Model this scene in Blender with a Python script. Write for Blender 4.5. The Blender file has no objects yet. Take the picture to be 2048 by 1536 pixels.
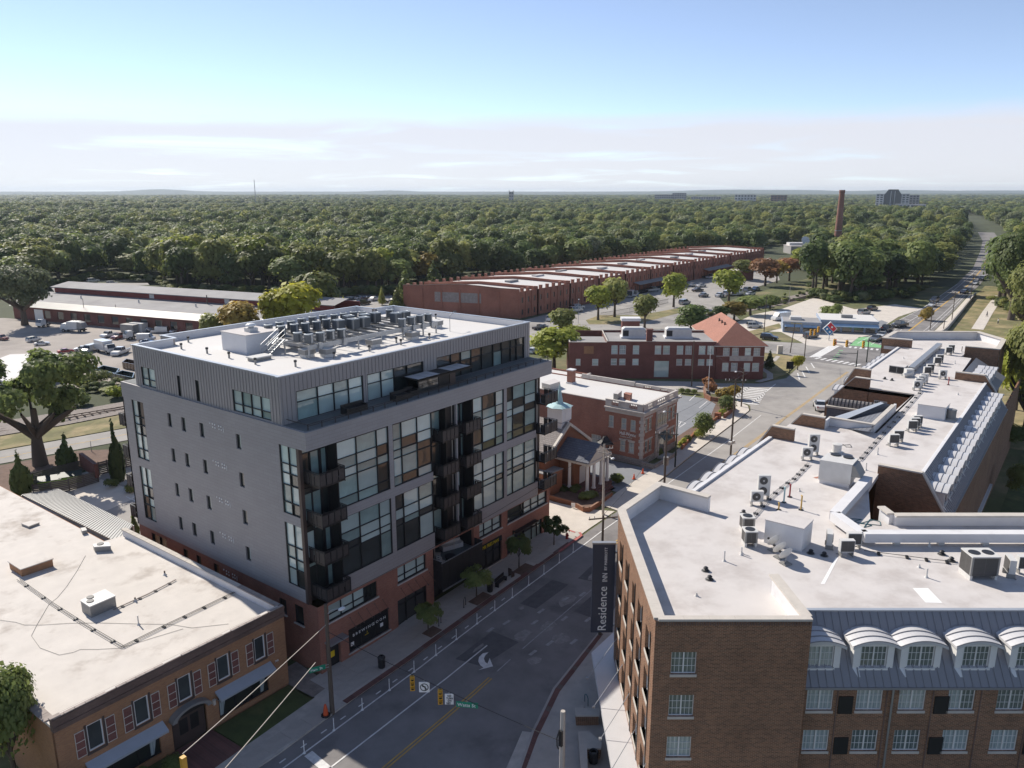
import bpy, bmesh, math, random
from mathutils import Vector, Matrix
random.seed(7)
R = math.radians
D = bpy.data
sc = bpy.context.scene
COL = sc.collection
CAMX, CAMY, CAMZ = -36.03, -47.02, 39.0
FOC, HORIZ = 1562.0, 384.5            # focal length / horizon row, in pixels of a 2048 wide frame
PITCH = math.atan((768 - HORIZ) / FOC)
HEAD = R(37.06)
cam = D.cameras.new('camera'); camo = D.objects.new('camera', cam); COL.objects.link(camo)
cam.sensor_width = 36.0; cam.lens = 36.0 * FOC / 2048.0
cam.clip_start = 0.5; cam.clip_end = 90000
camo.location = (CAMX, CAMY, CAMZ); camo.rotation_euler = (R(90) - PITCH, 0, HEAD - R(90))
sc.camera = camo
SUN_AZ, SUN_EL = R(80.5), R(38.5)     # direction towards the sun, angle from +X
sd = Vector((math.cos(SUN_EL) * math.cos(SUN_AZ), math.cos(SUN_EL) * math.sin(SUN_AZ), math.sin(SUN_EL)))
w = D.worlds.new('World'); sc.world = w; w.use_nodes = True
nt = w.node_tree; nt.nodes.clear()
def N(t, **k):
 n = nt.nodes.new(t)
 for a, b in k.items(): setattr(n, a, b)
 return n
def wmath(op, a, b=None, c=None):
 n = N('ShaderNodeMath', operation=op)
 for i, v in enumerate((a, b, c)):
  if v is None: continue
  if isinstance(v, (int, float)): n.inputs[i].default_value = v
  else: nt.links.new(v, n.inputs[i])
 return n.outputs[0]
sky = N('ShaderNodeTexSky', sky_type='NISHITA'); sky.sun_disc = False
sky.sun_elevation = SUN_EL; sky.sun_rotation = R(90) - SUN_AZ
sky.air_density = 0.62; sky.dust_density = 0.0; sky.ozone_density = 3.0; sky.altitude = 400
tc = N('ShaderNodeTexCoord')
sep = N('ShaderNodeSeparateXYZ'); nt.links.new(tc.outputs['Generated'], sep.inputs[0])
zc = sep.outputs[2]
zden = wmath('ADD', wmath('MAXIMUM', zc, 0.0), 0.045)
cx = wmath('DIVIDE', sep.outputs[0], zden); cy = wmath('DIVIDE', sep.outputs[1], zden)
comb = N('ShaderNodeCombineXYZ'); nt.links.new(cx, comb.inputs[0]); nt.links.new(cy, comb.inputs[1])
n1 = N('ShaderNodeTexNoise'); n1.inputs['Scale'].default_value = 0.42; n1.inputs['Detail'].default_value = 9; n1.inputs['Roughness'].default_value = 0.56
n1.inputs['Distortion'].default_value = 0.5
nt.links.new(comb.outputs[0], n1.inputs['Vector'])
n2 = N('ShaderNodeTexNoise'); n2.inputs['Scale'].default_value = 0.13; n2.inputs['Detail'].default_value = 3
nt.links.new(comb.outputs[0], n2.inputs['Vector'])
def wramp(v, a, b):
 n = N('ShaderNodeMapRange'); n.interpolation_type = 'SMOOTHSTEP'
 n.inputs[1].default_value = a; n.inputs[2].default_value = b
 nt.links.new(v, n.inputs[0]); return n.outputs[0]
wisps = wmath('MULTIPLY', wramp(n1.outputs[0], 0.60, 0.82), wramp(n2.outputs[0], 0.45, 0.7))
edge = wmath('ADD', zc, wmath('MULTIPLY', wmath('SUBTRACT', n1.outputs[0], 0.5), 0.035))
bank = wmath('MULTIPLY', wmath('SUBTRACT', 1.0, wramp(edge, 0.073, 0.098)), wramp(n1.outputs[0], 0.12, 0.5))
cl = wmath('MAXIMUM', wmath('MULTIPLY', wisps, 0.6), wmath('MULTIPLY', bank, 0.86))
sat = N('ShaderNodeHueSaturation'); sat.inputs['Saturation'].default_value = 0.8; sat.inputs['Value'].default_value = 1.0
nt.links.new(sky.outputs[0], sat.inputs['Color'])
mixc = N('ShaderNodeMix', data_type='RGBA')
nt.links.new(cl, mixc.inputs[0]); nt.links.new(sat.outputs[0], mixc.inputs[6])
mixc.inputs[7].default_value = (4.75, 4.7, 5.0, 1)
bg = N('ShaderNodeBackground'); bg.inputs['Strength'].default_value = 0.112
nt.links.new(mixc.outputs[2], bg.inputs[0])
wo = N('ShaderNodeOutputWorld'); nt.links.new(bg.outputs[0], wo.inputs[0])
sl = D.lights.new('sun', 'SUN'); so = D.objects.new('sun', sl); COL.objects.link(so)
sl.energy = 4.0; sl.angle = R(0.5); sl.color = (1.0, 0.93, 0.83)
so.rotation_euler = (-sd).to_track_quat('-Z', 'Y').to_euler(); so.location = (0, 0, 300)
vs = sc.view_settings
vs.view_transform = 'Standard'; vs.look = 'None'; vs.exposure = 0.62; vs.gamma = 1.0; vs.use_curve_mapping = False
try:
 sc.cycles.max_bounces = 8; sc.cycles.diffuse_bounces = 3; sc.cycles.glossy_bounces = 3; sc.cycles.transmission_bounces = 2
 sc.cycles.volume_bounces = 0;  sc.cycles.transparent_max_bounces = 6
 sc.cycles.use_denoising = True
 sc.cycles.sample_clamp_indirect = 4.0
except Exception: pass
cf = Vector((math.cos(PITCH) * math.cos(HEAD), math.cos(PITCH) * math.sin(HEAD), -math.sin(PITCH)))
cu = Vector((math.sin(PITCH) * math.cos(HEAD), math.sin(PITCH) * math.sin(HEAD), math.cos(PITCH)))
cr = Vector((math.sin(HEAD), -math.cos(HEAD), 0))
def gz(x): return 1.1 * min(max((x - 6) / 30.0, 0), 1)      # the street climbs a little between X = 6 and X = 36
def gp(px, py, z=None):
 """survey helper: the point of the place seen at photo pixel (px, py) at height z (None = on the ground)"""
 d = cf * FOC + cr * (px - 1024) - cu * (py - 768)
 zz = 1.1 if z is None else z
 for _ in range(6 if z is None else 1):
  t = (zz - CAMZ) / d.z; x, y = CAMX + d.x * t, CAMY + d.y * t
  if z is None: zz = gz(x)
 return (x, y)
def polar(px, dist):
 """ground position at a photo column px and a forward distance from the drone"""
 a = HEAD - math.atan((px - 1024) / (FOC / math.cos(PITCH)) )
 k = dist / math.cos(a - HEAD)
 return (CAMX + k * math.cos(a), CAMY + k * math.sin(a))
MESH = {}
class MB:
 """collects simple solids; build() links them as ONE mesh object"""
 def __init__(s): s.v = []; s.f = []; s.m = []; s.cur = 0
 def mi(s, i): s.cur = i; return s
 def face(s, pts):
  b = len(s.v); s.v += [tuple(p) for p in pts]; s.f.append(tuple(range(b, b + len(pts)))); s.m.append(s.cur); return s
 def add(s, vs, fs):
  b = len(s.v); s.v += [tuple(p) for p in vs]
  for f in fs: s.f.append(tuple(b + i for i in f)); s.m.append(s.cur)
  return s
 def box(s, x0, x1, y0, y1, z0, z1):
  if x0 > x1: x0, x1 = x1, x0
  if y0 > y1: y0, y1 = y1, y0
  if z0 > z1: z0, z1 = z1, z0
  return s.add([(x0,y0,z0),(x1,y0,z0),(x1,y1,z0),(x0,y1,z0),(x0,y0,z1),(x1,y0,z1),(x1,y1,z1),(x0,y1,z1)],
                     [(3,2,1,0),(4,5,6,7),(0,1,5,4),(1,2,6,5),(2,3,7,6),(3,0,4,7)])
 def obox(s, c, sx, sy, sz, rz=0, base=True):
  ca, sa = math.cos(rz), math.sin(rz); vs = []
  z0 = c[2] if base else c[2] - sz / 2
  for dz in (0, sz):
   for dx, dy in ((-1,-1),(1,-1),(1,1),(-1,1)):
    x, y = dx * sx / 2, dy * sy / 2
    vs.append((c[0] + x*ca - y*sa, c[1] + x*sa + y*ca, z0 + dz))
  return s.add(vs, [(3,2,1,0),(4,5,6,7),(0,1,5,4),(1,2,6,5),(2,3,7,6),(3,0,4,7)])
 def prism(s, pts, z0, z1, top=True, bot=True):
  a = sum(pts[i][0]*pts[(i+1)%len(pts)][1] - pts[(i+1)%len(pts)][0]*pts[i][1] for i in range(len(pts)))
  if a < 0: pts = pts[::-1]
  n = len(pts); vs = [(p[0],p[1],z0) for p in pts] + [(p[0],p[1],z1) for p in pts]
  fs = [(i,(i+1)%n,n+(i+1)%n,n+i) for i in range(n)]
  if top: fs.append(tuple(range(n, 2*n)))
  if bot: fs.append(tuple(range(n-1,-1,-1)))
  return s.add(vs, fs)
 def cyl(s, p0, p1, r0, r1=None, seg=8, caps=True):
  r1 = r0 if r1 is None else r1
  p0, p1 = Vector(p0), Vector(p1); d = (p1 - p0)
  if d.length < 1e-6: return s
  d.normalize(); a = d.orthogonal().normalized(); b = d.cross(a); vs = []
  for p, r in ((p0, r0), (p1, r1)):
   for i in range(seg):
    t = 2*math.pi*i/seg; vs.append(p + a*(r*math.cos(t)) + b*(r*math.sin(t)))
  fs = [(i,(i+1)%seg,seg+(i+1)%seg,seg+i) for i in range(seg)]
  if caps: fs += [tuple(range(seg,2*seg)), tuple(range(seg-1,-1,-1))]
  return s.add(vs, fs)
 def tube(s, pts, r, seg=5):
  for a, b in zip(pts[:-1], pts[1:]): s.cyl(a, b, r, r, seg)
  return s
 def lathe(s, c, prof, seg=12):
  vs = []; k = len(prof)
  for i in range(seg):
   t = 2*math.pi*i/seg
   for r, z in prof: vs.append((c[0]+r*math.cos(t), c[1]+r*math.sin(t), c[2]+z))
  fs = []
  for i in range(seg):
   j = (i+1) % seg
   for q in range(k-1): fs.append((i*k+q, j*k+q, j*k+q+1, i*k+q+1))
  return s.add(vs, fs)
 def ball(s, c, rx, ry, rz, seg=10, rings=6):
  prof = [(math.cos(-math.pi/2 + math.pi*i/rings), math.sin(-math.pi/2 + math.pi*i/rings)) for i in range(rings+1)]
  vs = []; k = rings+1; fs = []
  for i in range(seg):
   t = 2*math.pi*i/seg
   for r, z in prof: vs.append((c[0]+rx*r*math.cos(t), c[1]+ry*r*math.sin(t), c[2]+rz*z))
  for i in range(seg):
   j = (i+1) % seg
   for q in range(rings): fs.append((i*k+q, j*k+q, j*k+q+1, i*k+q+1))
  return s.add(vs, fs)
 def holes(s, O, U, W, H, holes, depth=0.2, rev=True):
  """a wall sheet W x H from corner O along U (outward = U x Z) with openings (a0,a1,b0,b1) and their reveals"""
  O = Vector(O); U = Vector(U); Z = Vector((0,0,1)); Nn = U.cross(Z)
  xs = sorted(set([0, W] + [min(max(h[i],0),W) for h in holes for i in (0,1)])); zs = sorted(set([0, H] + [min(max(h[i],0),H) for h in holes for i in (2,3)]))
  P = lambda a, b, d=0: O + U*a + Z*b - Nn*d
  for i in range(len(xs)-1):
   run = None
   for j in range(len(zs)-1):
    cxm, czm = (xs[i]+xs[i+1])/2, (zs[j]+zs[j+1])/2
    hit = any(h[0] < cxm < h[1] and h[2] < czm < h[3] for h in holes)
    if not hit and run is None: run = zs[j]
    if hit and run is not None:
     s.face([P(xs[i],run),P(xs[i+1],run),P(xs[i+1],zs[j]),P(xs[i],zs[j])]); run = None
   if run is not None: s.face([P(xs[i],run),P(xs[i+1],run),P(xs[i+1],H),P(xs[i],H)])
  if rev:
   for a0,a1,b0,b1 in holes:
    s.face([P(a0,b0),P(a0,b0,depth),P(a0,b1,depth),P(a0,b1)][::-1]); s.face([P(a1,b0),P(a1,b0,depth),P(a1,b1,depth),P(a1,b1)])
    s.face([P(a0,b0),P(a0,b0,depth),P(a1,b0,depth),P(a1,b0)]); s.face([P(a0,b1),P(a0,b1,depth),P(a1,b1,depth),P(a1,b1)][::-1])
  return s
 def mesh(s, name, mats, smooth=False, shift=(0,0,0)):
  me = D.meshes.new(name)
  vs = s.v if shift == (0,0,0) else [(a-shift[0], b-shift[1], c-shift[2]) for a,b,c in s.v]
  me.from_pydata(vs, [], s.f)
  mats = mats if isinstance(mats, (list, tuple)) else [mats]
  for m in mats: me.materials.append(m)
  if len(mats) > 1: me.polygons.foreach_set('material_index', s.m)
  if smooth: me.polygons.foreach_set('use_smooth', [True]*len(s.f))
  me.update(); return me
 def build(s, name, mats, parent=None, smooth=False, rel=True):
  """rel: coordinates are world ones and get re-based on the parent's own location"""
  sh = tuple(parent.location) if (parent is not None and rel and not parent.parent) else (0,0,0)
  if parent is not None and rel and parent.parent is not None:
   sh = tuple(Vector(parent.location) + Vector(parent.parent.location))
  return put(name, s.mesh(name, mats, smooth, sh), parent)
def put(name, me, parent=None, loc=None, rz=0, scale=None):
 o = D.objects.new(name, me); COL.objects.link(o)
 if parent is not None: o.parent = parent
 if loc is not None: o.location = loc
 if rz: o.rotation_euler = (0,0,rz)
 if scale is not None: o.scale = scale if isinstance(scale, (tuple, list)) else (scale,)*3
 return o
def tag(o, label=None, cat=None, group=None, kind=None):
 if label: o['label'] = label
 if cat: o['category'] = cat
 if group: o['group'] = group
 if kind: o['kind'] = kind
 return o
def thing(name, label, cat, loc=(0,0,0), rz=0, group=None):
 o = D.objects.new(name, None); COL.objects.link(o); o.empty_display_size = 0.3
 o.location = loc; o.rotation_euler = (0,0,rz)
 return tag(o, label, cat, group)
def dup(root, loc, rz=0, label=None, group=None, scale=None, cat=None):
 r = root.copy(); COL.objects.link(r); r.location = loc; r.rotation_euler = (0,0,rz)
 if scale is not None: r.scale = (scale,)*3 if not isinstance(scale,(tuple,list)) else scale
 if label: r['label'] = label
 if group: r['group'] = group
 if cat: r['category'] = cat
 for ch in KIDS(root):
  c2 = ch.copy(); COL.objects.link(c2); c2.parent = r
  for g in KIDS(ch):
   d2 = g.copy(); COL.objects.link(d2); d2.parent = c2
 return r
_kid = {}
def KIDS(o):
 if o.name not in _kid: _kid[o.name] = [c for c in D.objects if c.parent == o]
 return _kid[o.name]
ORD = ['first','second','third','fourth','fifth','sixth','seventh','eighth','ninth','tenth','eleventh','twelfth','thirteenth','fourteenth','fifteenth','sixteenth','seventeenth','eighteenth','nineteenth']
TENS = {2:'twent',3:'thirt',4:'fort',5:'fift',6:'sixt',7:'sevent',8:'eight',9:'ninet'}
def nth(i):
 i += 1
 if i > 100: return 'hundred and ' + nth(i-101)
 if i == 100: return 'hundredth'
 if i < 20: return ORD[i-1]
 return TENS[i//10] + ('ieth' if i % 10 == 0 else 'y-' + ORD[i % 10 - 1])
def mat(name, col, rough=0.8, var=0.15, scale=1.0, bump=0.0, metal=0.0, spec=0.5, coord='Object', var2=0, col2=None, mix2=(0.5,0.7), scale2=0.2, detail=6, objrand=0.0, stretch=None, coat=0.0, trans=0.0):
 m = D.materials.new(name); m.use_nodes = True; nt = m.node_tree; b = nt.nodes['Principled BSDF']; L = nt.links
 b.inputs['Roughness'].default_value = rough; b.inputs['Metallic'].default_value = metal
 b.inputs['Specular IOR Level'].default_value = spec
 if coat: b.inputs['Coat Weight'].default_value = coat; b.inputs['Coat Roughness'].default_value = 0.03
 tcn = nt.nodes.new('ShaderNodeTexCoord'); src = tcn.outputs[coord]
 if stretch:
  mp = nt.nodes.new('ShaderNodeMapping'); mp.inputs['Scale'].default_value = stretch; L.new(src, mp.inputs[0]); src = mp.outputs[0]
 nz = nt.nodes.new('ShaderNodeTexNoise'); nz.inputs['Scale'].default_value = scale; nz.inputs['Detail'].default_value = detail; nz.inputs['Roughness'].default_value = 0.62
 L.new(src, nz.inputs['Vector'])
 mr = nt.nodes.new('ShaderNodeMapRange'); mr.inputs[1].default_value = 0.25; mr.inputs[2].default_value = 0.75
 mr.inputs[3].default_value = 1 - var; mr.inputs[4].default_value = 1 + var; L.new(nz.outputs[0], mr.inputs[0])
 base = nt.nodes.new('ShaderNodeRGB'); base.outputs[0].default_value = (*col, 1); cur = base.outputs[0]
 if col2:
  nz2 = nt.nodes.new('ShaderNodeTexNoise'); nz2.inputs['Scale'].default_value = scale2; nz2.inputs['Detail'].default_value = 7; nz2.inputs['Roughness'].default_value = 0.65
  L.new(src, nz2.inputs['Vector'])
  r2 = nt.nodes.new('ShaderNodeMapRange'); r2.interpolation_type = 'SMOOTHSTEP'; r2.inputs[1].default_value = mix2[0]; r2.inputs[2].default_value = mix2[1]; L.new(nz2.outputs[0], r2.inputs[0])
  mx2 = nt.nodes.new('ShaderNodeMix'); mx2.data_type = 'RGBA'; L.new(r2.outputs[0], mx2.inputs[0]); L.new(cur, mx2.inputs[6]); mx2.inputs[7].default_value = (*col2, 1); cur = mx2.outputs[2]
 mul = nt.nodes.new('ShaderNodeVectorMath'); mul.operation = 'SCALE'; L.new(cur, mul.inputs[0]); L.new(mr.outputs[0], mul.inputs['Scale']); cur = mul.outputs[0]
 if objrand:
  oi = nt.nodes.new('ShaderNodeObjectInfo'); r3 = nt.nodes.new('ShaderNodeMapRange'); r3.inputs[3].default_value = 1-objrand; r3.inputs[4].default_value = 1+objrand
  L.new(oi.outputs['Random'], r3.inputs[0]); m3 = nt.nodes.new('ShaderNodeVectorMath'); m3.operation = 'SCALE'; L.new(cur, m3.inputs[0]); L.new(r3.outputs[0], m3.inputs['Scale']); cur = m3.outputs[0]
 L.new(cur, b.inputs['Base Color'])
 if bump:
  bp = nt.nodes.new('ShaderNodeBump'); bp.inputs['Strength'].default_value = bump; bp.inputs['Distance'].default_value = 0.02; L.new(nz.outputs[0], bp.inputs['Height']); L.new(bp.outputs[0], b.inputs['Normal'])
 return m
def brickmat(name, c1, c2, mortar, bw=0.215, bh=0.075, ms=0.012, rough=0.85, bump=0.5, coord='Object', off=0.5, dirt=0.25, dscale=0.35, roofproj=False, vert=False, bias=0.0):
 """courses laid along the wall the face belongs to (box projected in object space)"""
 m = D.materials.new(name); m.use_nodes = True; nt = m.node_tree; b = nt.nodes['Principled BSDF']; L = nt.links
 b.inputs['Roughness'].default_value = rough; b.inputs['Specular IOR Level'].default_value = 0.3
 tcn = nt.nodes.new('ShaderNodeTexCoord'); sp = nt.nodes.new('ShaderNodeSeparateXYZ'); L.new(tcn.outputs[coord], sp.inputs[0])
 sn = nt.nodes.new('ShaderNodeSeparateXYZ'); L.new(tcn.outputs['Normal'], sn.inputs[0])
 ax = nt.nodes.new('ShaderNodeMath'); ax.operation = 'ABSOLUTE'; L.new(sn.outputs[0], ax.inputs[0])
 ay = nt.nodes.new('ShaderNodeMath'); ay.operation = 'ABSOLUTE'; L.new(sn.outputs[1], ay.inputs[0])
 gt = nt.nodes.new('ShaderNodeMath'); gt.operation = 'GREATER_THAN'; L.new(ax.outputs[0], gt.inputs[0]); L.new(ay.outputs[0], gt.inputs[1])
 mu = nt.nodes.new('ShaderNodeMix'); mu.data_type = 'FLOAT'; L.new(gt.outputs[0], mu.inputs[0]); L.new(sp.outputs[0], mu.inputs[2]); L.new(sp.outputs[1], mu.inputs[3])
 cb = nt.nodes.new('ShaderNodeCombineXYZ')
 zout = sp.outputs[2]
 if roofproj:   # down-slope length instead of height
  az = nt.nodes.new('ShaderNodeMath'); az.operation = 'MULTIPLY'; L.new(sp.outputs[2], az.inputs[0]); az.inputs[1].default_value = 1.6; zout = az.outputs[0]
 L.new(mu.outputs[0], cb.inputs[1 if vert else 0]); L.new(zout, cb.inputs[0 if vert else 1])
 br = nt.nodes.new('ShaderNodeTexBrick'); L.new(cb.outputs[0], br.inputs['Vector']); br.offset = off
 br.inputs['Color1'].default_value = (*c1,1); br.inputs['Color2'].default_value = (*c2,1); br.inputs['Mortar'].default_value = (*mortar,1)
 br.inputs['Scale'].default_value = 1.0; br.inputs['Brick Width'].default_value = bw; br.inputs['Row Height'].default_value = bh; br.inputs['Mortar Size'].default_value = ms; br.inputs['Mortar Smooth'].default_value = 0.1; br.inputs['Bias'].default_value = bias
 nz = nt.nodes.new('ShaderNodeTexNoise'); nz.inputs['Scale'].default_value = dscale; nz.inputs['Detail'].default_value = 8; nz.inputs['Roughness'].default_value = 0.65; L.new(tcn.outputs[coord], nz.inputs['Vector'])
 mr = nt.nodes.new('ShaderNodeMapRange'); mr.inputs[1].default_value = 0.3; mr.inputs[2].default_value = 0.7; mr.inputs[3].default_value = 1-dirt; mr.inputs[4].default_value = 1+dirt; L.new(nz.outputs[0], mr.inputs[0])
 ml = nt.nodes.new('ShaderNodeVectorMath'); ml.operation = 'SCALE'; L.new(br.outputs['Color'], ml.inputs[0]); L.new(mr.outputs[0], ml.inputs['Scale'])
 L.new(ml.outputs[0], b.inputs['Base Color'])
 bp = nt.nodes.new('ShaderNodeBump'); bp.inputs['Strength'].default_value = bump; bp.inputs['Distance'].default_value = 0.012; bp.invert = True; L.new(br.outputs['Fac'], bp.inputs['Height']); L.new(bp.outputs[0], b.inputs['Normal'])
 return m
def glassmat(name, col, rough=0.04, spec=0.9, wav=0.05, coat=1.0, var=0.25):
 m = mat(name, col, rough=0.35, var=var, scale=0.6, spec=0.5, objrand=0.25)
 nt = m.node_tree; b = nt.nodes['Principled BSDF']; L = nt.links
 b.inputs['Coat Weight'].default_value = coat; b.inputs['Coat Roughness'].default_value = rough; b.inputs['Coat IOR'].default_value = 1.8
 tcn = nt.nodes.new('ShaderNodeTexCoord'); nz = nt.nodes.new('ShaderNodeTexNoise'); nz.inputs['Scale'].default_value = 0.9; nz.inputs['Detail'].default_value = 1; L.new(tcn.outputs['Object'], nz.inputs['Vector'])
 bp = nt.nodes.new('ShaderNodeBump'); bp.inputs['Strength'].default_value = wav; bp.inputs['Distance'].default_value = 0.1; L.new(nz.outputs[0], bp.inputs['Height']); L.new(bp.outputs[0], b.inputs['Coat Normal'])
 return m
def leafmat(name, c1, c2, objrand=0.3, autumn=None, trans=0.5):
 m = D.materials.new(name); m.use_nodes = True; nt = m.node_tree; b = nt.nodes['Principled BSDF']; L = nt.links
 b.inputs['Roughness'].default_value = 0.55; b.inputs['Specular IOR Level'].default_value = 0.25
 gi = nt.nodes.new('ShaderNodeNewGeometry'); oi = nt.nodes.new('ShaderNodeObjectInfo')
 mx = nt.nodes.new('ShaderNodeMix'); mx.data_type = 'RGBA'; mx.inputs[6].default_value = (*c1,1); mx.inputs[7].default_value = (*c2,1)
 ad = nt.nodes.new('ShaderNodeMath'); ad.operation = 'MULTIPLY_ADD'; ad.inputs[1].default_value = 0.5
 ob = nt.nodes.new('ShaderNodeMath'); ob.operation = 'MULTIPLY'; ob.inputs[1].default_value = 0.62; L.new(oi.outputs['Random'], ob.inputs[0])
 L.new(gi.outputs['Random Per Island'], ad.inputs[0]); L.new(ob.outputs[0], ad.inputs[2]); L.new(ad.outputs[0], mx.inputs[0])
 hs = nt.nodes.new('ShaderNodeHueSaturation'); r3 = nt.nodes.new('ShaderNodeMapRange'); r3.inputs[3].default_value = 1-objrand; r3.inputs[4].default_value = 1+objrand; L.new(oi.outputs['Random'], r3.inputs[0])
 L.new(r3.outputs[0], hs.inputs['Value']); L.new(mx.outputs[2], hs.inputs['Color']); L.new(hs.outputs[0], b.inputs['Base Color'])
 tr = nt.nodes.new('ShaderNodeBsdfTranslucent'); L.new(hs.outputs[0], tr.inputs[0]); ms = nt.nodes.new('ShaderNodeMixShader'); ms.inputs[0].default_value = trans
 L.new(b.outputs[0], ms.inputs[1]); L.new(tr.outputs[0], ms.inputs[2]); L.new(ms.outputs[0], nt.nodes['Material Output'].inputs[0])
 return m
M = {}
M['asphalt'] = mat('asphalt', (0.225,0.212,0.205), 0.9, 0.2, 0.35, 0.25, col2=(0.165,0.155,0.152), mix2=(0.5,0.64), scale2=0.12, spec=0.3)
M['asphalt_old'] = mat('asphalt_old', (0.335,0.315,0.292), 0.92, 0.16, 0.25, 0.25, col2=(0.255,0.24,0.228), mix2=(0.5,0.65), scale2=0.08, spec=0.3)
M['asphalt_lot'] = mat('asphalt_lot', (0.232,0.240,0.255), 0.92, 0.12, 0.3, 0.2, spec=0.3)
M['asphalt_patch'] = mat('asphalt_patch', (0.125,0.12,0.12), 0.9, 0.2, 1.5, 0.3, spec=0.3)
M['patch_pale'] = mat('patch_pale', (0.280,0.266,0.252), 0.9, 0.3, 2.5, 0.2, spec=0.3)
M['yard'] = mat('yard_gravel', (0.345,0.305,0.270), 0.95, 0.18, 0.08, 0.2, col2=(0.253,0.224,0.201), mix2=(0.48,0.66), scale2=0.05)
M['concrete'] = mat('concrete', (0.43,0.395,0.355), 0.9, 0.16, 0.7, 0.15, col2=(0.33,0.305,0.28), mix2=(0.5,0.7), scale2=0.3)
M['concrete_pale'] = mat('concrete_pale', (0.575,0.523,0.460), 0.9, 0.12, 0.6, 0.15)
M['kerb'] = mat('kerb_stone', (0.463,0.431,0.388), 0.9, 0.2, 1.2, 0.15)
M['paver'] = brickmat('brick_paver', (0.196,0.091,0.077), (0.140,0.070,0.063), (0.154,0.112,0.098), 0.2, 0.1, 0.01)
M['pink_kerb'] = mat('faded_red_paint', (0.42,0.13,0.115), 0.85, 0.3, 2.5)
M['white_paint'] = mat('white_road_paint', (0.68,0.67,0.65), 0.8, 0.22, 2.2)
M['worn_paint'] = mat('worn_road_paint', (0.36,0.355,0.35), 0.85, 0.35, 2.8)
M['yellow_paint'] = mat('yellow_road_paint', (0.52,0.33,0.09), 0.8, 0.25, 1.6)
M['green_paint'] = mat('green_lane_paint', (0.20,0.44,0.20), 0.8, 0.2, 1.2)
M['grass'] = mat('dry_grass', (0.155,0.145,0.055), 0.95, 0.3, 0.35, 0.4, col2=(0.30,0.235,0.12), mix2=(0.42,0.62), scale2=0.12)
M['lawn'] = mat('lawn', (0.075,0.095,0.03), 0.95, 0.3, 0.5, 0.4, col2=(0.15,0.14,0.05), mix2=(0.5,0.7), scale2=0.2)
M['scrub'] = mat('scrub_ground', (0.105,0.115,0.042), 0.95, 0.35, 0.15, 0.4, col2=(0.2,0.17,0.085), mix2=(0.45,0.65), scale2=0.06)
M['mulch'] = mat('brown_mulch', (0.15,0.095,0.07), 0.95, 0.3, 1.2, 0.5)
M['ballast'] = mat('rail_ballast', (0.24,0.205,0.18), 0.95, 0.3, 2.0, 0.5)
M['floor'] = mat('forest_floor', (0.055,0.065,0.027), 0.97, 0.3, 0.02, 0)
M['roof_white'] = mat('white_roof_membrane', (0.585,0.55,0.525), 0.8, 0.06, 0.5, 0.08, col2=(0.47,0.43,0.405), mix2=(0.44,0.70), scale2=0.3, spec=0.2)
M['roof_bright'] = mat('bright_roof_membrane', (0.63,0.61,0.585), 0.75, 0.03, 0.4, 0.03, col2=(0.57,0.54,0.51), mix2=(0.5,0.75), scale2=0.2, spec=0.2)
M['roof_cream'] = mat('stained_cream_roof', (0.62,0.575,0.525), 0.8, 0.08, 0.6, 0.1, col2=(0.42,0.37,0.325), mix2=(0.5,0.70), scale2=0.24, spec=0.2)
M['roof_grey'] = mat('grey_roof', (0.29,0.28,0.275), 0.85, 0.15, 0.2, 0.1, col2=(0.23,0.22,0.22), mix2=(0.5,0.7), scale2=0.06)
M['wall_white'] = mat('white_membrane_wall', (0.662,0.653,0.653), 0.7, 0.06, 0.8, 0.05, col2=(0.552,0.543,0.543), mix2=(0.52,0.75), scale2=0.5)
M['coping'] = mat('stone_coping', (0.52,0.475,0.42), 0.85, 0.1, 1.5, 0.1)
M['metal_trim'] = mat('pale_metal_trim', (0.42,0.45,0.49), 0.4, 0.06, 1.0, metal=0.3)
M['siding'] = brickmat('grey_shingle_siding', (0.325,0.305,0.298), (0.345,0.325,0.318), (0.265,0.248,0.243), 1.15, 0.30, 0.012, 0.6, 0.3, dirt=0.05, dscale=0.2)
M['siding_v'] = mat('grey_vertical_metal', (0.335,0.312,0.305), 0.5, 0.05, 0.3, 0.0, metal=0.1)
M['seam'] = mat('grey_metal_seam', (0.275,0.258,0.252), 0.5, 0.05, 0.3, metal=0.1)
M['bronze'] = mat('dark_bronze_metal', (0.03,0.027,0.026), 0.45, 0.15, 2.0, metal=0.3)
M['brownpost'] = mat('brown_metal_post', (0.085,0.06,0.052), 0.5, 0.1, 2.0, metal=0.2)
M['black'] = mat('black_metal', (0.017,0.017,0.019), 0.5, 0.2, 2.0)
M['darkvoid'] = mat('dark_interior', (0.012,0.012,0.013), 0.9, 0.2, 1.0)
M['deck'] = mat('deck_boards', (0.13,0.14,0.14), 0.8, 0.15, 1.0)
M['balc'] = mat('balcony_mesh_panel', (0.068,0.058,0.055), 0.6, 0.25, 6.0, metal=0.3)
M['glass_blind'] = glassmat('glass_over_blind', (0.462,0.572,0.539), wav=0.08, var=0.12)
M['glass_green'] = glassmat('glass_green_tint', (0.24,0.34,0.32), wav=0.10, var=0.3)
M['glass_dark'] = glassmat('glass_dark_room', (0.02,0.028,0.027), wav=0.10, var=0.6)
M['glass_shop'] = glassmat('shop_glass', (0.016,0.018,0.018), wav=0.03, var=0.5)
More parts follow.
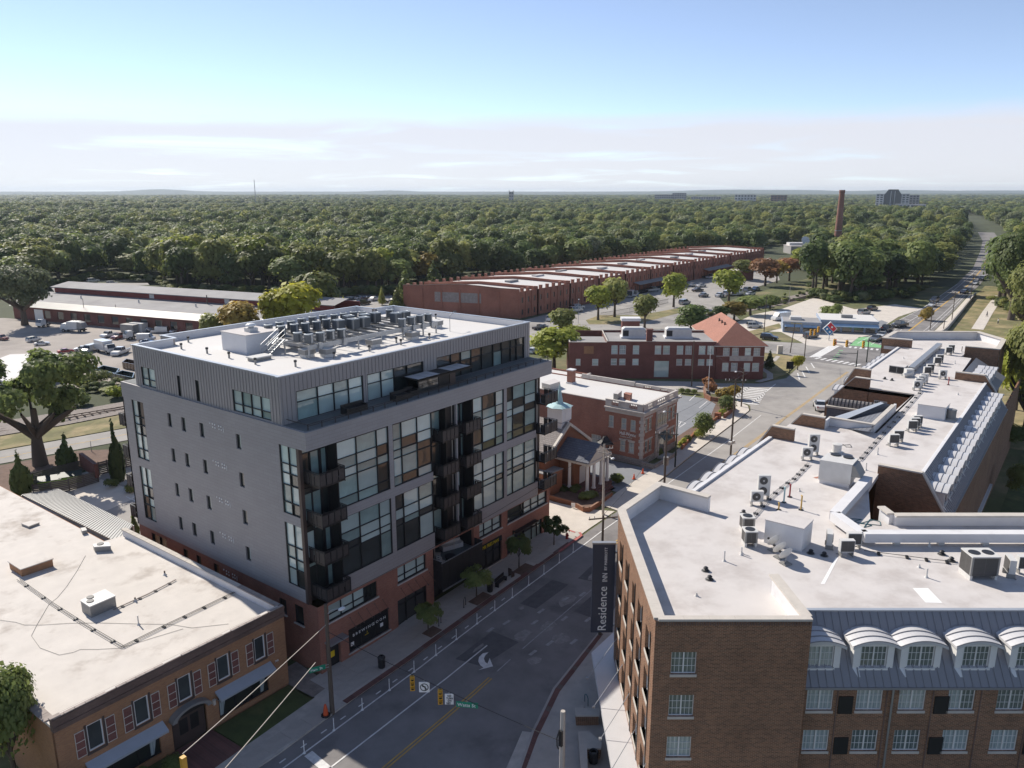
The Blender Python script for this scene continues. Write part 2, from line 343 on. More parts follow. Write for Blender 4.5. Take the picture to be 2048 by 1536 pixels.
def curtainmat(name, c1, c2):
 m = glassmat(name, c1, wav=0.03, coat=0.7)
 nt = m.node_tree; b = nt.nodes['Principled BSDF']; L = nt.links
 tcn = nt.nodes.new('ShaderNodeTexCoord'); mp = nt.nodes.new('ShaderNodeMapping'); mp.inputs['Scale'].default_value = (14,1,0.4); L.new(tcn.outputs['Object'], mp.inputs[0])
 nz = nt.nodes.new('ShaderNodeTexNoise'); nz.inputs['Scale'].default_value = 1.0; nz.inputs['Detail'].default_value = 3; L.new(mp.outputs[0], nz.inputs['Vector'])
 rr = nt.nodes.new('ShaderNodeMapRange'); rr.inputs[1].default_value = 0.35; rr.inputs[2].default_value = 0.65; L.new(nz.outputs[0], rr.inputs[0])
 mx = nt.nodes.new('ShaderNodeMix'); mx.data_type = 'RGBA'; mx.inputs[6].default_value = (*c2,1); mx.inputs[7].default_value = (*c1,1); L.new(rr.outputs[0], mx.inputs[0])
 L.new(mx.outputs[2], b.inputs['Base Color']); return m
M['curtain'] = curtainmat('glass_over_curtain', (0.46,0.52,0.52), (0.22,0.27,0.28))
M['curtain_dark'] = curtainmat('glass_over_dark_curtain', (0.2,0.24,0.235), (0.06,0.085,0.085))
M['brick_red'] = brickmat('red_brick', (0.362,0.138,0.087), (0.275,0.102,0.070), (0.319,0.203,0.160), dirt=0.2)
M['brick_ware'] = brickmat('warehouse_brick', (0.385,0.149,0.094), (0.319,0.116,0.075), (0.330,0.176,0.132), dirt=0.28, dscale=0.12)
M['brick_dark'] = brickmat('dark_red_brick', (0.221,0.081,0.062), (0.169,0.060,0.049), (0.182,0.104,0.091), dirt=0.2)
M['brick_hotel'] = brickmat('brown_hotel_brick', (0.265,0.128,0.072), (0.14,0.07,0.042), (0.36,0.27,0.19), 0.24, 0.085, 0.009, dirt=0.18)
M['brick_hotel_warm'] = M['brick_hotel']
M['brick_tan'] = brickmat('tan_brick', (0.42,0.205,0.095), (0.32,0.15,0.075), (0.3,0.2,0.13), dirt=0.15)
M['brick_tan_dark'] = brickmat('dark_parapet_brick', (0.189,0.119,0.091), (0.140,0.091,0.070), (0.154,0.112,0.098), dirt=0.3)
M['brick_chapel'] = brickmat('orange_brick', (0.33,0.125,0.06), (0.27,0.10,0.05), (0.27,0.16,0.11), dirt=0.15)
M['limestone'] = mat('limestone', (0.506,0.457,0.413), 0.85, 0.14, 1.2, 0.15, col2=(0.363,0.330,0.308), mix2=(0.5,0.72), scale2=0.5)
M['stonework'] = brickmat('rough_stone_wall', (0.36,0.33,0.30), (0.27,0.25,0.23), (0.2,0.18,0.17), 0.6, 0.25, 0.02, dirt=0.2)
M['white'] = mat('white_paintwork', (0.74,0.73,0.71), 0.5, 0.05, 1.0)
M['offwhite'] = mat('cream_paintwork', (0.60,0.55,0.48), 0.6, 0.06, 1.0)
M['slate'] = brickmat('grey_slate_shingle', (0.17,0.18,0.205), (0.13,0.14,0.165), (0.09,0.09,0.105), 0.3, 0.16, 0.014, 0.8, 0.5, dirt=0.12, roofproj=True)
M['shingle_blue'] = brickmat('blue_grey_slate', (0.155,0.165,0.195), (0.125,0.135,0.165), (0.075,0.08,0.10), 0.7, 0.32, 0.02, 0.75, 0.5, dirt=0.12, roofproj=True)
M['slate_pale'] = brickmat('pale_shingle', (0.30,0.27,0.255), (0.25,0.225,0.21), (0.17,0.15,0.14), 0.5, 0.28, 0.022, 0.85, 0.5, dirt=0.12, roofproj=True)
M['terracotta'] = brickmat('red_shingle_roof', (0.37,0.175,0.125), (0.33,0.155,0.11), (0.26,0.12,0.09), 0.4, 0.2, 0.014, 0.85, 0.4, dirt=0.1, roofproj=True)
M['mansard'] = mat('blue_grey_standing_metal', (0.27,0.265,0.275), 0.5, 0.05, 0.5, metal=0.2)
M['dormer_metal'] = mat('pale_dormer_metal', (0.60,0.59,0.59), 0.4, 0.05, 0.8, metal=0.1)
M['awning_grey'] = mat('grey_awning', (0.22,0.20,0.19), 0.7, 0.2, 1.0)
M['copper'] = mat('verdigris_copper', (0.36,0.52,0.53), 0.6, 0.12, 2.0)
M['galv'] = mat('galvanised_steel', (0.36,0.37,0.38), 0.42, 0.12, 1.5, metal=0.55)
M['cond'] = mat('condenser_case', (0.115,0.125,0.135), 0.5, 0.15, 2.0, metal=0.3, objrand=0.2)
M['cond_top'] = mat('condenser_top', (0.30,0.33,0.35), 0.5, 0.1, 3.0, metal=0.3)
M['unit'] = mat('white_unit_case', (0.60,0.585,0.555), 0.5, 0.08, 1.5)
M['unit_grey'] = mat('grey_unit_case', (0.26,0.255,0.245), 0.5, 0.1, 1.5, metal=0.2)
M['grille'] = brickmat('unit_grille', (0.045,0.04,0.038), (0.055,0.05,0.047), (0.13,0.125,0.12), 0.9, 0.05, 0.012, 0.6, 0.4, dirt=0.1, off=0)
M['wood_pole'] = mat('weathered_pole_wood', (0.115,0.09,0.07), 0.9, 0.2, 3.0, stretch=(1,1,0.1))
M['wood_pale'] = mat('pale_pole_wood', (0.42,0.385,0.345), 0.9, 0.15, 3.0, stretch=(1,1,0.1))
M['green_pole'] = mat('dark_green_paint', (0.018,0.032,0.026), 0.5, 0.1, 2.0)
M['signal'] = mat('signal_yellow', (0.62,0.33,0.035), 0.45, 0.08, 2.0)
M['signgreen'] = mat('sign_green', (0.0,0.22,0.13), 0.4, 0.04, 2.0)
M['signwhite'] = mat('sign_white', (0.78,0.78,0.77), 0.4, 0.04, 2.0)
M['textwhite'] = mat('white_lettering', (0.82,0.82,0.8), 0.5, 0.02, 2.0)
M['textyellow'] = mat('yellow_lettering', (0.78,0.55,0.02), 0.5, 0.03, 2.0)
M['navy'] = mat('navy_sign', (0.022,0.032,0.06), 0.45, 0.08, 2.0)
M['cone'] = mat('orange_cone', (0.75,0.11,0.03), 0.5, 0.05, 2.0)
M['redpaint'] = mat('red_paint', (0.30,0.025,0.025), 0.45, 0.1, 2.0)
M['redmetal'] = mat('red_clapboard', (0.21,0.035,0.032), 0.6, 0.2, 0.5)
M['rubber'] = mat('tyre_rubber', (0.015,0.015,0.016), 0.8, 0.1, 3.0)
M['rim'] = mat('alloy_rim', (0.35,0.35,0.36), 0.35, 0.1, 3.0, metal=0.7)
M['carglass'] = glassmat('car_glass', (0.012,0.015,0.018), wav=0.0)
M['bark'] = mat('bark', (0.105,0.08,0.06), 0.95, 0.3, 2.0, 0.5)
M['wire'] = mat('black_cable', (0.03,0.03,0.03), 0.6, 0.1, 2.0)
M['wire_pale'] = mat('pale_cable', (0.38,0.34,0.29), 0.6, 0.1, 2.0)
M['stain'] = mat('roof_stain', (0.34,0.29,0.26), 0.9, 0.25, 1.5)
M['stain_black'] = mat('roof_tar_stain', (0.075,0.055,0.045), 0.9, 0.4, 2.5)
M['seal'] = mat('pale_roof_patch', (0.80,0.79,0.77), 0.7, 0.05, 0.8)
M['teal'] = mat('teal_paint', (0.02,0.11,0.13), 0.5, 0.1, 2.0)
M['limegreen'] = mat('lime_green_bin', (0.22,0.40,0.05), 0.5, 0.1, 2.0)
M['fence_wood'] = mat('dark_fence_board', (0.11,0.095,0.085), 0.85, 0.2, 1.0)
M['steelroof'] = mat('pale_steel_roofing', (0.31,0.31,0.30), 0.55, 0.08, 0.5, metal=0.1)
M['chimney'] = brickmat('chimney_brick', (0.31,0.15,0.11), (0.25,0.12,0.09), (0.24,0.16,0.13), 0.8, 0.3, 0.03, dirt=0.25, dscale=0.08)
M['blueshop'] = mat('pale_blue_stucco', (0.30,0.35,0.43), 0.8, 0.06, 0.5)
M['sky_awning'] = mat('light_blue_awning', (0.33,0.47,0.62), 0.6, 0.06, 0.5)
M['farbldg'] = mat('far_concrete', (0.32,0.31,0.31), 0.8, 0.1, 0.05)
M['farwhite'] = mat('far_white_wall', (0.62,0.61,0.60), 0.8, 0.06, 0.05)
M['farglass'] = mat('far_glass', (0.05,0.065,0.08), 0.2, 0.1, 0.05)
M['farbrick'] = mat('far_brick', (0.19,0.10,0.085), 0.8, 0.1, 0.05)
M['hill'] = mat('wooded_hill', (0.032,0.05,0.024), 1.0, 0.25, 0.004, 0)
LEAF = dict(
 dark=leafmat('leaf_dark_green', (0.090,0.133,0.046), (0.152,0.196,0.065)),
 mid=leafmat('leaf_mid_green', (0.133,0.186,0.058), (0.239,0.275,0.090)),
 olive=leafmat('leaf_olive', (0.196,0.232,0.067), (0.319,0.319,0.102)),
 yellow=leafmat('leaf_turning_yellow', (0.377,0.348,0.051), (0.550,0.536,0.065), 0.15),
 lime=leafmat('leaf_bright_green', (0.268,0.319,0.052), (0.450,0.471,0.087), 0.15),
 rust=leafmat('leaf_rust', (0.275,0.152,0.072), (0.435,0.217,0.116), 0.2),
 brown=leafmat('leaf_brown_gold', (0.290,0.225,0.058), (0.420,0.304,0.080), 0.2),
 grey=leafmat('leaf_grey_green', (0.196,0.225,0.116), (0.290,0.312,0.167), 0.2))
# ================================================================ ground, streets, markings
def zat(x, y, py):
 """height at which the upright over (x, y) crosses photo row py"""
 k = (py - 768) / FOC; v = Vector((x - CAMX, y - CAMY, 0))
 a = v.dot(cf); b = v.dot(cu)          # (b + dz*cu.z) = -k (a + dz*cf.z)
 return CAMZ + (-k * a - b) / (cu.z + k * cf.z)
def sheet(name, pts, m, off, parent=None, kind=None, skirt=0.0, shift=True):
 bm = bmesh.new(); vs = [bm.verts.new((p[0], p[1], 0)) for p in pts]
 f = bm.faces.new(vs); f.normal_update()
 if f.normal.z < 0: f.normal_flip()
 bmesh.ops.triangulate(bm, faces=bm.faces[:])
 xs = [p[0] for p in pts]
 for xc in (6.0, 36.0):
  if min(xs) < xc - 1e-3 and max(xs) > xc + 1e-3:
   bmesh.ops.bisect_plane(bm, geom=bm.verts[:] + bm.edges[:] + bm.faces[:], plane_co=(xc, 0, 0), plane_no=(1, 0, 0))
 for v in bm.verts: v.co.z = gz(v.co.x) + off
 if skirt:
  be = [e for e in bm.edges if e.is_boundary]
  r = bmesh.ops.extrude_edge_only(bm, edges=be)
  for v in r['geom']:
   if isinstance(v, bmesh.types.BMVert): v.co.z -= skirt
 me = D.meshes.new(name); bm.to_mesh(me); bm.free(); me.materials.append(m)
 o = put(name, me, parent)
 if kind: o['kind'] = kind
 return o
def band(pts, wd):
 out = []; L = []; Rr = []
 for i, p in enumerate(pts):
  a = Vector(pts[max(i-1, 0)]); b = Vector(pts[min(i+1, len(pts)-1)]); d = (b - a).normalized(); n = Vector((-d.y, d.x))
  L.append((p[0] + n.x*wd/2, p[1] + n.y*wd/2)); Rr.append((p[0] - n.x*wd/2, p[1] - n.y*wd/2))
 return L + Rr[::-1]
def G(*pp): return [gp(*p) for p in pp]
def K(ox, oy, w, zw=2048.0):
 k = w / zw
 return lambda *pp: [(ox + x*k, oy + y*k) for x, y in pp]
D6 = K(1050,640,680); R3 = K(1360,360,688); z1 = K(0,360,680); z4 = K(0,700,680); z2 = K(680,360,680); C3 = K(560,1100,680)
S_ = 'structure'
sheet('ground', [(-45000,-45000),(45000,-45000),(45000,45000),(-45000,45000)], M['floor'], -0.06, kind=S_)
sheet('grass_verge', [(-60,-60),(330,-60),(330,60),(-60,60)], M['scrub'], -0.03, kind=S_)
sheet('yard', G((-260,640),(10,636),(420,668),(470,690),(360,760),(180,772),(-80,812),(-260,800)), M['yard'], 0.0, kind=S_)
KL = [(-60,-4.9),(-8,-4.9),(0,-4.4),(9,-4.15),(34.6,-4.0)]
road = sheet('main_street', [(-60,-4.9),(-8,-4.9),(0,-4.4),(9,-4.15),(34,-3.9),(44,-3.6),(55,-3.2),(69,-2.0),(90,-0.6),(97,0.0),(100,1.2),(102.2,3.6),(104.5,8),
 (104.2,12.6),(98,24),(86,44),(92,48),(106,24),(112.5,13.5),(118,6),(126,3.2),(139,4.6),(146,5.6),(149.5,8.2),(150,14),(146,30),(140,50),(152,54),(162,30),(168,12),(172,6),(190,1.6),(216,1.4),(255,0.4),(343,2.6),
 (430,7.5),(560,20),(700,35),(860,58),(860,44),(700,22.5),(560,9.0),(430,-1.2),(343,-5.8),(306,-6.8),(255,-9.2),(211,-10.9),(150,-10.9),(100,-10.7),(60,-11.0),(35,-12.2),(19,-15.3),(10,-16.4),(5,-17.9),(1.4,-19.4),(-3,-22.5),(-8,-28),(-12,-36),(-60,-36)], M['asphalt'], 0.0, kind=S_)
sheet('old_asphalt', [(46,-3.58),(55,-3.25),(69,-2.05),(90,-0.65),(97,-0.05),(100,1.15),(102.2,3.55),(104.4,8),(104.1,12.6),(98,23.9),(86.1,44),(91.9,47.9),(105.9,23.9),(112.4,13.5),(117.9,6),(126,3.1),(139,4.5),(146,5.5),(146.5,-10.8),(100,-10.6),(60,-10.9),(46,-11.6)], M['asphalt_old'], 0.012, road)
sheet('old_asphalt', [(150,8.2),(150.4,14),(146.4,30),(140.5,50),(151.5,53.5),(161.5,30),(167.5,12),(171,6.2)], M['asphalt_old'], 0.012, road)
def stripes(name, m, items, off=0.022):
 for pts in items: sheet(name, pts, M[m], off, road)
def line(pts, wd=0.12): return band(pts, wd)
def dash(a, b, ln, gap, wd=0.12):
 a, b = Vector(a), Vector(b); d = b - a; T = d.length; d.normalize(); out = []; t = 0
 while t < T: out.append(band([tuple(a + d*t), tuple(a + d*min(t+ln, T))], wd)); t += ln + gap
 return out
bike = [(-20,-6.75),(-6.5,-6.2),(0,-5.9),(8,-5.55),(14,-5.4),(22,-5.3),(33,-5.2),(44,-4.9),(55,-4.4),(78,-3.6),(95,-2.6)]
stripes('edge_line', 'white_paint', [line(bike, 0.13)])
stripes('lane_line', 'white_paint', [line([(-20,-9.3),(-6,-8.85),(3.6,-8.5),(11.6,-8.3)], 0.13)])
stripes('centre_line', 'yellow_paint', [line([(-20,-12.25),(-6,-11.85),(2,-11.55),(8.2,-11.25)], 0.12), line([(-20,-12.55),(-6,-12.12),(2,-11.82),(8.2,-11.52)], 0.12), line([(25.4,-10.9),(33.4,-7.75)],0.12)])
stripes('centre_line', 'worn_paint', [line([(9.2,-11.3),(11.2,-11.2)], 0.1), line([(13,-11.15),(25,-10.9)], 0.1)])
stripes('centre_line', 'yellow_paint', [line([(33.4,-7.75),(60,-7.0),(82,-6.7),(117,-5.9),(140,-5.4)], 0.13), line([(33.4,-8.05),(60,-7.3),(82,-7.0),(117,-6.2),(140,-5.7)], 0.13),
   line([(176,-5.0),(207,-5.3),(255,-4.2),(343,-1.9),(430,3.3),(560,14.6),(700,28.8)], 0.45)])
stripes('bike_lane_dash', 'white_paint', dash((-16,-5.9),(20,-4.75), 0.55, 1.35, 0.12))
stripes('worn_marking', 'worn_paint', [band([(x, y), (x+0.9, y-0.05)], 0.3) for x, y in ((13.2,-7.0),(15.0,-7.5),(16.5,-9.6),(18.4,-9.0),(21.5,-9.7),(14.6,-12.6),(18.6,-11.5),(19.7,-13.4),(16,-14.2),(23.2,-10.6),(12.6,-12.2))])
stripes('stop_line', 'white_paint', [[(-6.9,-6.5),(-6.2,-6.5),(-6.75,-11.9),(-7.4,-11.9)]])
stripes('lane_arrow', 'white_paint', [G(*C3((1256,617),(1222,623),(1199,646),(1194,672),(1207,696),(1226,709),(1195,725),(1283,702),(1263,652),(1250,686),(1236,676),(1228,655),(1237,636)))])
for q in (((8.5,-7.3),(13.6,-7.3),(13.6,-10.3),(9.0,-9.8)), ((18.8,-6.6),(24.3,-6.6),(24.4,-8.5),(18.9,-8.4)), ((20.6,-11.6),(24.3,-11.5),(24.7,-13.5),(20.6,-15.2)), ((26,-8.6),(36,-7.8),(38,-11.6),(27,-13.4))):
 sheet('asphalt_patch', q, M['asphalt_patch'], 0.008, road)
for cx, cy, a, b in ((14.6,-9.9,1.5,0.8),(17.2,-11.0,1.3,0.9),(16.3,-13.0,1.2,1.0),(21.8,-10.0,1.4,0.8),(12.2,-12.9,0.9,0.7),(27.5,-9.8,1.6,0.9),(18.2,-7.2,0.5,0.4),(10.9,-7.9,1.0,0.25)):
 sheet('worn_patch', [(cx + a*math.cos(t*0.7)*random.uniform(.55,1), cy + b*math.sin(t*0.7)*random.uniform(.55,1)) for t in range(9)], M['patch_pale'], 0.010 + random.random()*0.003, road)
stripes('edge_line', 'white_paint', [line([(176,-1.9),(216,-1.9),(255,-2.2),(343,0.9),(430,5.2)], 0.16), line([(176,-8.4),(211,-8.7),(255,-7.2),(306,-5.2),(343,-4.2)], 0.14), line([(176,-9.4),(211,-9.7),(255,-8.2),(306,-6.0)], 0.14), line([(176,1.3),(216,1.2),(255,0.2),(343,2.3)],0.16)])
stripes('hatching', 'white_paint', [line([(x,-1.9),(x+3.2,1.2)], 0.22) for x in (182,190,198,206,215,225,236,248)])
stripes('buffer_bar', 'white_paint', [line([(x,-8.4-(x-200)*-0.012),(x+0.6,-9.4-(x-200)*-0.012)], 0.16) for x in (196,204,212,220,228,236,244)])
stripes('lane_dash', 'white_paint', dash((178,-3.4),(260,-3.0), 2.5, 6, 0.13))
def zebra(name, a, b, w, n, frac=0.5, m='white_paint'):
 a, b = Vector(a), Vector(b); d = (b - a); T = d.length; d.normalize(); q = Vector((-d.y, d.x)) * w/2; st = T / n; its = []
 for i in range(n):
  p = a + d*(i*st); e = p + d*(st*frac); its.append([tuple(p+q), tuple(e+q), tuple(e-q), tuple(p-q)])
 stripes(name, m, its)
zebra('crosswalk_bar', (101.0,2.8), (114.4,5.6), 5.2, 10, 0.42)
stripes('crosswalk_edge', 'white_paint', [line(G(*D6((1370,500),(1510,385))), 0.2), line(G(*D6((1270,470),(1350,405))), 0.3)])
zebra('crosswalk_bar', gp(*R3((815,1060))[0]), gp(*R3((1085,1105))[0]), 2.6, 8, 0.45)
stripes('crosswalk_bar', 'white_paint', [line([gp(*R3((x,1055))[0]), gp(*R3((x+115,990))[0])], 0.55) for x in (775,792,809,826)])
zebra('crosswalk_bar', gp(*R3((975,992))[0]), gp(*R3((1200,1012))[0]), 2.2, 7, 0.45)
stripes('lane_line', 'white_paint', [line(G(*R3((700,1150),(712,1190))),0.25), line(G(*R3((725,1135),(745,1175))),0.25), line(G(*R3((750,1112),(772,1150))),0.25), line(G(*R3((780,1090),(800,1120))),0.25), line(G(*R3((655,1070),(735,1090))),0.14)])
sheet('green_bike_lane', G(*R3((1010,985),(1065,935),(1130,935),(1110,962),(1200,985),(1200,1000))), M['green_paint'], 0.020, road)
stripes('green_bike_bar', 'green_paint', [line([gp(*R3((x,y))[0]), gp(*R3((x+26,y+2))[0])], 0.75) for x, y in ((905,1066),(915,1052),(928,1040),(938,1028),(945,1015))])
walk = sheet('pavement', [(-60,-4.9),(-8,-4.9),(-2.6,-4.55),(0,-4.4),(9,-4.15),(34,-3.9),(34.8,-3.3),(34.4,-0.1),(33.4,0.3),(-1.2,0.3),(-2.2,-1.9),(-9.2,-2.4),(-12.8,-2.7),(-60,-4.2)], M['kerb'], 0.13, kind=S_, skirt=0.2)
for a, b in (((-1.2,-4.25),(9,-3.98)), ((9,-3.98),(33.6,-3.72))):
 n = 8; a, b = Vector(a), Vector(b)
 sheet('brick_band', band([tuple(a),tuple(b)], 0.55), M['paver'], 0.136, walk)
sheet('red_kerb', band([(29.5,-3.98),(34.2,-3.86),(34.7,-3.3)], 0.32), M['pink_kerb'], 0.142, walk)
sheet('red_kerb', band([(34.4,-2.9),(34.55,-1.2)], 0.25), M['pink_kerb'], 0.142, walk)
flag_me = {}
def flags(parent, x0, x1, y0, y1, sx, sy, skip=None, m='concrete', z=0.0, name='paving_flag'):
 nx, ny = max(1, round((x1-x0)/sx)), max(1, round((y1-y0)/sy)); ax, ay = (x1-x0)/nx, (y1-y0)/ny
 key = (round(ax,3), round(ay,3), m)
 if key not in flag_me:
  flag_me[key] = MB().box(-ax/2+.012, ax/2-.012, -ay/2+.012, ay/2-.012, -0.03, 0.0).mesh('paving_flag', M[m])
 for i in range(nx):
  for j in range(ny):
   cx, cy = x0 + ax*(i+.5), y0 + ay*(j+.5)
   if skip and skip(cx, cy): continue
   o = put(name, flag_me[key], parent, (cx, cy, gz(cx) + 0.148 + z + random.uniform(-.002,.002)))
   if 6 < cx < 36: o.rotation_euler = (0, -math.atan(1.1/30), 0)
pits = [(10.0,-2.75),(17.1,-2.55),(24.2,-2.45),(30.5,-2.6)]
flags(walk, -1.0, 33.4, -3.66, 0.25, 1.5, 1.3, lambda x, y: any(abs(x-p[0]) < 1.0 and y < -2.3 for p in pits))
for p in pits[:3]:
 sheet('tree_pit', [(p[0]-1.15,-3.6),(p[0]+1.15,-3.6),(p[0]+1.15,-2.42),(p[0]-1.15,-2.42)], M['mulch'], 0.142, walk)
flags(walk, -40, -2.7, -4.62, -3.1, 1.9, 1.5)
drive = sheet('driveway', [(34.7,-3.6),(42.6,-3.4),(41.2,-0.6),(40.6,3.5),(40.6,40),(34.2,40),(34.6,-0.2)], M['concrete_pale'], 0.03, kind=S_)
lawn = sheet('lawn', [(-9.0,-2.5),(-2.5,-2.0),(-2.7,1.1),(-9.2,1.1)], M['lawn'], 0.12, kind=S_, skirt=0.2)
sheet('lawn', [(-40,-3.2),(-12.7,-2.9),(-12.7,1.2),(-40,1.2)], M['lawn'], 0.12, kind=S_, skirt=0.2)
sheet('brick_path', [(-12.6,-2.9),(-9.1,-2.6),(-9.3,1.2),(-12.5,1.2)], M['paver'], 0.125, kind=S_)
sheet('gravel_bed', [(-2.3,-1.8),(-0.3,-1.6),(-0.2,1.0),(0.0,3.2),(-2.1,3.2),(-2.4,1.0)], M['ballast'], 0.14, kind=S_)
hw = sheet('hotel_pavement', [(19,-15.3),(10,-16.4),(5,-17.9),(1.4,-19.4),(-3,-22.5),(-8,-28),(-12,-36),(4,-36),(30,-22),(46,-20.5),(46,-11.9),(35,-12.4)], M['concrete'], 0.13, kind=S_, skirt=0.2)
sheet('brick_band', [(18.9,-15.45),(10,-16.6),(5,-18.1),(1.4,-19.6),(-3,-22.7),(-8,-28.2),(-8.6,-28.2),(-3.4,-23.2),(1.0,-20.1),(4.7,-18.65),(9.9,-17.1),(18.8,-15.85)], M['paver'], 0.137, hw)
sheet('gutter', [(4.9,-17.9),(1.4,-19.4),(-3,-22.5),(-8,-28),(-9.2,-27.6),(-4,-21.9),(0.8,-18.7),(4.6,-17.3)], M['kerb'], 0.016, road)
sheet('far_pavement', [(46,-11.9),(60,-11.1),(100,-10.8),(150,-11.0),(150,-13.4),(100,-20.5),(46,-20.5)], M['concrete'], 0.12, kind=S_, skirt=0.2)
fw = sheet('funeral_pavement', [(42.8,-3.55),(55,-3.1),(69,-1.9),(90,-0.5),(96.6,0.1),(99.4,1.4),(101.4,4.2),(100,6.4),(97.4,3.6),(89.5,2.4),(77,1.7),(60,-0.3),(48,-0.6),(43.2,-1.1)], M['concrete_pale'], 0.13, kind=S_, skirt=0.2)
sheet('chapel_lane', [(48.2,-0.45),(58.6,-0.4),(58.9,30),(51.5,30)], M['asphalt_lot'], 0.05, kind=S_)
lot = sheet('parking_lot', [(70.6,3.2),(78,2.9),(89.5,3.4),(97,5.2),(100,8.6),(99.6,15),(92,24),(76,42),(70.6,42)], M['asphalt_lot'], 0.03, kind=S_)
for a, b in ((D6((1030,450))[0], D6((990,487))[0]), (D6((1098,490))[0], D6((1050,530))[0]), (D6((940,445))[0], D6((925,460))[0]), (D6((1165,530))[0], D6((1138,556))[0]), (D6((1175,550))[0], D6((1140,556))[0]), (D6((920,608))[0],D6((968,622))[0]), (D6((968,622))[0],D6((930,648))[0]), (D6((940,612))[0],D6((925,640))[0])):
 sheet('bay_line', line([gp(*a), gp(*b)], 0.13), M['white_paint'], 0.036, lot)
sheet('planting_bed', [(71,1.75),(77,1.85),(89.4,2.6),(97,3.8),(99.6,6.6),(99.9,9.6),(97.2,6.6),(89.6,4.3),(79.5,3.8),(71,3.3)], M['mulch'], 0.16, kind=S_, skirt=0.25)
sheet('corner_lawn', [(121.5,5.4),(129,4.2),(139.5,5.6),(146.5,7.0),(149.2,9.2),(149.4,14),(146,22),(133,16),(126,9)], M['grass'], 0.13, kind=S_, skirt=0.2)
sheet('corner_path', band([(118.5,6.6),(123,5.6),(127.5,7.2),(131.5,10.5)], 1.3), M['concrete'], 0.15, kind=S_)
sheet('corner_path', band([(136,12.4),(141,11),(147,12)], 1.0), M['concrete'], 0.15, kind=S_)
sheet('office_pavement', [(86.6,44.6),(98.8,25.2),(105,14),(113.4,13.4),(106.4,24.4),(95,42)], M['concrete'], 0.10, kind=S_)
sheet('shop_lot', G(*R3((430,920),(480,900),(600,905),(760,985),(880,1000),(1000,985),(1060,940),(1130,925),(1300,815),(1450,765),(1280,740),(1040,770),(800,700),(600,770),(440,800),(330,850),(400,900))), M['concrete_pale'], 0.02, kind=S_)
sheet('shop_lot_asphalt', G(*R3((1000,905),(1060,880),(1130,910),(1240,850),(1200,835),(1080,870),(900,912))), M['asphalt_lot'], 0.035, kind=S_)
sheet('grass_strip', G(*R3((400,905),(590,855),(610,880),(440,925))), M['grass'], 0.10, kind=S_)
sheet('warehouse_lot', G((660,640),(1020,660),(1080,700),(1290,690),(1480,640),(1440,596),(1560,560),(1540,515),(1040,642),(800,620),(780,585),(660,590)), M['asphalt_old'], 0.0, kind=S_)
sheet('rail_bed', G(*R3((100,840),(140,800),(560,715),(800,655),(800,690),(600,745),(160,830))), M['ballast'], 0.02, kind=S_)
sheet('gravel_lot', G(*z2((1160,930),(1200,870),(1420,860),(1560,870),(2000,870),(2048,880),(2048,910),(1500,915))), M['asphalt_old'], 0.015, kind=S_)
sheet('grass_island', G(*z2((1500,870),(1480,845),(1560,815),(1800,815),(2048,770),(2048,800),(1780,870))), M['grass'], 0.03, kind=S_)
st2 = sheet('back_street', [(-70,118),(-70,110),(5,79.5),(25,72.5),(60,62),(60,69),(26,79.3),(8,85.6)], M['asphalt_old'], 0.02, kind=S_)
sheet('centre_line', line([(-70,113.6),(6.5,82.0),(24.5,76.2),(60,65.5)], 0.16), M['yellow_paint'], 0.03, st2)
sheet('rail_bed', [(-70,132),(-70,124),(20,90.5),(60,81),(60,88),(28,97),(0,108)], M['ballast'], 0.06, kind=S_)
sheet('grass_strip', [(-70,123.5),(20,90),(60,80.6),(60,69.4),(26,79.8),(8,86.2),(-70,118.6)], M['grass'], 0.02, kind=S_)
sheet('mulch_bed', [(-40,100),(5,78.6),(15,75.2),(18.5,71),(16,66),(2,66),(-14,72),(-40,84)], M['mulch'], 0.03, kind=S_)
rear = sheet('rear_lot', [(-20,28.5),(-20,62),(2,66),(16,64.5),(34,60),(34,28.5)], M['asphalt_old'], 0.02, kind=S_)
sheet('rear_slab', G(*z4((440,850),(610,780),(850,860),(800,900),(640,970),(500,960))), M['concrete_pale'], 0.035, rear)
for a, b in (((760,885),(870,935)), ((795,895),(830,868)), ((822,908),(850,880)), ((800,880),(850,862))):
 sheet('bay_line', line([gp(*z4(a)[0]), gp(*z4(b)[0])], 0.13), M['white_paint'], 0.045, rear)
sheet('park_grass', [(100,-60),(100,-37.5),(150,-24),(211,-14.6),(306,-9.2),(343,-8),(343,-60)], M['grass'], 0.02, kind=S_)
sheet('park_path', band(G(*R3((1770,890),(1830,790),(1880,720),(1900,690))), 3.0), M['concrete_pale'], 0.06, kind=S_)
sheet('road_pavement', [(150,-11.3),(211,-11.2),(255,-9.6),(306,-7.2),(306,-9.0),(255,-11.4),(211,-13.6),(150,-13.4)], M['concrete_pale'], 0.12, kind=S_, skirt=0.3)
sheet('hotel_garden', [(20,-60),(20,-41),(100,-41),(108,-37),(108,-60)], M['lawn'], 0.0, kind=S_)
ramp = sheet('expressway', [gp(*p, 3.5) for p in z1((310,650),(560,620),(890,620),(900,632),(560,650),(330,676))], M['asphalt_old'], 2.4, kind=S_)
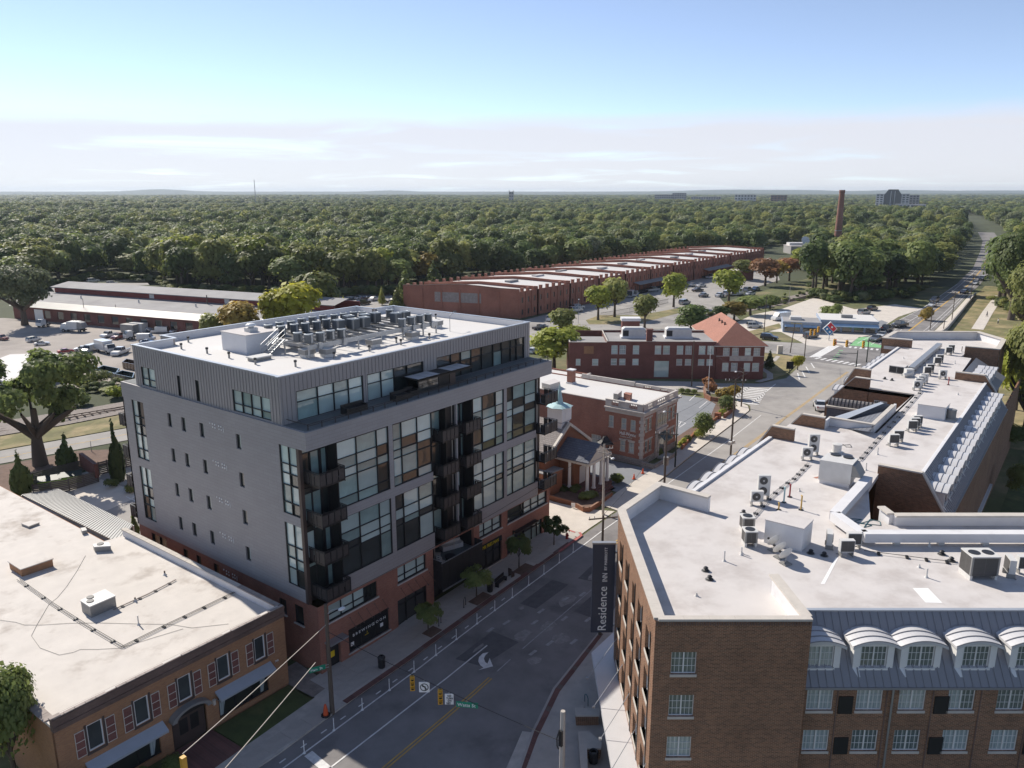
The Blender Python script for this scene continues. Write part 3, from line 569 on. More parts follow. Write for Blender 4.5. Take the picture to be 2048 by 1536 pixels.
def ridge(name, dist, top, seedv, px0=-300, px1=2400, n=90):
 mb = MB(); rnd = random.Random(seedv); ph = [rnd.uniform(0, 6.28) for _ in range(5)]; ring = []
 for i in range(n+1):
  px = px0 + (px1-px0)*i/n; zt = top(px) + sum(math.sin(px*f + p)*a for f, a, p in ((.031,.5,ph[0]),(.083,.25,ph[1]),(.19,.12,ph[2]))) * dist*0.00016
  a = polar(px, dist); b = polar(px, dist*1.25); c2 = polar(px, dist*0.86); d2 = polar(px, dist*1.7)
  ring.append([(*c2,-2),(*a,zt*0.72),(*b,zt),(*d2,-2)])
 for i in range(n):
  for j in range(3): mb.face([ring[i][j], ring[i+1][j], ring[i+1][j+1], ring[i][j+1]])
 o = mb.build(name, M['hill'], smooth=True); o['kind'] = S_
def bumpy(base, items):
 return lambda px: base + sum(h*math.exp(-((px-c)/wd)**2) for c, wd, h in items)
def hz_(dist, row): return CAMZ + (HORIZ - row) / FOC * dist * 1.25
ridge('far_hills', 11000, lambda px: hz_(11000, 383.2) + bumpy(0, [(320,60,42),(780,40,22),(1480,130,34),(1620,60,15),(1790,80,24),(2000,160,20)])(px), 3)
ridge('near_hills', 6500, lambda px: hz_(6500, 388.5) + bumpy(0, [(1450,160,10),(1950,200,14),(100,150,-6)])(px), 5)
# ================================================================ the grey apartment building
rn = random.Random(11)
B = thing('apartment_building', 'six storey grey and glass apartment building with brick base and set back penthouse', 'building', (0,0,0))
def rot_sheet(face, a0, a1, z0, z1, off):
 """corner points of an upright rectangle on the front (face 'f', along X at y=off) or left side (face 'l', along Y at x=off)"""
 if face == 'f': return [(a0,off,z0),(a1,off,z0),(a1,off,z1),(a0,off,z1)]
 return [(off,a1,z0),(off,a0,z0),(off,a0,z1),(off,a1,z1)]
def pane(parent, face, a0, a1, z0, z1, off, m):
 sh = Vector(parent.location) if parent.parent is None else Vector((0,0,0))
 mb = MB().face([(-(a1-a0)/2,0,-(z1-z0)/2),((a1-a0)/2,0,-(z1-z0)/2),((a1-a0)/2,0,(z1-z0)/2),(-(a1-a0)/2,0,(z1-z0)/2)])
 key = ('pane', round(a1-a0,2), round(z1-z0,2), m)
 if key not in MESH: MESH[key] = mb.mesh('pane', M[m])
 c = ((a0+a1)/2, off, (z0+z1)/2) if face == 'f' else (off, (a0+a1)/2, (z0+z1)/2)
 return put('pane', MESH[key], parent, c, 0 if face == 'f' else R(-90))
def glaze(name, face, xs, zs, off, mats, parent=None, fr=0.07, dep=0.12, frm='black', skip=()):
 """mullion grid with a pane object in every bay; off = plane of the glass, the frame stands dep proud of it"""
 mb = MB()
 def bar(a0,a1,z0,z1):
  if face == 'f': mb.box(a0,a1,off-dep,off+0.03,z0,z1)
  else: mb.box(off-dep,off+0.03,a0,a1,z0,z1)
 for x in xs: bar(x-fr/2,x+fr/2,zs[0]-fr/2,zs[-1]+fr/2)
 for z in zs: bar(xs[0]+fr/2,xs[-1]-fr/2,z-fr*.4,z+fr*.4)
 o = mb.build(name, M[frm], parent or B)
 for i in range(len(xs)-1):
  for j in range(len(zs)-1):
   if (i,j) in skip: continue
   pane(o, face, min(xs[i],xs[i+1])+fr*.4, max(xs[i],xs[i+1])-fr*.4, zs[j]+fr*.3, zs[j+1]-fr*.3, off, mats(i,j) if callable(mats) else mats)
 return o
def mixm(wb, wg, wd):
 return lambda i, j: rn.choices(['glass_blind','glass_green','glass_dark'], [wb,wg,wd])[0]
ZF0, ZF1, ZP, ZR = 19.6, 21.1, 25.0, 24.35
mb = MB().box(0,33.5,0,28,ZF0,ZF1); mb.build('fascia', M['siding'], B)
MB().box(0.25,33.3,0.25,3.0,ZF1,ZF1+0.03).build('terrace_deck', M['deck'], B); MB().box(0.25,4.3,25.4,27.8,ZF1,ZF1+.03).build('terrace_deck', M['deck'], B)
mb = MB()
for a,b,z0,z1 in ((2.95,14.1,13.02,13.86),(19.9,30.55,13.02,13.86),(2.95,14.1,6.22,7.78),(19.9,31.0,6.22,7.78)): mb.box(a,b,-0.02,0.28,z0,z1)
for a,b in ((8.64,9.12),(24.84,25.3)): mb.box(a,b,-0.035,0.26,7.78,13.02); mb.box(a,b,-0.035,0.26,13.86,19.6)
mb.box(17.42,17.62,-0.02,0.2,6.22,19.6)
mb.build('wall_band', M['siding'], B)
def lw(n_hi, n_lo, zt, zb): return (28-n_hi, 28-n_lo, zb-6.25, zt-6.25)
SM = [(19.94,19.3),(17.65,16.95),(14.73,14.04),(9.29,8.61)]
LH = []
for zt in (19.32,15.92,12.5,9.1):
 for a,b in SM: LH.append((28-a,28-b,zt-1.3-6.25,zt-6.25))
LH += [lw(26.3,24.15,19.57,13.65),lw(26.3,24.15,12.8,7.3),lw(3.45,1.2,19.57,13.75),lw(3.45,1.2,12.95,7.45)]
mb = MB().holes((0,28,6.25),(0,-1,0),27.0,13.35,LH,0.22)
mb.build('side_wall', M['siding'], B)
MB().box(0,32.6,27.8,28,6.25,19.6).box(32.4,32.6,1.25,27.8,6.25,19.6).build('rear_wall', M['siding'], B)
for zt in (19.32,15.92,12.5,9.1):
 for a,b in SM:
  o = MB().box(0.13,0.2,b,a,zt-1.3,zt-1.22).box(0.13,0.2,b,a,zt-.06,zt).box(0.13,0.2,a-.05,a,zt-1.22,zt-.06).box(0.13,0.2,b,b+.05,zt-1.22,zt-.06).build('window', M['black'], B)
  if rn.random() < .75:
   pane(o,'l',b+.05,b+.34,zt-1.22,zt-.06,0.17,rn.choice(['glass_blind','curtain'])); pane(o,'l',b+.34,a-.05,zt-1.22,zt-.06,0.18,'glass_dark')
  else: pane(o,'l',b+.05,a-.05,zt-1.22,zt-.06,0.17,'glass_dark')
for nh, nl, zb, zt in ((26.3,24.15,13.65,19.57),(26.3,24.15,7.3,12.8),(3.45,1.2,13.75,19.57),(3.45,1.2,7.45,12.95)):
 up = zt > 15; zs = [zb,zb+1.0,zb+2.5,zb+3.5,zb+4.3,zt] if up else [zb,zb+1.5,zb+2.4,zb+3.5,zt]
 glaze('window_bay','l',[nl+.05,(nl+nh)/2,nh-.05],zs,0.14,mixm(6,2,2) if nl > 10 or not up else mixm(5,3,2))
mb = MB()
for zt in (19.6,16.15,12.75,9.35,5.7):
 for k,(dy,dz) in enumerate(((0,0),(.42,-.02),(.75,-.03),(.42,-.3),(.78,-.32),(1.35,-.04),(1.68,-.05),(1.38,-.34),(1.7,-.33))):
  mb.box(-0.05,0.0,13.0-dy-.05,13.0-dy+.05,zt+dz-.06,zt+dz+.06)
 mb.box(-0.03,0.0,11.0,11.03,zt-.5,zt-.05)
mb.build('dryer_vent', M['signwhite'], B)
UP, LO = [13.9,14.74,16.42,17.15,18.1,19.55], [7.82,10.05,10.65,11.62,13.0]
for xs in ([2.95,5.03,7.29,8.6],[9.16,10.22,12.19,14.05],[19.95,21.44,23.53,24.8],[25.34,26.42,28.5,30.5]):
 glaze('curtain_wall','f',xs,UP,0.12,mixm(3,6,3) if xs[0] < 15 else mixm(3,5,5))
 glaze('curtain_wall','f',xs,LO,0.12,(lambda i,j: rn.choices(['glass_blind','glass_green','glass_dark'],[1,3,7] if j==0 else [5,4,2])[0]) if xs[0] < 15 else mixm(6,4,1))
def recess(x0, x1, doors):
 mb = MB()
 mb.box(x0,x1,1.25,1.32,6.25,19.6)
 mb.build('recess_wall', M['bronze'], B)
 for zf in (6.95,10.12,13.35,16.72):
  glaze('balcony_door','f',doors,[zf+.05,zf+2.35,zf+2.75] ,1.2,lambda i,j: rn.choices(['glass_green','glass_dark','glass_blind'],[6,3,1])[0],fr=0.1,dep=0.1)
recess(0.05,2.95,[0.25,1.15,2.05,2.2,2.8]); recess(14.1,17.45,[14.4,15.05,15.15,16.4]); recess(17.6,19.9,[18.4,19.2,19.3,19.75]); recess(30.55,32.4,[30.75,31.3,31.4,32.2])
[MB().box(*q,6.25,19.6).build('recess_return', M['bronze'], B) for q in ((2.86,2.96,0.12,1.3),(14.08,14.2,0.12,1.3),(19.82,19.92,0.12,1.3),(30.5,30.6,0.12,1.3),(16.5,17.3,0.5,1.3))]
[MB().box(*q,6.25,19.6).build('corner_post', M['brownpost'], B) for q in ((-0.03,0.3,0.95,1.28),(31.15,31.4,0.9,1.15),(32.3,32.6,0.95,1.28))]
MB().cyl((31.7,0.7,6.25),(31.7,0.7,19.6),0.07,seg=8).cyl((17.95,1.0,4.3),(17.95,1.0,19.6),0.05,seg=8).build('drain_pipe', M['offwhite'], B)
def balcony_mesh(w, d, key):
 t = MB().box(0,w,-d,0,-0.16,0).mesh('floor_tray', M['bronze'])
 p = MB()
 def panel(x0,y0,x1,y1):
  L = math.hypot(x1-x0,y1-y0); n = max(1, round(L/0.62))
  for i in range(n):
   a, b = i/n + .02, (i+1)/n - .02
   ax, ay, bx, by = x0+(x1-x0)*a, y0+(y1-y0)*a, x0+(x1-x0)*b, y0+(y1-y0)*b
   p.obox(((ax+bx)/2,(ay+by)/2,0.03), math.hypot(bx-ax,by-ay), 0.025, 0.88, math.atan2(by-ay,bx-ax))
 panel(0,-d,w,-d); panel(0,0,0,-d); panel(w,0,w,-d)
 pm = p.mesh('mesh_panel', M['balc'])
 r = MB()
 for z in (0.95,1.07):
  r.box(-.03,w+.03,-d-.03,-d+.03,z-.025,z+.025).box(-.03,.03,-d+.03,0,z-.025,z+.025).box(w-.03,w+.03,-d+.03,0,z-.025,z+.025)
 for x in (0,w/2,w): r.box(x-.03,x+.03,-d-.04,-d+.02,-0.2,1.06)
 for y in (-d*.45,): r.box(-.035,.03,y-.03,y+.03,-0.2,1.06).box(w-.03,w+.035,y-.03,y+.03,-.2,1.06)
 return t, pm, r.mesh('hand_rail', M['black'])
def balconies(x, y, w, d, zs, rz=0):
 t, p, r = balcony_mesh(w, d, None)
 for z in zs:
  o = put('balcony', t, B, (x,y,z), rz); put('balustrade', p, o, (0,0,0)); put('hand_rail', r, o, (0,0,0))
FL = (6.95,10.12,13.35,16.72)
balconies(0.5,1.15,2.5,1.9,FL); balconies(14.75,1.15,2.2,1.85,FL); balconies(18.05,1.15,2.2,1.85,FL); balconies(31.25,1.15,2.4,1.85,FL)
balconies(0.1,27.9,1.2,1.3,FL[:4],R(180)) if False else balconies(-0.05+1.3,28.0,1.3,1.0,(7.0,10.3,13.4,16.7),R(180))
PX0, PX1, PY0 = 0.18, 33.55, 3.07
fh = [(1.72-PX0,8.85-PX0,20.35-ZF1+.75-0.75+.0,23.58-ZF1),(9.3-PX0,16.45-PX0,0.02,23.55-ZF1),(18.25-PX0,32.6-PX0,0.02,23.55-ZF1)]
fh = [(a,b,0.02,d) for a,b,_,d in fh]
MB().holes((PX0,PY0,ZF1),(1,0,0),PX1-PX0,ZP-ZF1,fh,0.2).holes((PX0,25.3,ZF1),(0,-1,0),25.3-PY0,ZP-ZF1,[(25.3-24.15,25.3-21.7,.2,2.0),(25.3-17.94,25.3-17.4,.1,2.0),(25.3-15.03,25.3-14.45,.1,2.0),(25.3-9.53,25.3-4.4,.15,2.0)],0.2)\
  .box(PX1-.1,PX1,PY0+.01,24.5,ZF1,ZP).box(30.3,PX1-.1,24.4,24.5,ZF1,ZP).box(30.3,30.4,24.5,27.8,ZF1,ZP).box(4.4,30.3,27.7,27.8,ZF1,ZP).box(4.4,4.5,25.3,27.7,ZF1,ZP).box(PX0+.01,4.4,25.2,25.3,ZF1,ZP).build('penthouse_wall', M['siding_v'], B)
mb = MB(); x = PX0 + .2
def inside(v, rs): return any(a-.02 < v < b+.02 for a,b in rs)
while x < PX1 - .1:
 if inside(x, [(1.72,8.85),(9.3,16.45),(18.25,32.6)]): mb.box(x-.02,x+.02,PY0-.035,PY0,23.62,24.9)
 else: mb.box(x-.02,x+.02,PY0-.035,PY0,ZF1,24.9)
 x += 0.415
y = PY0 + .2
while y < 25.2:
 h = [(24.15,21.7),(17.94,17.4),(15.03,14.45),(9.53,4.4)]
 if any(b-.02 < y < a+.02 for a,b in h): mb.box(PX0-.035,PX0,y-.02,y+.02,23.15,24.9)
 else: mb.box(PX0-.035,PX0,y-.02,y+.02,ZF1,24.9)
 y += 0.415
o = mb.build('wall_seam', M['seam'], B); o['kind'] = 'stuff'
glaze('penthouse_glazing','f',[1.76,3.9,5.6,7.2,8.8],[21.12,22.65,23.54],PY0+.15,lambda i,j: 'glass_blind' if rn.random()<.7 else 'glass_green')
glaze('penthouse_glazing','f',[9.34,11.0,12.6,14.3,16.4],[21.12,22.65,23.5],PY0+.15,lambda i,j: 'glass_blind' if i<2 else 'glass_dark')
glaze('penthouse_glazing','f',[18.3,20.4,21.9,23.5,25.2,27.1,28.55,30.15,31.2,32.55],[21.12,22.65,23.5],PY0+.15,lambda i,j: rn.choices(['glass_green','glass_dark'],[3,7] if i<4 else [2,6])[0])
glaze('window','l',[21.75,22.95,24.1],[21.3,21.95,23.08],PX0+.15,'glass_blind')
glaze('window','l',[17.42,17.92],[21.2,23.08],PX0+.15,'glass_dark'); glaze('window','l',[14.47,15.0],[21.2,23.08],PX0+.15,'glass_dark')
glaze('window','l',[4.44,5.7,7.0,8.25,9.5],[21.25,21.9,23.08],PX0+.15,lambda i,j: 'glass_blind' if rn.random()<.6 else 'glass_green')
RP = [(PX0,PY0),(PX1,PY0),(PX1,24.5),(30.4,24.5),(30.4,27.8),(4.4,27.8),(4.4,25.3),(PX0,25.3)]
mb = MB()
for i in range(len(RP)):
 a, b = Vector(RP[i]), Vector(RP[(i+1)%len(RP)]); d = (b-a).normalized(); nn = Vector((-d.y,d.x)); mid = (a+b)/2 + nn*.12
 mb.obox((mid.x,mid.y,ZP), (b-a).length + (0.0 if i%2 else .3), 0.34, 0.07 if i%2 else 0.074, math.atan2(d.y,d.x))
mb.build('coping', M['metal_trim'], B)
MB().prism([(p[0]+(0.2 if p[0]<10 else -.2),p[1]+(0.2 if p[1]<10 else -.2)) for p in RP], ZR-.3, ZR).build('roof', M['roof_bright'], B)
mb = MB()
for i in range(len(RP)):
 a, b = Vector(RP[i]), Vector(RP[(i+1)%len(RP)]); d = (b-a).normalized(); nn = Vector((-d.y,d.x))
 mid = (a+b)/2 + nn*.22; mb.obox((mid.x,mid.y,ZR), (b-a).length-.44, 0.05, ZP-ZR-.01, math.atan2(d.y,d.x))
mb.build('parapet_lining', M['wall_white'], B)
mb = MB()
for z in (ZF1+.34,ZF1+.48): mb.box(0.5,33.2,0.3,0.34,z,z+.045)
mb.box(0.5,0.54,0.3,2.9,ZF1+.44,ZF1+.49); mb.box(33.16,33.2,.34,2.9,ZF1+.44,ZF1+.49)
for i in range(25): mb.box(0.5+i*1.36,0.56+i*1.36,0.29,0.35,ZF1+.02,ZF1+.5)
mb.build('terrace_rail', M['black'], B)
cn = MB().box(13.6,21.3,1.1,3.05,22.42,22.5).box(13.6,21.3,1.1,1.16,22.3,22.55).box(13.6,13.68,1.16,3.05,22.5,22.56).box(21.22,21.3,1.16,3.05,22.5,22.56).box(13.8,13.92,1.3,1.42,ZF1,22.42).box(16.6,16.72,1.3,1.42,ZF1,22.42).build('terrace_canopy', M['bronze'], B)
for a,b in ((13.75,14.9),(15.0,15.9),(16.0,16.7),(18.3,19.2),(19.3,20.2),(20.3,21.1)): MB().box(a,b,1.2,3.0,22.51,22.53).build('canopy_panel', M['dormer_metal'], cn, rel=False)
MB().box(16.75,18.1,1.35,3.05,ZF1,22.4).build('terrace_screen', M['bronze'], B); MB().box(18.15,18.95,1.3,1.4,ZF1,22.42).build('terrace_screen', M['brownpost'], B)
MB().box(13.8,16.7,1.36,1.4,ZF1,22.4).build('terrace_screen', M['glass_shop'], B)
def sofa(x, y, z, w, lab, mname='bronze', rz=0):
 t = thing('patio_sofa', lab, 'sofa', (x,y,z), rz)
 put('base', MB().box(-w/2,w/2,-.4,.4,0.02,.32).mesh('base', M[mname]), t); put('cushion', MB().box(-w/2+.08,w/2-.08,-.38,.25,.32,.46).mesh('cushion', M[mname]), t)
 put('backrest', MB().box(-w/2,w/2,.25,.4,.32,.75).box(-w/2,-w/2+.14,-.4,.25,.32,.58).box(w/2-.14,w/2,-.4,.25,.32,.58).mesh('backrest', M[mname]), t)
sofa(6.3,1.5,ZF1+.03,2.3,'dark lounge sofa on the penthouse terrace nearest the corner'); sofa(11.6,1.3,ZF1+.03,2.0,'low dark bench seat on the terrace left of the canopy'); sofa(13.1,1.6,ZF1+.03,1.2,'dark armchair on the terrace beside the canopy post')
WZ = 6.24
FHo = [(1.2,6.65,4.42,5.92),(9.16,12.9,4.5,6.06),(20.8,24.5,4.6,6.3 if False else 6.1),(25.5,32.9,4.6,6.1),(0.7,2.25,-1,2.75),(3.16,7.95,0.55,2.75),(9.02,12.9,-1,2.85),(13.85,19.9,-1,6.1),(20.8,24.5,0.9,3.1),(25.45,32.0,0.95,3.0)]
LB = [(28-25.7,28-22.9,4.2,5.8),(28-19.95,28-19.1,4.2,5.75),(28-17.7,28-16.9,4.2,5.75),(28-14.85,28-14.0,4.2,5.75),(28-5.2,28-4.2,4.1,5.5),(28-3.1,28-1.95,3.9,5.6)]
MB().holes((0.12,0.06,-0.6),(1,0,0),33.3,WZ+.6,[(a-.12,b-.12,c+.6,d+.6) for a,b,c,d in FHo],0.3).holes((0.12,28,-.6),(0,-1,0),27.94,WZ+.6,[(a,b,c+.6,d+.6) for a,b,c,d in LB],0.2).box(33.3,33.42,.07,28,-.6,WZ).box(0.2,33.3,27.9,28,-.6,WZ).box(13.85,19.9,4.0,4.1,-.6,6.2).build('brick_wall', M['brick_red'], B)
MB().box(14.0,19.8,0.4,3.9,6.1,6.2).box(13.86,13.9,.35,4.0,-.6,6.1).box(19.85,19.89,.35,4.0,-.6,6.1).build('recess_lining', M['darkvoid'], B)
for a,b,z in ((1.1,6.75,4.28),(9.06,13.0,4.36),(20.7,24.6,4.46),(25.4,33.0,4.46)): MB().box(a,b,-0.05,0.3,z,z+.14).build('sill', M['limestone'], B)
MB().box(3.05,8.05,-.03,.3,.42,.55).box(20.7,24.6,-.03,.3,.78,.9).box(25.35,32.1,-.04,.3,.82,.95).build('sill', M['limestone'], B)
glaze('window','f',[1.25,2.65,4.0,5.25,5.6,6.1,6.6],[4.44,5.0,5.9],.3,lambda i,j:'glass_blind' if i<3 else 'glass_dark',skip=())
glaze('window','f',[9.2,10.2,11.75,12.85],[4.52,5.1,6.04],.3,'glass_blind'); glaze('window','f',[20.85,21.7,23.1,24.45],[4.62,5.2,6.08],.3,'glass_blind')
glaze('window','f',[25.55,28.1,28.6,30.0,31.4,32.85],[4.62,5.25,6.08],.3,lambda i,j:'glass_dark' if i<2 else 'glass_blind')
for h in LB:
 a,b = 28-h[1], 28-h[0]; glaze('window','l',[a+.04,(a+b)/2,b-.04] if b-a>1.5 else [a+.04,b-.04],[h[2]+.04,h[3]-.04],.3,'glass_dark')
 MB().box(0.0,.3,a-.08,b+.08,h[2]-.1,h[2]).build('sill', M['limestone'], B)
glaze('shop_window','f',[3.2,4.7,6.3,7.9],[.58,2.3,2.72],.32,'glass_shop')
glaze('shop_window','f',[9.06,10.3,11.6,12.86],[0.25,2.2,2.82],.32,'glass_shop')
glaze('shop_window','f',[20.85,22.1,23.3,24.45],[.93,2.4,3.08],.32,'glass_shop')
glaze('shop_window','f',[25.5,27.1,28.7,30.2,31.2,31.95],[.98,2.4,2.98],.32,lambda i,j: rn.choice(['glass_shop','glass_green']))
dr = MB().box(0.75,2.2,.3,.36,-.5,2.75).build('door', M['black'], B); MB().box(1.2,1.75,.285,.3,.95,1.5).build('door_notice', M['textyellow'], dr, rel=False)
MB().box(0.6,2.5,-0.75,0.06,2.72,2.86).build('door_canopy', M['galv'], B)
mb = MB()
for x0,z in ((3.4,3.85),(9.5,3.95)):
 for k in range(5):
  x = x0 + k*.95; mb.cyl((x,0.06,z),(x-.05,-.65,z-.55),.018,seg=4).ball((x-.05,-.7,z-.6),.08,.08,.07,6,4).ball((x,.02,z),.06,.04,.06,6,4)
mb.build('gooseneck_lamp', M['brownpost'], B)
MB().box(26.6,30.6,-.5,.06,3.22,3.36).box(26.4,26.5,-.05,.06,3.0,3.5).build('shop_canopy', M['bronze'], B)
tz = 4.15
MB().box(13.95,20.0,-0.95,3.4,tz-.14,tz).build('terrace_floor', M['deck'], B)
mb = MB()
for i in range(6): mb.box(13.98+i*1.0,14.94+i*1.0,-1.0,-.96,2.2,tz+.72)
for i in range(2): mb.box(13.93,13.97,-.95+i*.62,-.37+i*.62,2.2,tz+.9); mb.box(19.98,20.02,-.95+i*.62,-.37+i*.62,2.2,tz+.9)
mb.build('terrace_panel', M['black'], B)
MB().box(13.9,20.05,-1.04,-.92,tz+.74,tz+.79).box(13.9,13.98,-.92,.3,tz+.9,tz+.95).box(14.0,19.9,-1.02,-.95,1.95,2.1).build('hand_rail', M['galv'], B)
glaze('entrance_glazing','f',[13.95,15.4,16.9,18.4,19.85],[0.5,2.4,3.9],.9,'glass_shop')
sofa(18.2,1.6,tz,2.3,'pale grey two seat outdoor sofa on the dark balcony over the entrance','unit',R(-20))
def chair(x, y, z, rz, lab):
 t = thing('garden_chair', lab, 'chair', (x,y,z), rz)
 for sx in (-.25,.25):
  for sy in (-.25,.25): put('leg', MB().box(sx-.03,sx+.03,sy-.03,sy+.03,0,.42).mesh('leg', M['wood_pale']), t)
 put('seat', MB().box(-.3,.3,-.3,.3,.42,.47).mesh('seat', M['wood_pale']), t)
 mb = MB().box(-.3,-.24,.24,.3,.47,1.05).box(.24,.3,.24,.3,.47,1.05)
 for z2 in (.6,.78,.96): mb.box(-.24,.24,.25,.29,z2,z2+.09)
 put('backrest', mb.mesh('backrest', M['wood_pale']), t)
chair(14.75,-.1,tz,R(100),'pale wooden slatted chair on the dark balcony, nearer the street'); chair(15.7,1.2,tz,R(40),'pale wooden slatted chair on the dark balcony, nearer the wall')
t = thing('fire_table', 'round black table on the dark balcony between chairs and sofa', 'table', (16.1,-.1,tz)); put('table_top', MB().cyl((0,0,.42),(0,0,.48),.55,seg=20).mesh('top', M['black']), t); put('pedestal', MB().cyl((0,0,0),(0,0,.42),.4,.45,seg=16).mesh('ped', M['darkvoid']), t)
FONT = None
def lettering(txt, size, m, parent, loc, rot, name='lettering', ext=0.02, sx=1.0, align='LEFT'):
 cu_ = D.curves.new(name, 'FONT'); cu_.body = txt; cu_.size = size; cu_.extrude = ext; cu_.align_x = align; cu_.resolution_u = 2
 cu_.materials.append(M[m]); ob = D.objects.new(name, cu_); COL.objects.link(ob)
 dg = bpy.context.evaluated_depsgraph_get(); me = D.meshes.new_from_object(ob.evaluated_get(dg)); D.objects.remove(ob); D.curves.remove(cu_)
 if not me.materials: me.materials.append(M[m])
 o = put(name, me, parent, loc); o.rotation_euler = rot; o.scale = (sx,1,1); return o
FR = (R(90),0,0)
sb = MB().box(3.2,7.9,.24,.28,.7,2.7).build('window_poster', M['darkvoid'], B)
lettering('B R E W I N G', .36, 'textwhite', sb, (3.75,.235,1.75), FR, sx=1.12); lettering('S O O N', .36, 'textwhite', sb, (6.15,.235,1.75), FR, sx=1.12); lettering('I', .3, 'textyellow', sb, (5.35,.235,1.35), FR); lettering('BREWERY', .1, 'textyellow', sb, (5.12,.235,1.22), FR)
MB().box(3.5,3.85,.22,.235,.95,1.3).box(6.95,7.3,.22,.235,1.15,1.5).build('notice', M['signwhite'], sb, rel=False)
sg = MB().box(21.0,24.35,-.08,.02,3.2,3.75).build('shop_sign', M['darkvoid'], B)
lettering('MR FRIES MAN', .55, 'textyellow', sg, (21.1,-.09,3.27), FR, sx=.76)
BX = [(6.05,11.75),(6.05,15.55),(9.9,15.55),(9.9,11.75)]
t = thing('stair_bulkhead', 'low white walled stair bulkhead on the grey building roof beside the steel steps', 'roof structure', (8.1,17,ZR))
MB().box(5.9,9.6,15.5,19.4,ZR,ZR+1.75).build('wall', M['wall_white'], t); MB().box(5.82,9.68,15.42,19.48,ZR+1.75,ZR+1.82).build('roof', M['roof_white'], t)
f = thing('roof_fan', 'round white exhaust fan on a square curb on the stair bulkhead', 'fan', (7.5,16.9,ZR+1.82)); put('curb', MB().box(-.45,.45,-.45,.45,0,.35).mesh('curb', M['unit']), f); put('cowl', MB().lathe((0,0,.35),[(.2,0),(.32,.12),(.5,.2),(.48,.3),(.3,.42),(.01,.45)],16).mesh('cowl', M['signwhite'], True), f)
t = thing('roof_hatch', 'flat pale hatch lid near the foot of the steel roof steps', 'hatch', (5.2,12.6,ZR)); put('curb', MB().box(-.9,.9,-.5,.5,0,.28).mesh('curb', M['unit_grey']), t); put('lid', MB().box(-1,1,-.6,.6,.28,.38).mesh('lid', M['unit']), t)
ZS = ZR + 1.25
t = thing('condenser_rack', 'long galvanised steel frame carrying the condensers on the grey building roof', 'steel frame', (16,14,ZR))
MB().box(8,25.2,9.2,9.3,ZS-.42,ZS).box(8,25.2,12.7,12.8,ZS-.42,ZS).box(8.2,25.2,15.9,16,ZS-.3,ZS).box(9,22,18.4,18.5,ZS-.3,ZS).build('beam', M['galv'], t)
mb = MB()
for i in range(15): mb.box(8+i*1.22,8.08+i*1.22,9.3,12.7,ZS-.2,ZS-.02); mb.box(8.4+i*1.12,8.48+i*1.12,12.8,18.4,ZS-.22,ZS-.04)
mb.build('cross_beam', M['unit_grey'], t)
mb = MB()
for x in (8.1,11,14,17,20,23,25):
 for y in (9.25,12.75,15.95,18.4):
  if y < 17 or x < 22: mb.box(x-.06,x+.06,y-.06,y+.06,ZR,ZS-.3)
for x in (9.3,12.2,20.1,21.5,22.9,24.3): mb.box(x-.2,x+.2,9.0,9.18,ZS-.55,ZS+.1)
mb.build('post', M['galv'], t)
mb = MB()
for i in range(9): mb.box(9.3+i*.35,9.3+i*.35+2.2,12.9+.03,15.8,ZS-.06,ZS-.05) if i in (0,6) else None
mb.box(14.4,20.5,12.9,15.8,ZS-.07,ZS-.05); mb.build('grating', M['black'], t)
t = thing('roof_steps', 'steel steps with handrails climbing to the condenser frame', 'steps', (7.3,13.5,ZR))
mb = MB()
for i in range(7): mb.box(6.6+i*.28,6.9+i*.28,13.3,14.2,ZR+.14+i*.18,ZR+.18+i*.18)
mb.build('tread', M['galv'], t)
mb = MB()
for y in (13.25,14.25):
 mb.add([(6.5,y-.03,ZR),(6.7,y-.03,ZR),(8.7,y-.03,ZS+.1),(8.5,y-.03,ZS+.1),(6.5,y+.03,ZR),(6.7,y+.03,ZR),(8.7,y+.03,ZS+.1),(8.5,y+.03,ZS+.1)],[(0,1,2,3),(7,6,5,4),(0,4,5,1),(3,2,6,7),(0,3,7,4),(1,5,6,2)])
mb.build('stringer', M['galv'], t)
mb = MB()
for y in (13.25,14.25):
 mb.cyl((6.6,y,ZR+1.0),(8.6,y,ZS+1.0),.03,seg=5).cyl((6.6,y,ZR+.55),(8.6,y,ZS+.55),.02,seg=5)
 for x in (6.6,7.6,8.6): mb.cyl((x,y,ZR+(x-6.6)*.62),(x,y,ZR+1.0+(x-6.6)*.62),.025,seg=5)
mb.build('hand_rail', M['galv'], t)
cr_ = thing('condenser', 'x', 'air conditioner', (0,0,-500))
put('case', MB().lathe((0,0,0),[(.40,.05),(.42,.06),(.42,.82),(.40,.84)],14).mesh('case', M['cond'], False), cr_)
put('lid', MB().lathe((0,0,.84),[(.43,-.03),(.43,.04),(.30,.07),(.26,.02),(.02,.02)],14).mesh('lid', M['cond_top']), cr_)
put('corner_panel', MB().box(-.1,.1,-.46,-.38,.06,.82).mesh('panel', M['galv']), cr_)
cb_ = thing('condenser', 'x', 'air conditioner', (0,0,-500))
put('case', MB().box(-.45,.45,-.45,.45,.05,1.0).mesh('case', M['cond']), cb_)
put('lid', MB().box(-.47,.47,-.47,.47,1.0,1.07).lathe((0,0,1.07),[(.38,0),(.36,.05),(.3,.02),(.02,.02)],14).mesh('lid', M['cond_top']), cb_)
put('corner_panel', MB().box(-.47,-.3,-.47,-.3,.06,.99).mesh('panel', M['unit_grey']), cb_)
KIDS(cr_); KIDS(cb_)
GRP = 'condensers on the grey building roof'
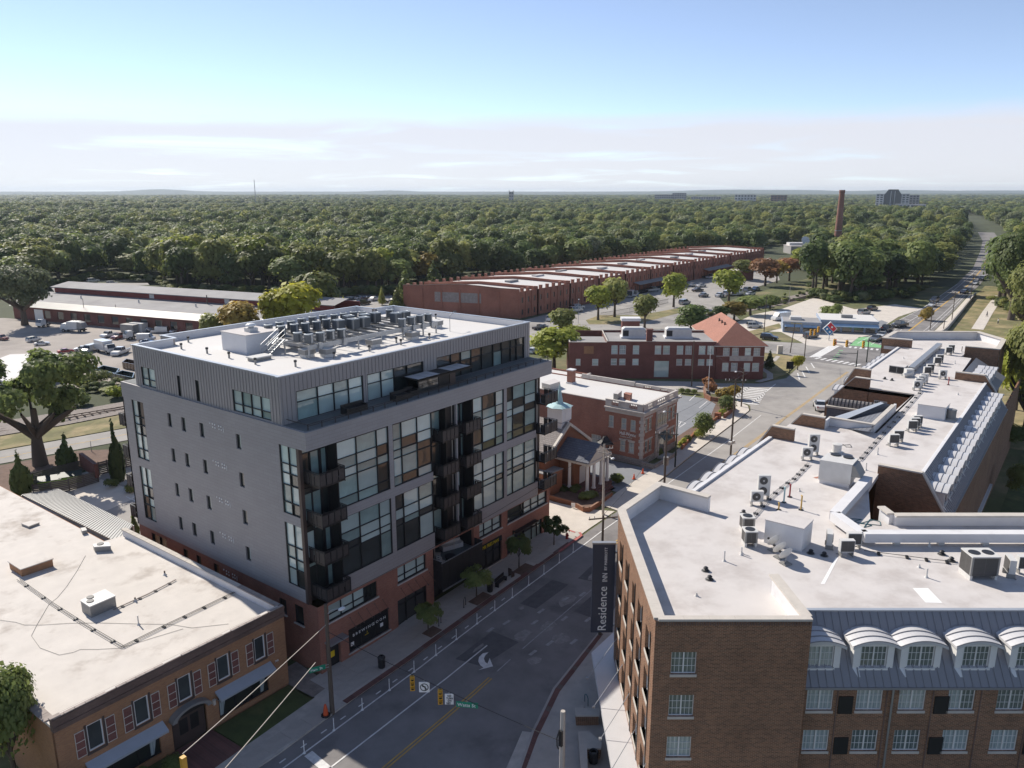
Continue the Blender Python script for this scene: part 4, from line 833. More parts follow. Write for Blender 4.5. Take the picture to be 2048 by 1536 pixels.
rowsC = [('back', cr_, [(9.75,17.35),(11.37,17.73),(12.5,17.4),(14.2,17.9),(15.6,17.9),(16.9,17.8),(18.0,17.3),(19.2,17.2),(20.5,17.1)]),
 ('second', cr_, [(10.1,15.8),(11.5,15.6),(12.6,15.3),(13.9,15.2),(15.4,15.5),(21.1,16.4),(24.0,15.2),(26.3,15.3),(26.6,13.9)]),
 ('middle', cb_, [(15.1,13.3),(16.4,12.6),(17.8,12.6),(17.6,14.6),(19.2,14.0),(20.6,13.9),(21.8,12.0),(23.1,12.0)]),
 ('front', cr_, [(8.7,11.5),(8.75,10.0),(10.0,9.9),(11.3,10.0),(12.4,9.75),(20.3,9.6),(21.7,9.7),(23.1,9.75),(24.3,9.7)])]
for rname, pr, pts in rowsC:
 for i, (x, y) in enumerate(pts):
  dup(pr, (x,y,ZS if not (x > 25) else ZR+.3), rn.uniform(-.15,.15), '%s condenser from the left in the %s row on the grey building roof' % (nth(i), rname), GRP)
for p in (cr_, cb_):
 for c2 in KIDS(p): D.objects.remove(c2)
 D.objects.remove(p)
_kid.clear()
def small_unit(x, y, z, lab, sx=1.3, sy=1.0, sz=.6):
 t = thing('roof_ventilator', lab, 'roof unit', (x,y,z)); put('curb', MB().box(-sx/2+.08,sx/2-.08,-sy/2+.08,sy/2-.08,0,.3).mesh('curb', M['unit']), t); put('hood', MB().box(-sx/2,sx/2,-sy/2,sy/2,.3,.3+sz).mesh('hood', M['unit_grey']), t); put('lid', MB().box(-sx/2-.04,sx/2+.04,-sy/2-.04,sy/2+.04,.3+sz,.34+sz).mesh('lid', M['unit']), t)
for x,y,l in ((8.6,10.2,'boxy pale roof ventilator at the foot of the steel steps'),(9.9,8.9,'boxy roof ventilator right of the one at the steps'),(15.6,8.9,'boxy white ventilator in front of the middle of the condenser frame'),(20.9,8.8,'boxy white ventilator in front of the right hand condensers'),(27.6,11.6,'boxy ventilator at the right end of the condenser frame')):
 small_unit(x,y,ZR,l,1.2,1.0,.45)
vp = thing('roof_vent', 'spare capped vent pipe not yet placed', 'vent pipe', (0,0,-500)); put('pipe', MB().cyl((0,0,0),(0,0,.42),.09,seg=8).mesh('pipe', M['unit_grey']), vp); put('cap', MB().cyl((0,0,.42),(0,0,.6),.14,.13,seg=8).mesh('cap', M['black']), vp); KIDS(vp)
for i,(x,y) in enumerate([(3.78,11.21),(5.3,7.63),(3.95,15.39),(3.95,18.9),(3.66,22.78),(6.02,25.5),(9.85,25.5),(14.1,25.5),(9.65,7.7),(13.8,7.55),(17.9,7.45),(22.0,7.45),(18.4,8.6),(32.2,15.9)]):
 dup(vp,(x,y,ZR),0,'%s small capped vent pipe on the grey roof, counted from the left corner' % nth(i),'small vent pipes on the grey building roof')
lpst = thing('roof_lamp', 'thin roof lamp on a bent pole near the right end of the grey roof', 'lamp', (26.6,8.7,ZR)); put('pole', MB().tube([(0,0,0),(0,0,1.7),(.5,.2,1.85),(1.3,.5,1.95)],.035,6).mesh('pole', M['galv']), lpst); put('lamp_head', MB().box(1.2,1.6,.4,.65,1.9,2.0).mesh('head', M['black']), lpst)
# ================================================================ the brick hotel on the right
HR = R(-52.94); HZ = 16.3; RZ = 15.0
HA = gp(1311.4,1238,HZ)
H = thing('hotel', 'brown brick hotel with white flat roofs, stone copings and grey metal mansards', 'building', (HA[0],HA[1],0), HR)
HM = Matrix.Translation((HA[0],HA[1],0)) @ Matrix.Rotation(HR,4,'Z'); HI = HM.inverted()
def hl(name, mb, m, parent=None, smooth=False):    # geometry given in the bay frame (x along the near front, y away)
 return put(name, mb.mesh(name, M[m] if isinstance(m,str) else m, smooth), parent or H)
def hs(name, mb, m, smooth=False):                 # geometry given in street coordinates
 o = put(name, mb.mesh(name, M[m], smooth), H); o.matrix_local = HI; return o
def toS(x, y): v = HM @ Vector((x,y,0)); return (v.x, v.y)
def toH(x, y): v = HI @ Vector((x,y,0)); return (v.x, v.y)
Rz = K(1360,640,688); Q = K(1580,760,280); S = K(1740,640,280); T = K(1640,940,408); U = K(1600,740,240); V = K(1200,940,240); W = K(1480,960,280)
def P1(f, x, y, z): return gp(*f((x,y))[0], z)
def hwin(w, h, key, fr=.05, rows=2, cols=4, m=None):
 """white double window: frame with centre stile and thin grilles; returns mesh of the frame"""
 k = ('hwin', round(w,2), round(h,2))
 if k not in MESH:
  mb = MB().box(-w/2,w/2,-.02,.05,0,fr).box(-w/2,w/2,-.02,.05,h-fr,h).box(-w/2,-w/2+fr,-.02,.05,fr,h-fr).box(w/2-fr,w/2,-.02,.05,fr,h-fr).box(-.035,.035,-.03,.05,fr,h-fr)
  for sx in (-1,1):
   for i in (1,2): mb.box(sx*w/6*i-.01 if i<3 else 0,sx*w/6*i+.01,-.005,.02,fr,h-fr)
  for i in (1,2): mb.box(-w/2+fr,w/2-fr,-.004,.02,h*i/3-.01,h*i/3+.01)
  MESH[k] = mb.mesh('window', M['white'])
  MESH[k+('s',)] = MB().box(-w/2-.04,w/2+.04,-.16,.02,-.17,-.012).mesh('sill', M['coping'])
  MESH[k+('p',)] = {mm: MB().face([(-w/2+fr,.025,fr),(-.03,.025,fr),(-.03,.025,h-fr),(-w/2+fr,.025,h-fr)]).mesh('pane', M[mm]) for mm in ('curtain','curtain_dark','glass_dark')}
 return k
def add_hwin(parent, x, y, z, rz, w=1.42, h=1.38, sill=True, mats=('curtain','curtain','curtain_dark'), pm=None):
 k = hwin(w,h,None); o = put('window', MESH[k], parent, (x,y,z), rz)
 c = rn.choice(mats)
 for i in (0,1):
  put('pane', MESH[k+('p',)][c if rn.random()<.8 else rn.choice(mats)], o, (i*(w/2-.05+.03) if i else 0,0,0))
 if sill: put('sill', MESH[k+('s',)], o)
 return o
WX = [(.98,2.38)]
fh = [(a,b,z,z+1.38) for a,b in WX for z in (4.75,7.46,10.17,12.88)]
hl('front_wall', MB().holes((0,0,-.5),(1,0,0),8.6,HZ+.4,[(a,b,c+.5,d+.5) for a,b,c,d in fh],.14), 'brick_hotel')
for a,b,z,t in fh: add_hwin(H,(a+b)/2,.12,z,0)
cols = [(1.3,2.8),(4.2,5.75),(6.95,8.0),(9.7,11.1),(12.55,14.0)]
sh = []
for a,b in cols:
 for z in (4.7,7.42,10.14,12.86): sh.append((15.3-b,15.3-a,z-.1,z+1.55))
hl('street_wall', MB().holes((0,15.3,-.5),(0,-1,0),15.3,HZ+.4,[(a,b,c+.5,d+.5) for a,b,c,d in sh],.25), 'brick_hotel_warm')
for a,b in cols:
 for z in (4.7,7.42,10.14,12.86):
  o = add_hwin(H,.22,(a+b)/2,z,R(-90),round(b-a-.02,2),1.5,False,('glass_dark','curtain_dark')); hl('sill', MB().box(-.05,.22,a-.04,b+.04,z-.3,z-.1), 'coping')
 hl('pilaster_strip', MB().box(-.04,-.005,a-.26,a-.08,2,14.8), 'bronze')
Bp, Cp, Dp, R2 = (0,15.3), (3.94,20.83), (7.44,17.93), (8.35,5.2)
mb = MB()
def wall_run(mb, a, b, z0, z1):
 a, b = Vector(a), Vector(b); d = (b-a).normalized(); mb.holes((a.x,a.y,z0),(d.x,d.y,0),(b-a).length,z1-z0,[])
wall_run(mb,Cp,Bp,-.5,HZ-.1); wall_run(mb,Dp,Cp,-.5,HZ-.1); wall_run(mb,(8.6,0),(8.6,.7),-.5,HZ-.1); hl('bay_wall', mb, 'brick_hotel')
mb = MB()
for i in range(61): mb.box(.05+i*.14,.12+i*.14,-.05,0,HZ-.38,HZ-.1)
o = hl('dentil_course', mb, 'brick_tan_dark'); o['kind'] = 'stuff'
def parapet(pts, zb, zt, th, capw, frame, closed=False, cap='coping', lining='wall_white', slope=None):
 """parapet along a polyline; outside lies to the right of the walking direction; white lining inside, coping stones on top"""
 n = len(pts); seg = [(pts[i], pts[(i+1)%n]) for i in range(n if closed else n-1)]
 for k,(a,b) in enumerate(seg):
  a, b = Vector(a), Vector(b); d = (b-a); L = d.length; d.normalize(); ln = Vector((-d.y,d.x)); ang = math.atan2(d.y,d.x)
  c = (a+b)/2 + ln*(th/2)
  frame('parapet', MB().obox((c.x,c.y,zb), L-.004, th, zt-zb, ang), lining)
  m = max(1, round(L/1.5)); c0 = a + ln*(capw/2-.1)
  for i in range(m):
   p = c0 + d*(L*(i+.5)/m); frame('coping', MB().obox((p.x,p.y,zt+.001*(k%3)), L/m-(.008 if m>1 else -.0), capw, .13, ang), cap)
parapet([Dp,Cp,Bp,(0.03,.12)][::1],RZ-.3,HZ-.12,.3,.62,hl)
parapet([(0.15,.02),(8.6,.02)][::1],RZ-.3,HZ-.11,.26,.42,hl)
parapet([(8.6,.3),R2],RZ-.3,HZ-.115,.26,.6,hl)
hl('roof', MB().prism([(0.1,0.1),(8.55,.1),(8.4,5.3),(7.44,17.8),(3.95,20.7),(0.1,15.3)],RZ-.4,RZ+.008), 'roof_white')
wx0, wx1 = 8.6, 44.0
wins = [(9.02,10.53),(11.86,13.36),(14.3,15.82),(17.11,18.65),(19.93,21.5),(22.6,24.1),(25.1,26.6)]
wh = [(a-wx0,b-wx0,z+.5,z+1.9) for a,b in wins for z in (1.95,4.65,7.35,10.06)]
hl('wing_wall', MB().holes((wx0,.68,-.5),(1,0,0),wx1-wx0,12.1,wh,.12), 'brick_hotel')
for a,b in wins:
 for z in (4.65,7.35,10.06): add_hwin(H,(a+b)/2,.78,z,0,round(b-a,2),1.4)
for x in (10.85,16.35,21.9):
 for z in (4.45,7.15,9.86): hl('vent_louvre', MB().box(x,x+.82,.62,.72,z,z+1.12), 'black')
for x in (10.72,13.55,16.2,18.95,21.75): hl('pilaster_edge', MB().box(x,x+.06,.64,.7,-.5,11.5), 'brick_tan_dark')
hl('downpipe', MB().cyl((13.87,.58,-.5),(13.87,.58,11.6),.06,seg=8).cyl((14.25,.58,11.2),(14.25,.58,11.6),.05,seg=8), 'galv')
hl('gutter', MB().box(wx0,wx1,.42,.68,11.56,11.7), 'mansard')
def slope_quad(mb, x0, x1, y0, z0, y1, z1): mb.face([(x0,y0,z0),(x1,y0,z0),(x1,y1,z1),(x0,y1,z1)])
hl('mansard', (lambda m: (slope_quad(m,wx0,wx1,.5,11.7,3.2,15.0), m)[1])(MB()), 'mansard')
x = wx0 + .1; sl_ = math.hypot(2.7,3.3); i = 0
def seamrib(mb, x, y0, z0, y1, z1, w=.03, h=.045):
 ny, nz = -(z1-z0)/sl_, (y1-y0)/sl_
 p = lambda xx, y, z, k: (xx, y+ny*k, z+nz*k)
 mb.add([p(x-w,y0,z0,0),p(x+w,y0,z0,0),p(x+w,y1,z1,0),p(x-w,y1,z1,0),p(x-w,y0,z0,h),p(x+w,y0,z0,h),p(x+w,y1,z1,h),p(x-w,y1,z1,h)],[(4,5,6,7),(0,1,5,4),(1,2,6,5),(2,3,7,6),(3,0,4,7)])
rib = None
while x < wx1:
 if rib is None: mbr = MB(); seamrib(mbr,0,.5,11.7,3.2,15.0); rib = mbr.mesh('standing_seam', M['mansard'])
 put('standing_seam', rib, H, (x,0,0)); x += .46
hl('ridge_trim', MB().box(wx0,wx1,3.1,3.35,14.98,15.06), 'metal_trim')
def dormer(mk, w=2.3, d=2.4, n=12):
 """barrel dormer, front at y=0, width w, seat z=0; returns (cheeks, barrel, ribs)"""
 c = MB().box(-w/2,-.78,0,.12,0,1.55).box(.78,w/2,0,.12,0,1.55).box(-.78,.78,0,.12,1.42,1.6).box(-.85,.85,-.08,.1,-.1,.02)
 c.add([(-w/2,.12,0),(-w/2,.12,1.55),(-w/2,1.4,1.55),(-w/2+.08,.12,0),(-w/2+.08,.12,1.55),(-w/2+.08,1.4,1.55)],[(0,2,1),(3,4,5),(0,1,4,3),(1,2,5,4)])
 c.add([(w/2,.12,0),(w/2,.12,1.55),(w/2,1.4,1.55),(w/2-.08,.12,0),(w/2-.08,.12,1.55),(w/2-.08,1.4,1.55)],[(0,1,2),(5,4,3),(3,4,1,0),(4,5,2,1)])
 c.add([(-w/2,.0,-.0),(-.78,.0,0),(-.78,-.5,-.62),(-w/2,0,-.0)],[(0,1,2)])
 b = MB(); hw, ri = w/2+.2, .34; pts = []
 for i in range(n+1):
  t = -1 + 2*i/n; pts.append((t*hw, 1.5 + ri*(1-t*t)))
 for i in range(n):
  (xa,za),(xb,zb) = pts[i], pts[i+1]
  b.face([(xa,-.28,za),(xb,-.28,zb),(xb,d,zb),(xa,d,za)]); b.face([(xa,-.28,za-.16),(xb,-.28,zb-.16),(xb,-.28,zb),(xa,-.28,za)])
  b.face([(xa,-.28,za-.16),(xa,d,za-.16),(xb,d,zb-.16),(xb,-.28,zb-.16)])
 b.face([(pts[0][0],-.28,pts[0][1]-.16),(pts[0][0],-.28,pts[0][1]),(pts[0][0],d,pts[0][1]),(pts[0][0],d,pts[0][1]-.16)]); b.face([(pts[-1][0],-.28,pts[-1][1]),(pts[-1][0],-.28,pts[-1][1]-.16),(pts[-1][0],d,pts[-1][1]-.16),(pts[-1][0],d,pts[-1][1])])
 r = MB()
 for y in (-.25,.32,.88,1.45):
  for i in range(n):
   (xa,za),(xb,zb) = pts[i], pts[i+1]; r.add([(xa,y-.02,za),(xb,y-.02,zb),(xb,y-.02,zb+.05),(xa,y-.02,za+.05),(xa,y+.02,za),(xb,y+.02,zb),(xb,y+.02,zb+.05),(xa,y+.02,za+.05)],[(0,1,2,3),(7,6,5,4),(3,2,6,7)])
 return c.mesh('dormer', M['white']), b.mesh('barrel_roof', M['dormer_metal']), r.mesh('roof_rib', M['mansard'])
dm = dormer(0)
def add_dormer(x, y, z, rz, win=True, s=1.0):
 o = put('dormer', dm[0], H, (x,y,z), rz, s); put('barrel_roof', dm[1], o); put('roof_rib', dm[2], o)
 if win: add_hwin(o,0,.08,.03,0,1.5,1.36,False,('curtain_dark','curtain','curtain_dark'))
 return o
for x in (9.75,12.8,15.5,18.65,21.75,24.6,27.5): add_dormer(x,1.15,12.5,0)
hl('wing_roof', MB().box(8.4,wx1,3.2,15.4,RZ-.4,RZ+.004), 'roof_white')
hl('roof_join', MB().prism([(5,2),(8.6,3.3),(20,4),(20,16),(12,20),(7.4,17.8),(4,12)],RZ-.4,RZ+.006), 'roof_white')
parapet([(wx1,15.5),(20.45,15.5),(20.35,16.9)],RZ-.3,15.75,.3,.6,hl)
hl('inner_wall', MB().box(20.4,wx1,15.4,15.45,-.5,RZ-.1), 'brick_hotel')
tr = [(15.6,14.9),(16.4,11.6),(wx1,11.6)]
def beam(name, a, b, z0, z1, w, m, fr=hl):
 a, b = Vector(a), Vector(b); d = b-a; c = (a+b)/2; return fr(name, MB().obox((c.x,c.y,z0), d.length+w*.0, w, z1-z0, math.atan2(d.y,d.x)), m)
a_, b_ = toH(*P1(T,150,440,15.8)), toH(*P1(T,430,640,15.8)); c_ = toH(*P1(T,480,80,15.8)); e_ = (wx1, toH(*P1(T,1800,645,15.8))[1])
for p, q in ((c_,a_),(a_,b_),(b_,e_)): beam('roof_duct',p,q,15.3,15.95,.75,'wall_white')
for i in range(8): hl('duct_stand', MB().box(b_[0]+2.2+i*3.1,b_[0]+2.6+i*3.1,b_[1]-.2,b_[1]+.3,RZ,15.3), 'unit')
MBR = MB(); LW = [(17,-22.5),(46,-22.5),(46,-25.9),(47.7,-26.0),(47.7,-30.1),(66.9,-30.5),(66.9,-22.5),(98,-22.5),(96,-33),(79.3,-33.4),(79.3,-36.65),(35.3,-36.75),(35.2,-33.7),(30.6,-33.9),(20,-36.6),(14,-30)]
hs('long_roof', MB().prism(LW,RZ-.4,RZ), 'roof_white')
hs('street_facade', MB().box(12,46,-20.9,-20.7,-.5,12.0).box(67,97,-20.9,-20.7,-.5,12.0), 'brick_hotel')
def smansard(y0, z0, y1, z1, x0, x1, name='mansard'):
 m = MB(); m.face([(x0,y0,z0),(x1,y0,z0),(x1,y1,z1),(x0,y1,z1)] if y1 > y0 else [(x1,y0,z0),(x0,y0,z0),(x0,y1,z1),(x1,y1,z1)]); return hs(name, m, 'mansard')
smansard(-20.55,12.0,-22.5,15.0,14.5,45.6); smansard(-20.55,12.0,-22.5,15.0,67,98)
sdm = []
for i,x in enumerate((25.2,28.1,31.0,33.9,36.8)):
 hx, hy = toH(x,-20.9); add_dormer(hx,hy,12.4,R(180)-HR,False)
for i,x in enumerate((70,75.5,78.4,81.3,84.2,87.1,90,92.9,95.8)):
 hx, hy = toH(x,-20.9); add_dormer(hx,hy,12.4,R(180)-HR,False)
hs('roof_edge', MB().box(18,39.5,-22.75,-22.4,15.0,15.18).box(72.8,98,-22.75,-22.4,15.0,15.18), 'wall_white')
def gable(x, prof, m='brick_hotel', th=.35, cap=True):
 """cross wall at street position x; prof = list of (y, z) along its top from the outer eave inwards"""
 ys = [p[0] for p in prof]; base = [(ys[-1],-.5),(ys[0],-.5)]; poly = prof + base
 mb = MB(); n = len(poly); fr = [(x,y,z) for y,z in poly]; bk = [(x+th,y,z) for y,z in poly]
 a = sum(poly[i][0]*poly[(i+1)%n][1]-poly[(i+1)%n][0]*poly[i][1] for i in range(n))
 idx = list(range(n)) if a < 0 else list(range(n-1,-1,-1))
 mb.add(fr+bk,[tuple(idx),tuple(n+i for i in idx[::-1])]+[(i,(i+1)%n,n+(i+1)%n,n+i) for i in range(n)]); hs('cross_wall', mb, m)
 if cap:
  for (ya,za),(yb,zb) in zip(prof[:-1],prof[1:]):
   d = Vector((0,yb-ya,zb-za)); L = d.length; d.normalize(); up = Vector((0,-d.z,d.y));
   if up.z < 0: up = -up
   p = Vector((x-.1,ya,za)); q = Vector((x-.1,yb,zb)); ww = Vector((th+.2,0,0)); h = up*.12; p += up*.002; q += up*.002
   hs('coping', MB().add([p,p+ww,q+ww,q,p+h,p+ww+h,q+ww+h,q+h],[(0,1,2,3),(7,6,5,4),(0,4,5,1),(1,5,6,2),(2,6,7,3),(3,7,4,0)]), 'coping')
gable(39.6,[(-20.4,12.4),(-22.6,16.2),(-24.8,16.2)]); gable(45.7,[(-20.4,12.2),(-23.7,16.2),(-26.0,16.2)])
gable(66.9,[(-20.4,12.4),(-23.7,16.2),(-25.5,16.2)]); gable(72.5,[(-20.4,12.4),(-22.3,16.2),(-24.3,16.2)])
hs('recess_wall', MB().box(66.9,67.2,-30.6,-25.4,-.5,15.0), 'brick_hotel'); hs('coping', MB().box(66.8,67.2,-30.6,-25.5,15.02,15.16), 'coping')
hx, hy = toH(66.8,-27.0); add_hwin(H,hx,hy,12.3,R(-90)-HR,1.5,1.4,True)
hs('recess_side', MB().box(47.6,66.9,-30.7,-30.5,-.5,15.0), 'brick_hotel')
hs('low_wall', MB().box(45.9,47.8,-26.1,-25.9,14.2,15.9).box(47.5,47.75,-30.2,-26.1,15.0,15.8).box(47.75,58,-30.4,-30.15,15.0,15.8), 'wall_white')
hs('coping', MB().box(47.4,47.85,-30.5,-25.9,15.8,15.93), 'coping'); hs('coping', MB().box(47.85,57,-30.5,-30.05,15.8,15.932), 'coping')
pa = [(*P1(Rz,870,628,14.4),14.4),(*P1(Rz,1120,664,15.6),15.6),(*P1(Rz,1280,515,15.7),15.7),(*P1(Rz,1215,492,16.2),16.2)]
hs('hip_roof', MB().face(pa), 'slate');
pb = [(*P1(Rz,845,600,14.5),14.5),(*P1(Rz,900,628,14.5),14.5),(*P1(Rz,1215,495,16.28),16.28),(*P1(Rz,1195,488,16.26),16.26)]
hs('hip_flashing', MB().face(pb), 'metal_trim')
q0, q1 = P1(U,470,600,13.4), P1(U,1080,680,13.4)
dv = (Vector(q1)-Vector(q0)).normalized(); nv = Vector((dv.y,-dv.x))
mb = MB(); cc = (Vector(q0)+Vector(q1))/2
mb.obox((cc.x,cc.y,6), (Vector(q1)-Vector(q0)).length, .3, 7.2, math.atan2(dv.y,dv.x)); hs('slate_wall', mb, 'shingle_blue')
mb = MB(); mb.obox((cc.x,cc.y,13.2), (Vector(q1)-Vector(q0)).length+.3, .7, .22, math.atan2(dv.y,dv.x)); hs('awning_fascia', mb, 'coping')
L_ = (Vector(q1)-Vector(q0)).length + 1.5; nseg = 13
bk = Vector((-dv.y,dv.x)) if Vector((-dv.y,dv.x)).x > 0 else -Vector((-dv.y,dv.x))
mo = MB()
for j in range(8):
 t0, t1 = math.pi*j/8, math.pi*(j+1)/8
 f_ = lambda t: Vector((bk.x*(1-math.cos(t))*.6, bk.y*(1-math.cos(t))*.6, 13.44+math.sin(t)*.85))
 a0, a1 = f_(t0), f_(t1); s0 = Vector((q0[0],q0[1],0)); s1 = s0 + Vector((dv.x,dv.y,0))*L_
 mo.face([s0+a0,s1+a0,s1+a1,s0+a1])
hs('barrel_awning', mo, 'awning_grey')
for i in range(nseg):
 mr_ = MB()
 for j in range(8):
  t0, t1 = math.pi*j/8, math.pi*(j+1)/8; a0, a1 = f_(t0), f_(t1); s0 = Vector((q0[0],q0[1],0)) + Vector((dv.x,dv.y,0))*(L_*(i+.4)/nseg); s1 = s0 + Vector((dv.x,dv.y,0))*.12
  k0 = Vector((0,0,.04)); mr_.face([s0+a0+k0,s1+a0+k0,s1+a1+k0,s0+a1+k0])
 hs('awning_rib', mr_, 'black')
gable(35.0,[(-39.4,12.0),(-37.1,15.75),(-33.6,15.75)]); gable(79.3,[(-39.3,12.0),(-36.6,15.95),(-33.2,15.95)])
hs('garden_wall', MB().box(35.3,100,-39.3,-39.1,-.5,12.0), 'brick_hotel')
smansard(-39.5,12.0,-36.75,15.0,35.3,79.3); smansard(-37.6,12.6,-33.5,15.0,79.6,97)
ribs = MB(); nrm = Vector((0,-3.0,2.75)).normalized()*.05; x = 35.6
ribm = MB().add([(-.03,-39.5,12.0),(.03,-39.5,12.0),(.03,-36.75,15.0),(-.03,-36.75,15.0),(-.03,-39.5+nrm.y,12+nrm.z),(.03,-39.5+nrm.y,12+nrm.z),(.03,-36.75+nrm.y,15+nrm.z),(-.03,-36.75+nrm.y,15+nrm.z)],[(4,5,6,7),(0,1,5,4),(3,0,4,7),(1,2,6,5)]).mesh('standing_seam', M['mansard'])
while x < 79.2:
 o = put('standing_seam', ribm, H); o.matrix_local = HI @ Matrix.Translation((x,0,0)); x += .5
hs('ridge_trim', MB().box(35.3,79.3,-36.9,-36.6,14.99,15.1), 'wall_white'); hs('gutter', MB().box(35.3,79.3,-39.62,-39.45,11.86,12.02), 'mansard')
for i in range(16):
 x = 37.2 + i*2.62; hx, hy = toH(x,-38.85); add_dormer(hx,hy,12.75,R(0)-HR,False,.92)
for i in range(5):
 x = 81.4 + i*2.7; hx, hy = toH(x,-36.6); add_dormer(hx,hy,13.1,R(0)-HR,False,.92)
hs('entrance_canopy', MB().prism(G(*[(*p,3.2) for p in K(1640,940,408)((1490,430),(1620,430),(1730,160),(1620,145))]),3.2,3.45), 'dormer_metal')
FB = [P1(S,185,255,HZ),P1(S,360,160,HZ),P1(S,1590,165,HZ),P1(S,1990,280,HZ),P1(S,1900,425,HZ),P1(S,1395,380,HZ)]
parapet([FB[5],FB[4],FB[3],FB[2],FB[1],FB[0],P1(S,625,290,HZ)],RZ-.3,HZ-.12,.35,.7,hs)
mb = MB(); ring = [P1(S,625,290,HZ),FB[0],FB[1],FB[2],FB[3],FB[4],FB[5]]
ring = ring[::-1]
for a,b in zip(ring[:-1],ring[1:]):
 a, b = Vector(a), Vector(b); d = (b-a).normalized(); o_ = Vector((d.y,-d.x))*.06; mb.holes((a.x+o_.x,a.y+o_.y,-.5),(d.x,d.y,0),(b-a).length,HZ+.38,[])
hs('end_block_wall', mb, 'brick_hotel')
hs('end_block_roof', MB().prism([P1(S,600,300,HZ),FB[0],FB[1],FB[2],FB[3],FB[4],FB[5],(90,-31),(90,-24)],RZ-.5,RZ-.01), 'roof_white')
cz = 4.0; zl = K(1130,1180,250,1079)
cpts = [toH(*gp(*p,cz)) for p in zl((228,540),(420,362),(425,590),(640,1560),(420,1640))]
mb = MB().prism(cpts,cz-.22,cz); hl('canopy', mb, 'dormer_metal')
mb = MB().prism([(p[0]*1.0,p[1]) for p in cpts],cz-.30,cz-.225); hl('canopy_edge', mb, 'white')
for i in range(6):
 y = -4 + i*3.3; ex = cpts[0][0]*.55 + (cpts[4][0]*.2)
 hl('tie_rod', MB().cyl((-1.7-(.12*i),y,cz+.02),(0,y+1.5,cz+2.4),.022,seg=5).box(-1.8-(.12*i),-1.6-(.12*i),y-.1,y+.1,cz,cz+.12), 'galv')
zs = K(1200,940,240); b0 = P1(zs,150,1240,HZ-1);
bt = thing('blade_sign', 'tall navy blade sign with white hotel name on the far corner of the brick bay', 'sign')
zb_ = K(1160,940,600,1546)
p_t = zb_((145,368))[0]; p_b = zb_((140,668))[0]
hb = toH(*gp(p_t[0]+8, p_t[1], 14.2)); sx_, sy_ = toS(-.95,15.6)
zt_, zb2 = zat(sx_,sy_,p_t[1]+4), zat(sx_,sy_,p_b[1]+64)
bt.location = (sx_,sy_,zb2); bt.rotation_euler = (0,0,HR)
put('panel', MB().box(-.85,.85,-.12,.12,0,zt_-zb2).mesh('panel', M['navy']), bt); put('cap', MB().box(-.9,.9,-.16,.16,zt_-zb2,zt_-zb2+.12).mesh('cap', M['galv']), bt)
put('bracket', MB().box(.85,.98,-.05,.05,.5,.65).box(.85,.98,-.05,.05,zt_-zb2-.8,zt_-zb2-.65).mesh('bracket', M['galv']), bt)
hh = zt_-zb2; lettering('Residence', hh*.125, 'textwhite', bt, (.3,-.13,hh*.02), (R(90),R(-90),0), sx=1.0); lettering('INN', hh*.075, 'textwhite', bt, (.3,-.13,hh*.58), (R(90),R(-90),0), sx=.75); lettering('BY MARRIOTT', hh*.04, 'textwhite', bt, (.25,-.13,hh*.71), (R(90),R(-90),0))
t = thing('entrance_steps', 'concrete steps between low brick walls beside the white hotel canopy', 'steps', (8.8,-21,0.1))
for i in range(5): MB().box(8.35+i*.0,9.0,-20.0-i*.32,-19.7-i*.32,0.1,.75-i*.12).build('step', M['concrete'], t)
def wallbit(lab, pts, z, m='brick_hotel'):
 t = thing('planter_wall', lab, 'low wall', (pts[0][0],pts[0][1],.1)); MB().prism(pts,.1,z).build('brickwork', M[m], t)
 c0 = Vector((sum(p[0] for p in pts)/len(pts),sum(p[1] for p in pts)/len(pts))); MB().prism([(c0.x+(p[0]-c0.x)*1.06,c0.y+(p[1]-c0.y)*1.06) for p in pts],z+.002,z+.12).build('cap', M['coping'], t)
def gC(x,y,z=.1): return gp(*C3((x,y))[0],z)
wallbit('stone capped brick wall at the top of the hotel steps', [gC(1780,955,1.0),gC(1920,958,1.0),gC(1920,1000,1.0),gC(1785,1000,1.0)], .95)
wallbit('stone capped wall sloping down beside the hotel steps', [gC(1800,1105,.9),gC(1860,1100,.9),gC(1935,1165,.9),gC(1930,1200,.9),gC(1850,1200,.9),gC(1855,1330,.9),gC(1815,1330,.9)], .85)
def rack(x, y, lab, m='black', z=None, rz=.4):
 z = gz(x)+.15 if z is None else z
 t = thing('bike_rack', lab, 'bike rack', (x,y,z), rz); pts = [(-.3,0,0),(-.3,0,.65)] + [(-.3*math.cos(a*math.pi/8),0,.65+.25*math.sin(a*math.pi/8)) for a in range(1,8)] + [(.3,0,.65),(.3,0,0)]
 put('hoop', MB().tube(pts,.03,6).mesh('hoop', M[m]), t); put('foot', MB().box(-.36,-.24,-.06,.06,0,.02).box(.24,.36,-.06,.06,0,.02).mesh('foot', M[m]), t)
rack(*gC(1845,935,.13),'teal bike hoop on the hotel pavement above the steps','teal',.15,1.0); rack(11.5,-2.8,'black bike hoop beside the first street tree'); rack(15.2,-2.65,'black bike hoop between the first and second street trees')
t = thing('litter_bin', 'dark round litter bin beside the hotel steps under the canopy', 'bin', (*gC(1888,1280,.1),.1)); put('drum', MB().lathe((0,0,0),[(.28,0),(.32,.1),(.34,.9),(.30,.95),(.2,.9)],14).mesh('drum', M['black']), t); put('liner', MB().cyl((0,0,.6),(0,0,.7),.2,seg=12).mesh('liner', M['unit_grey']), t)
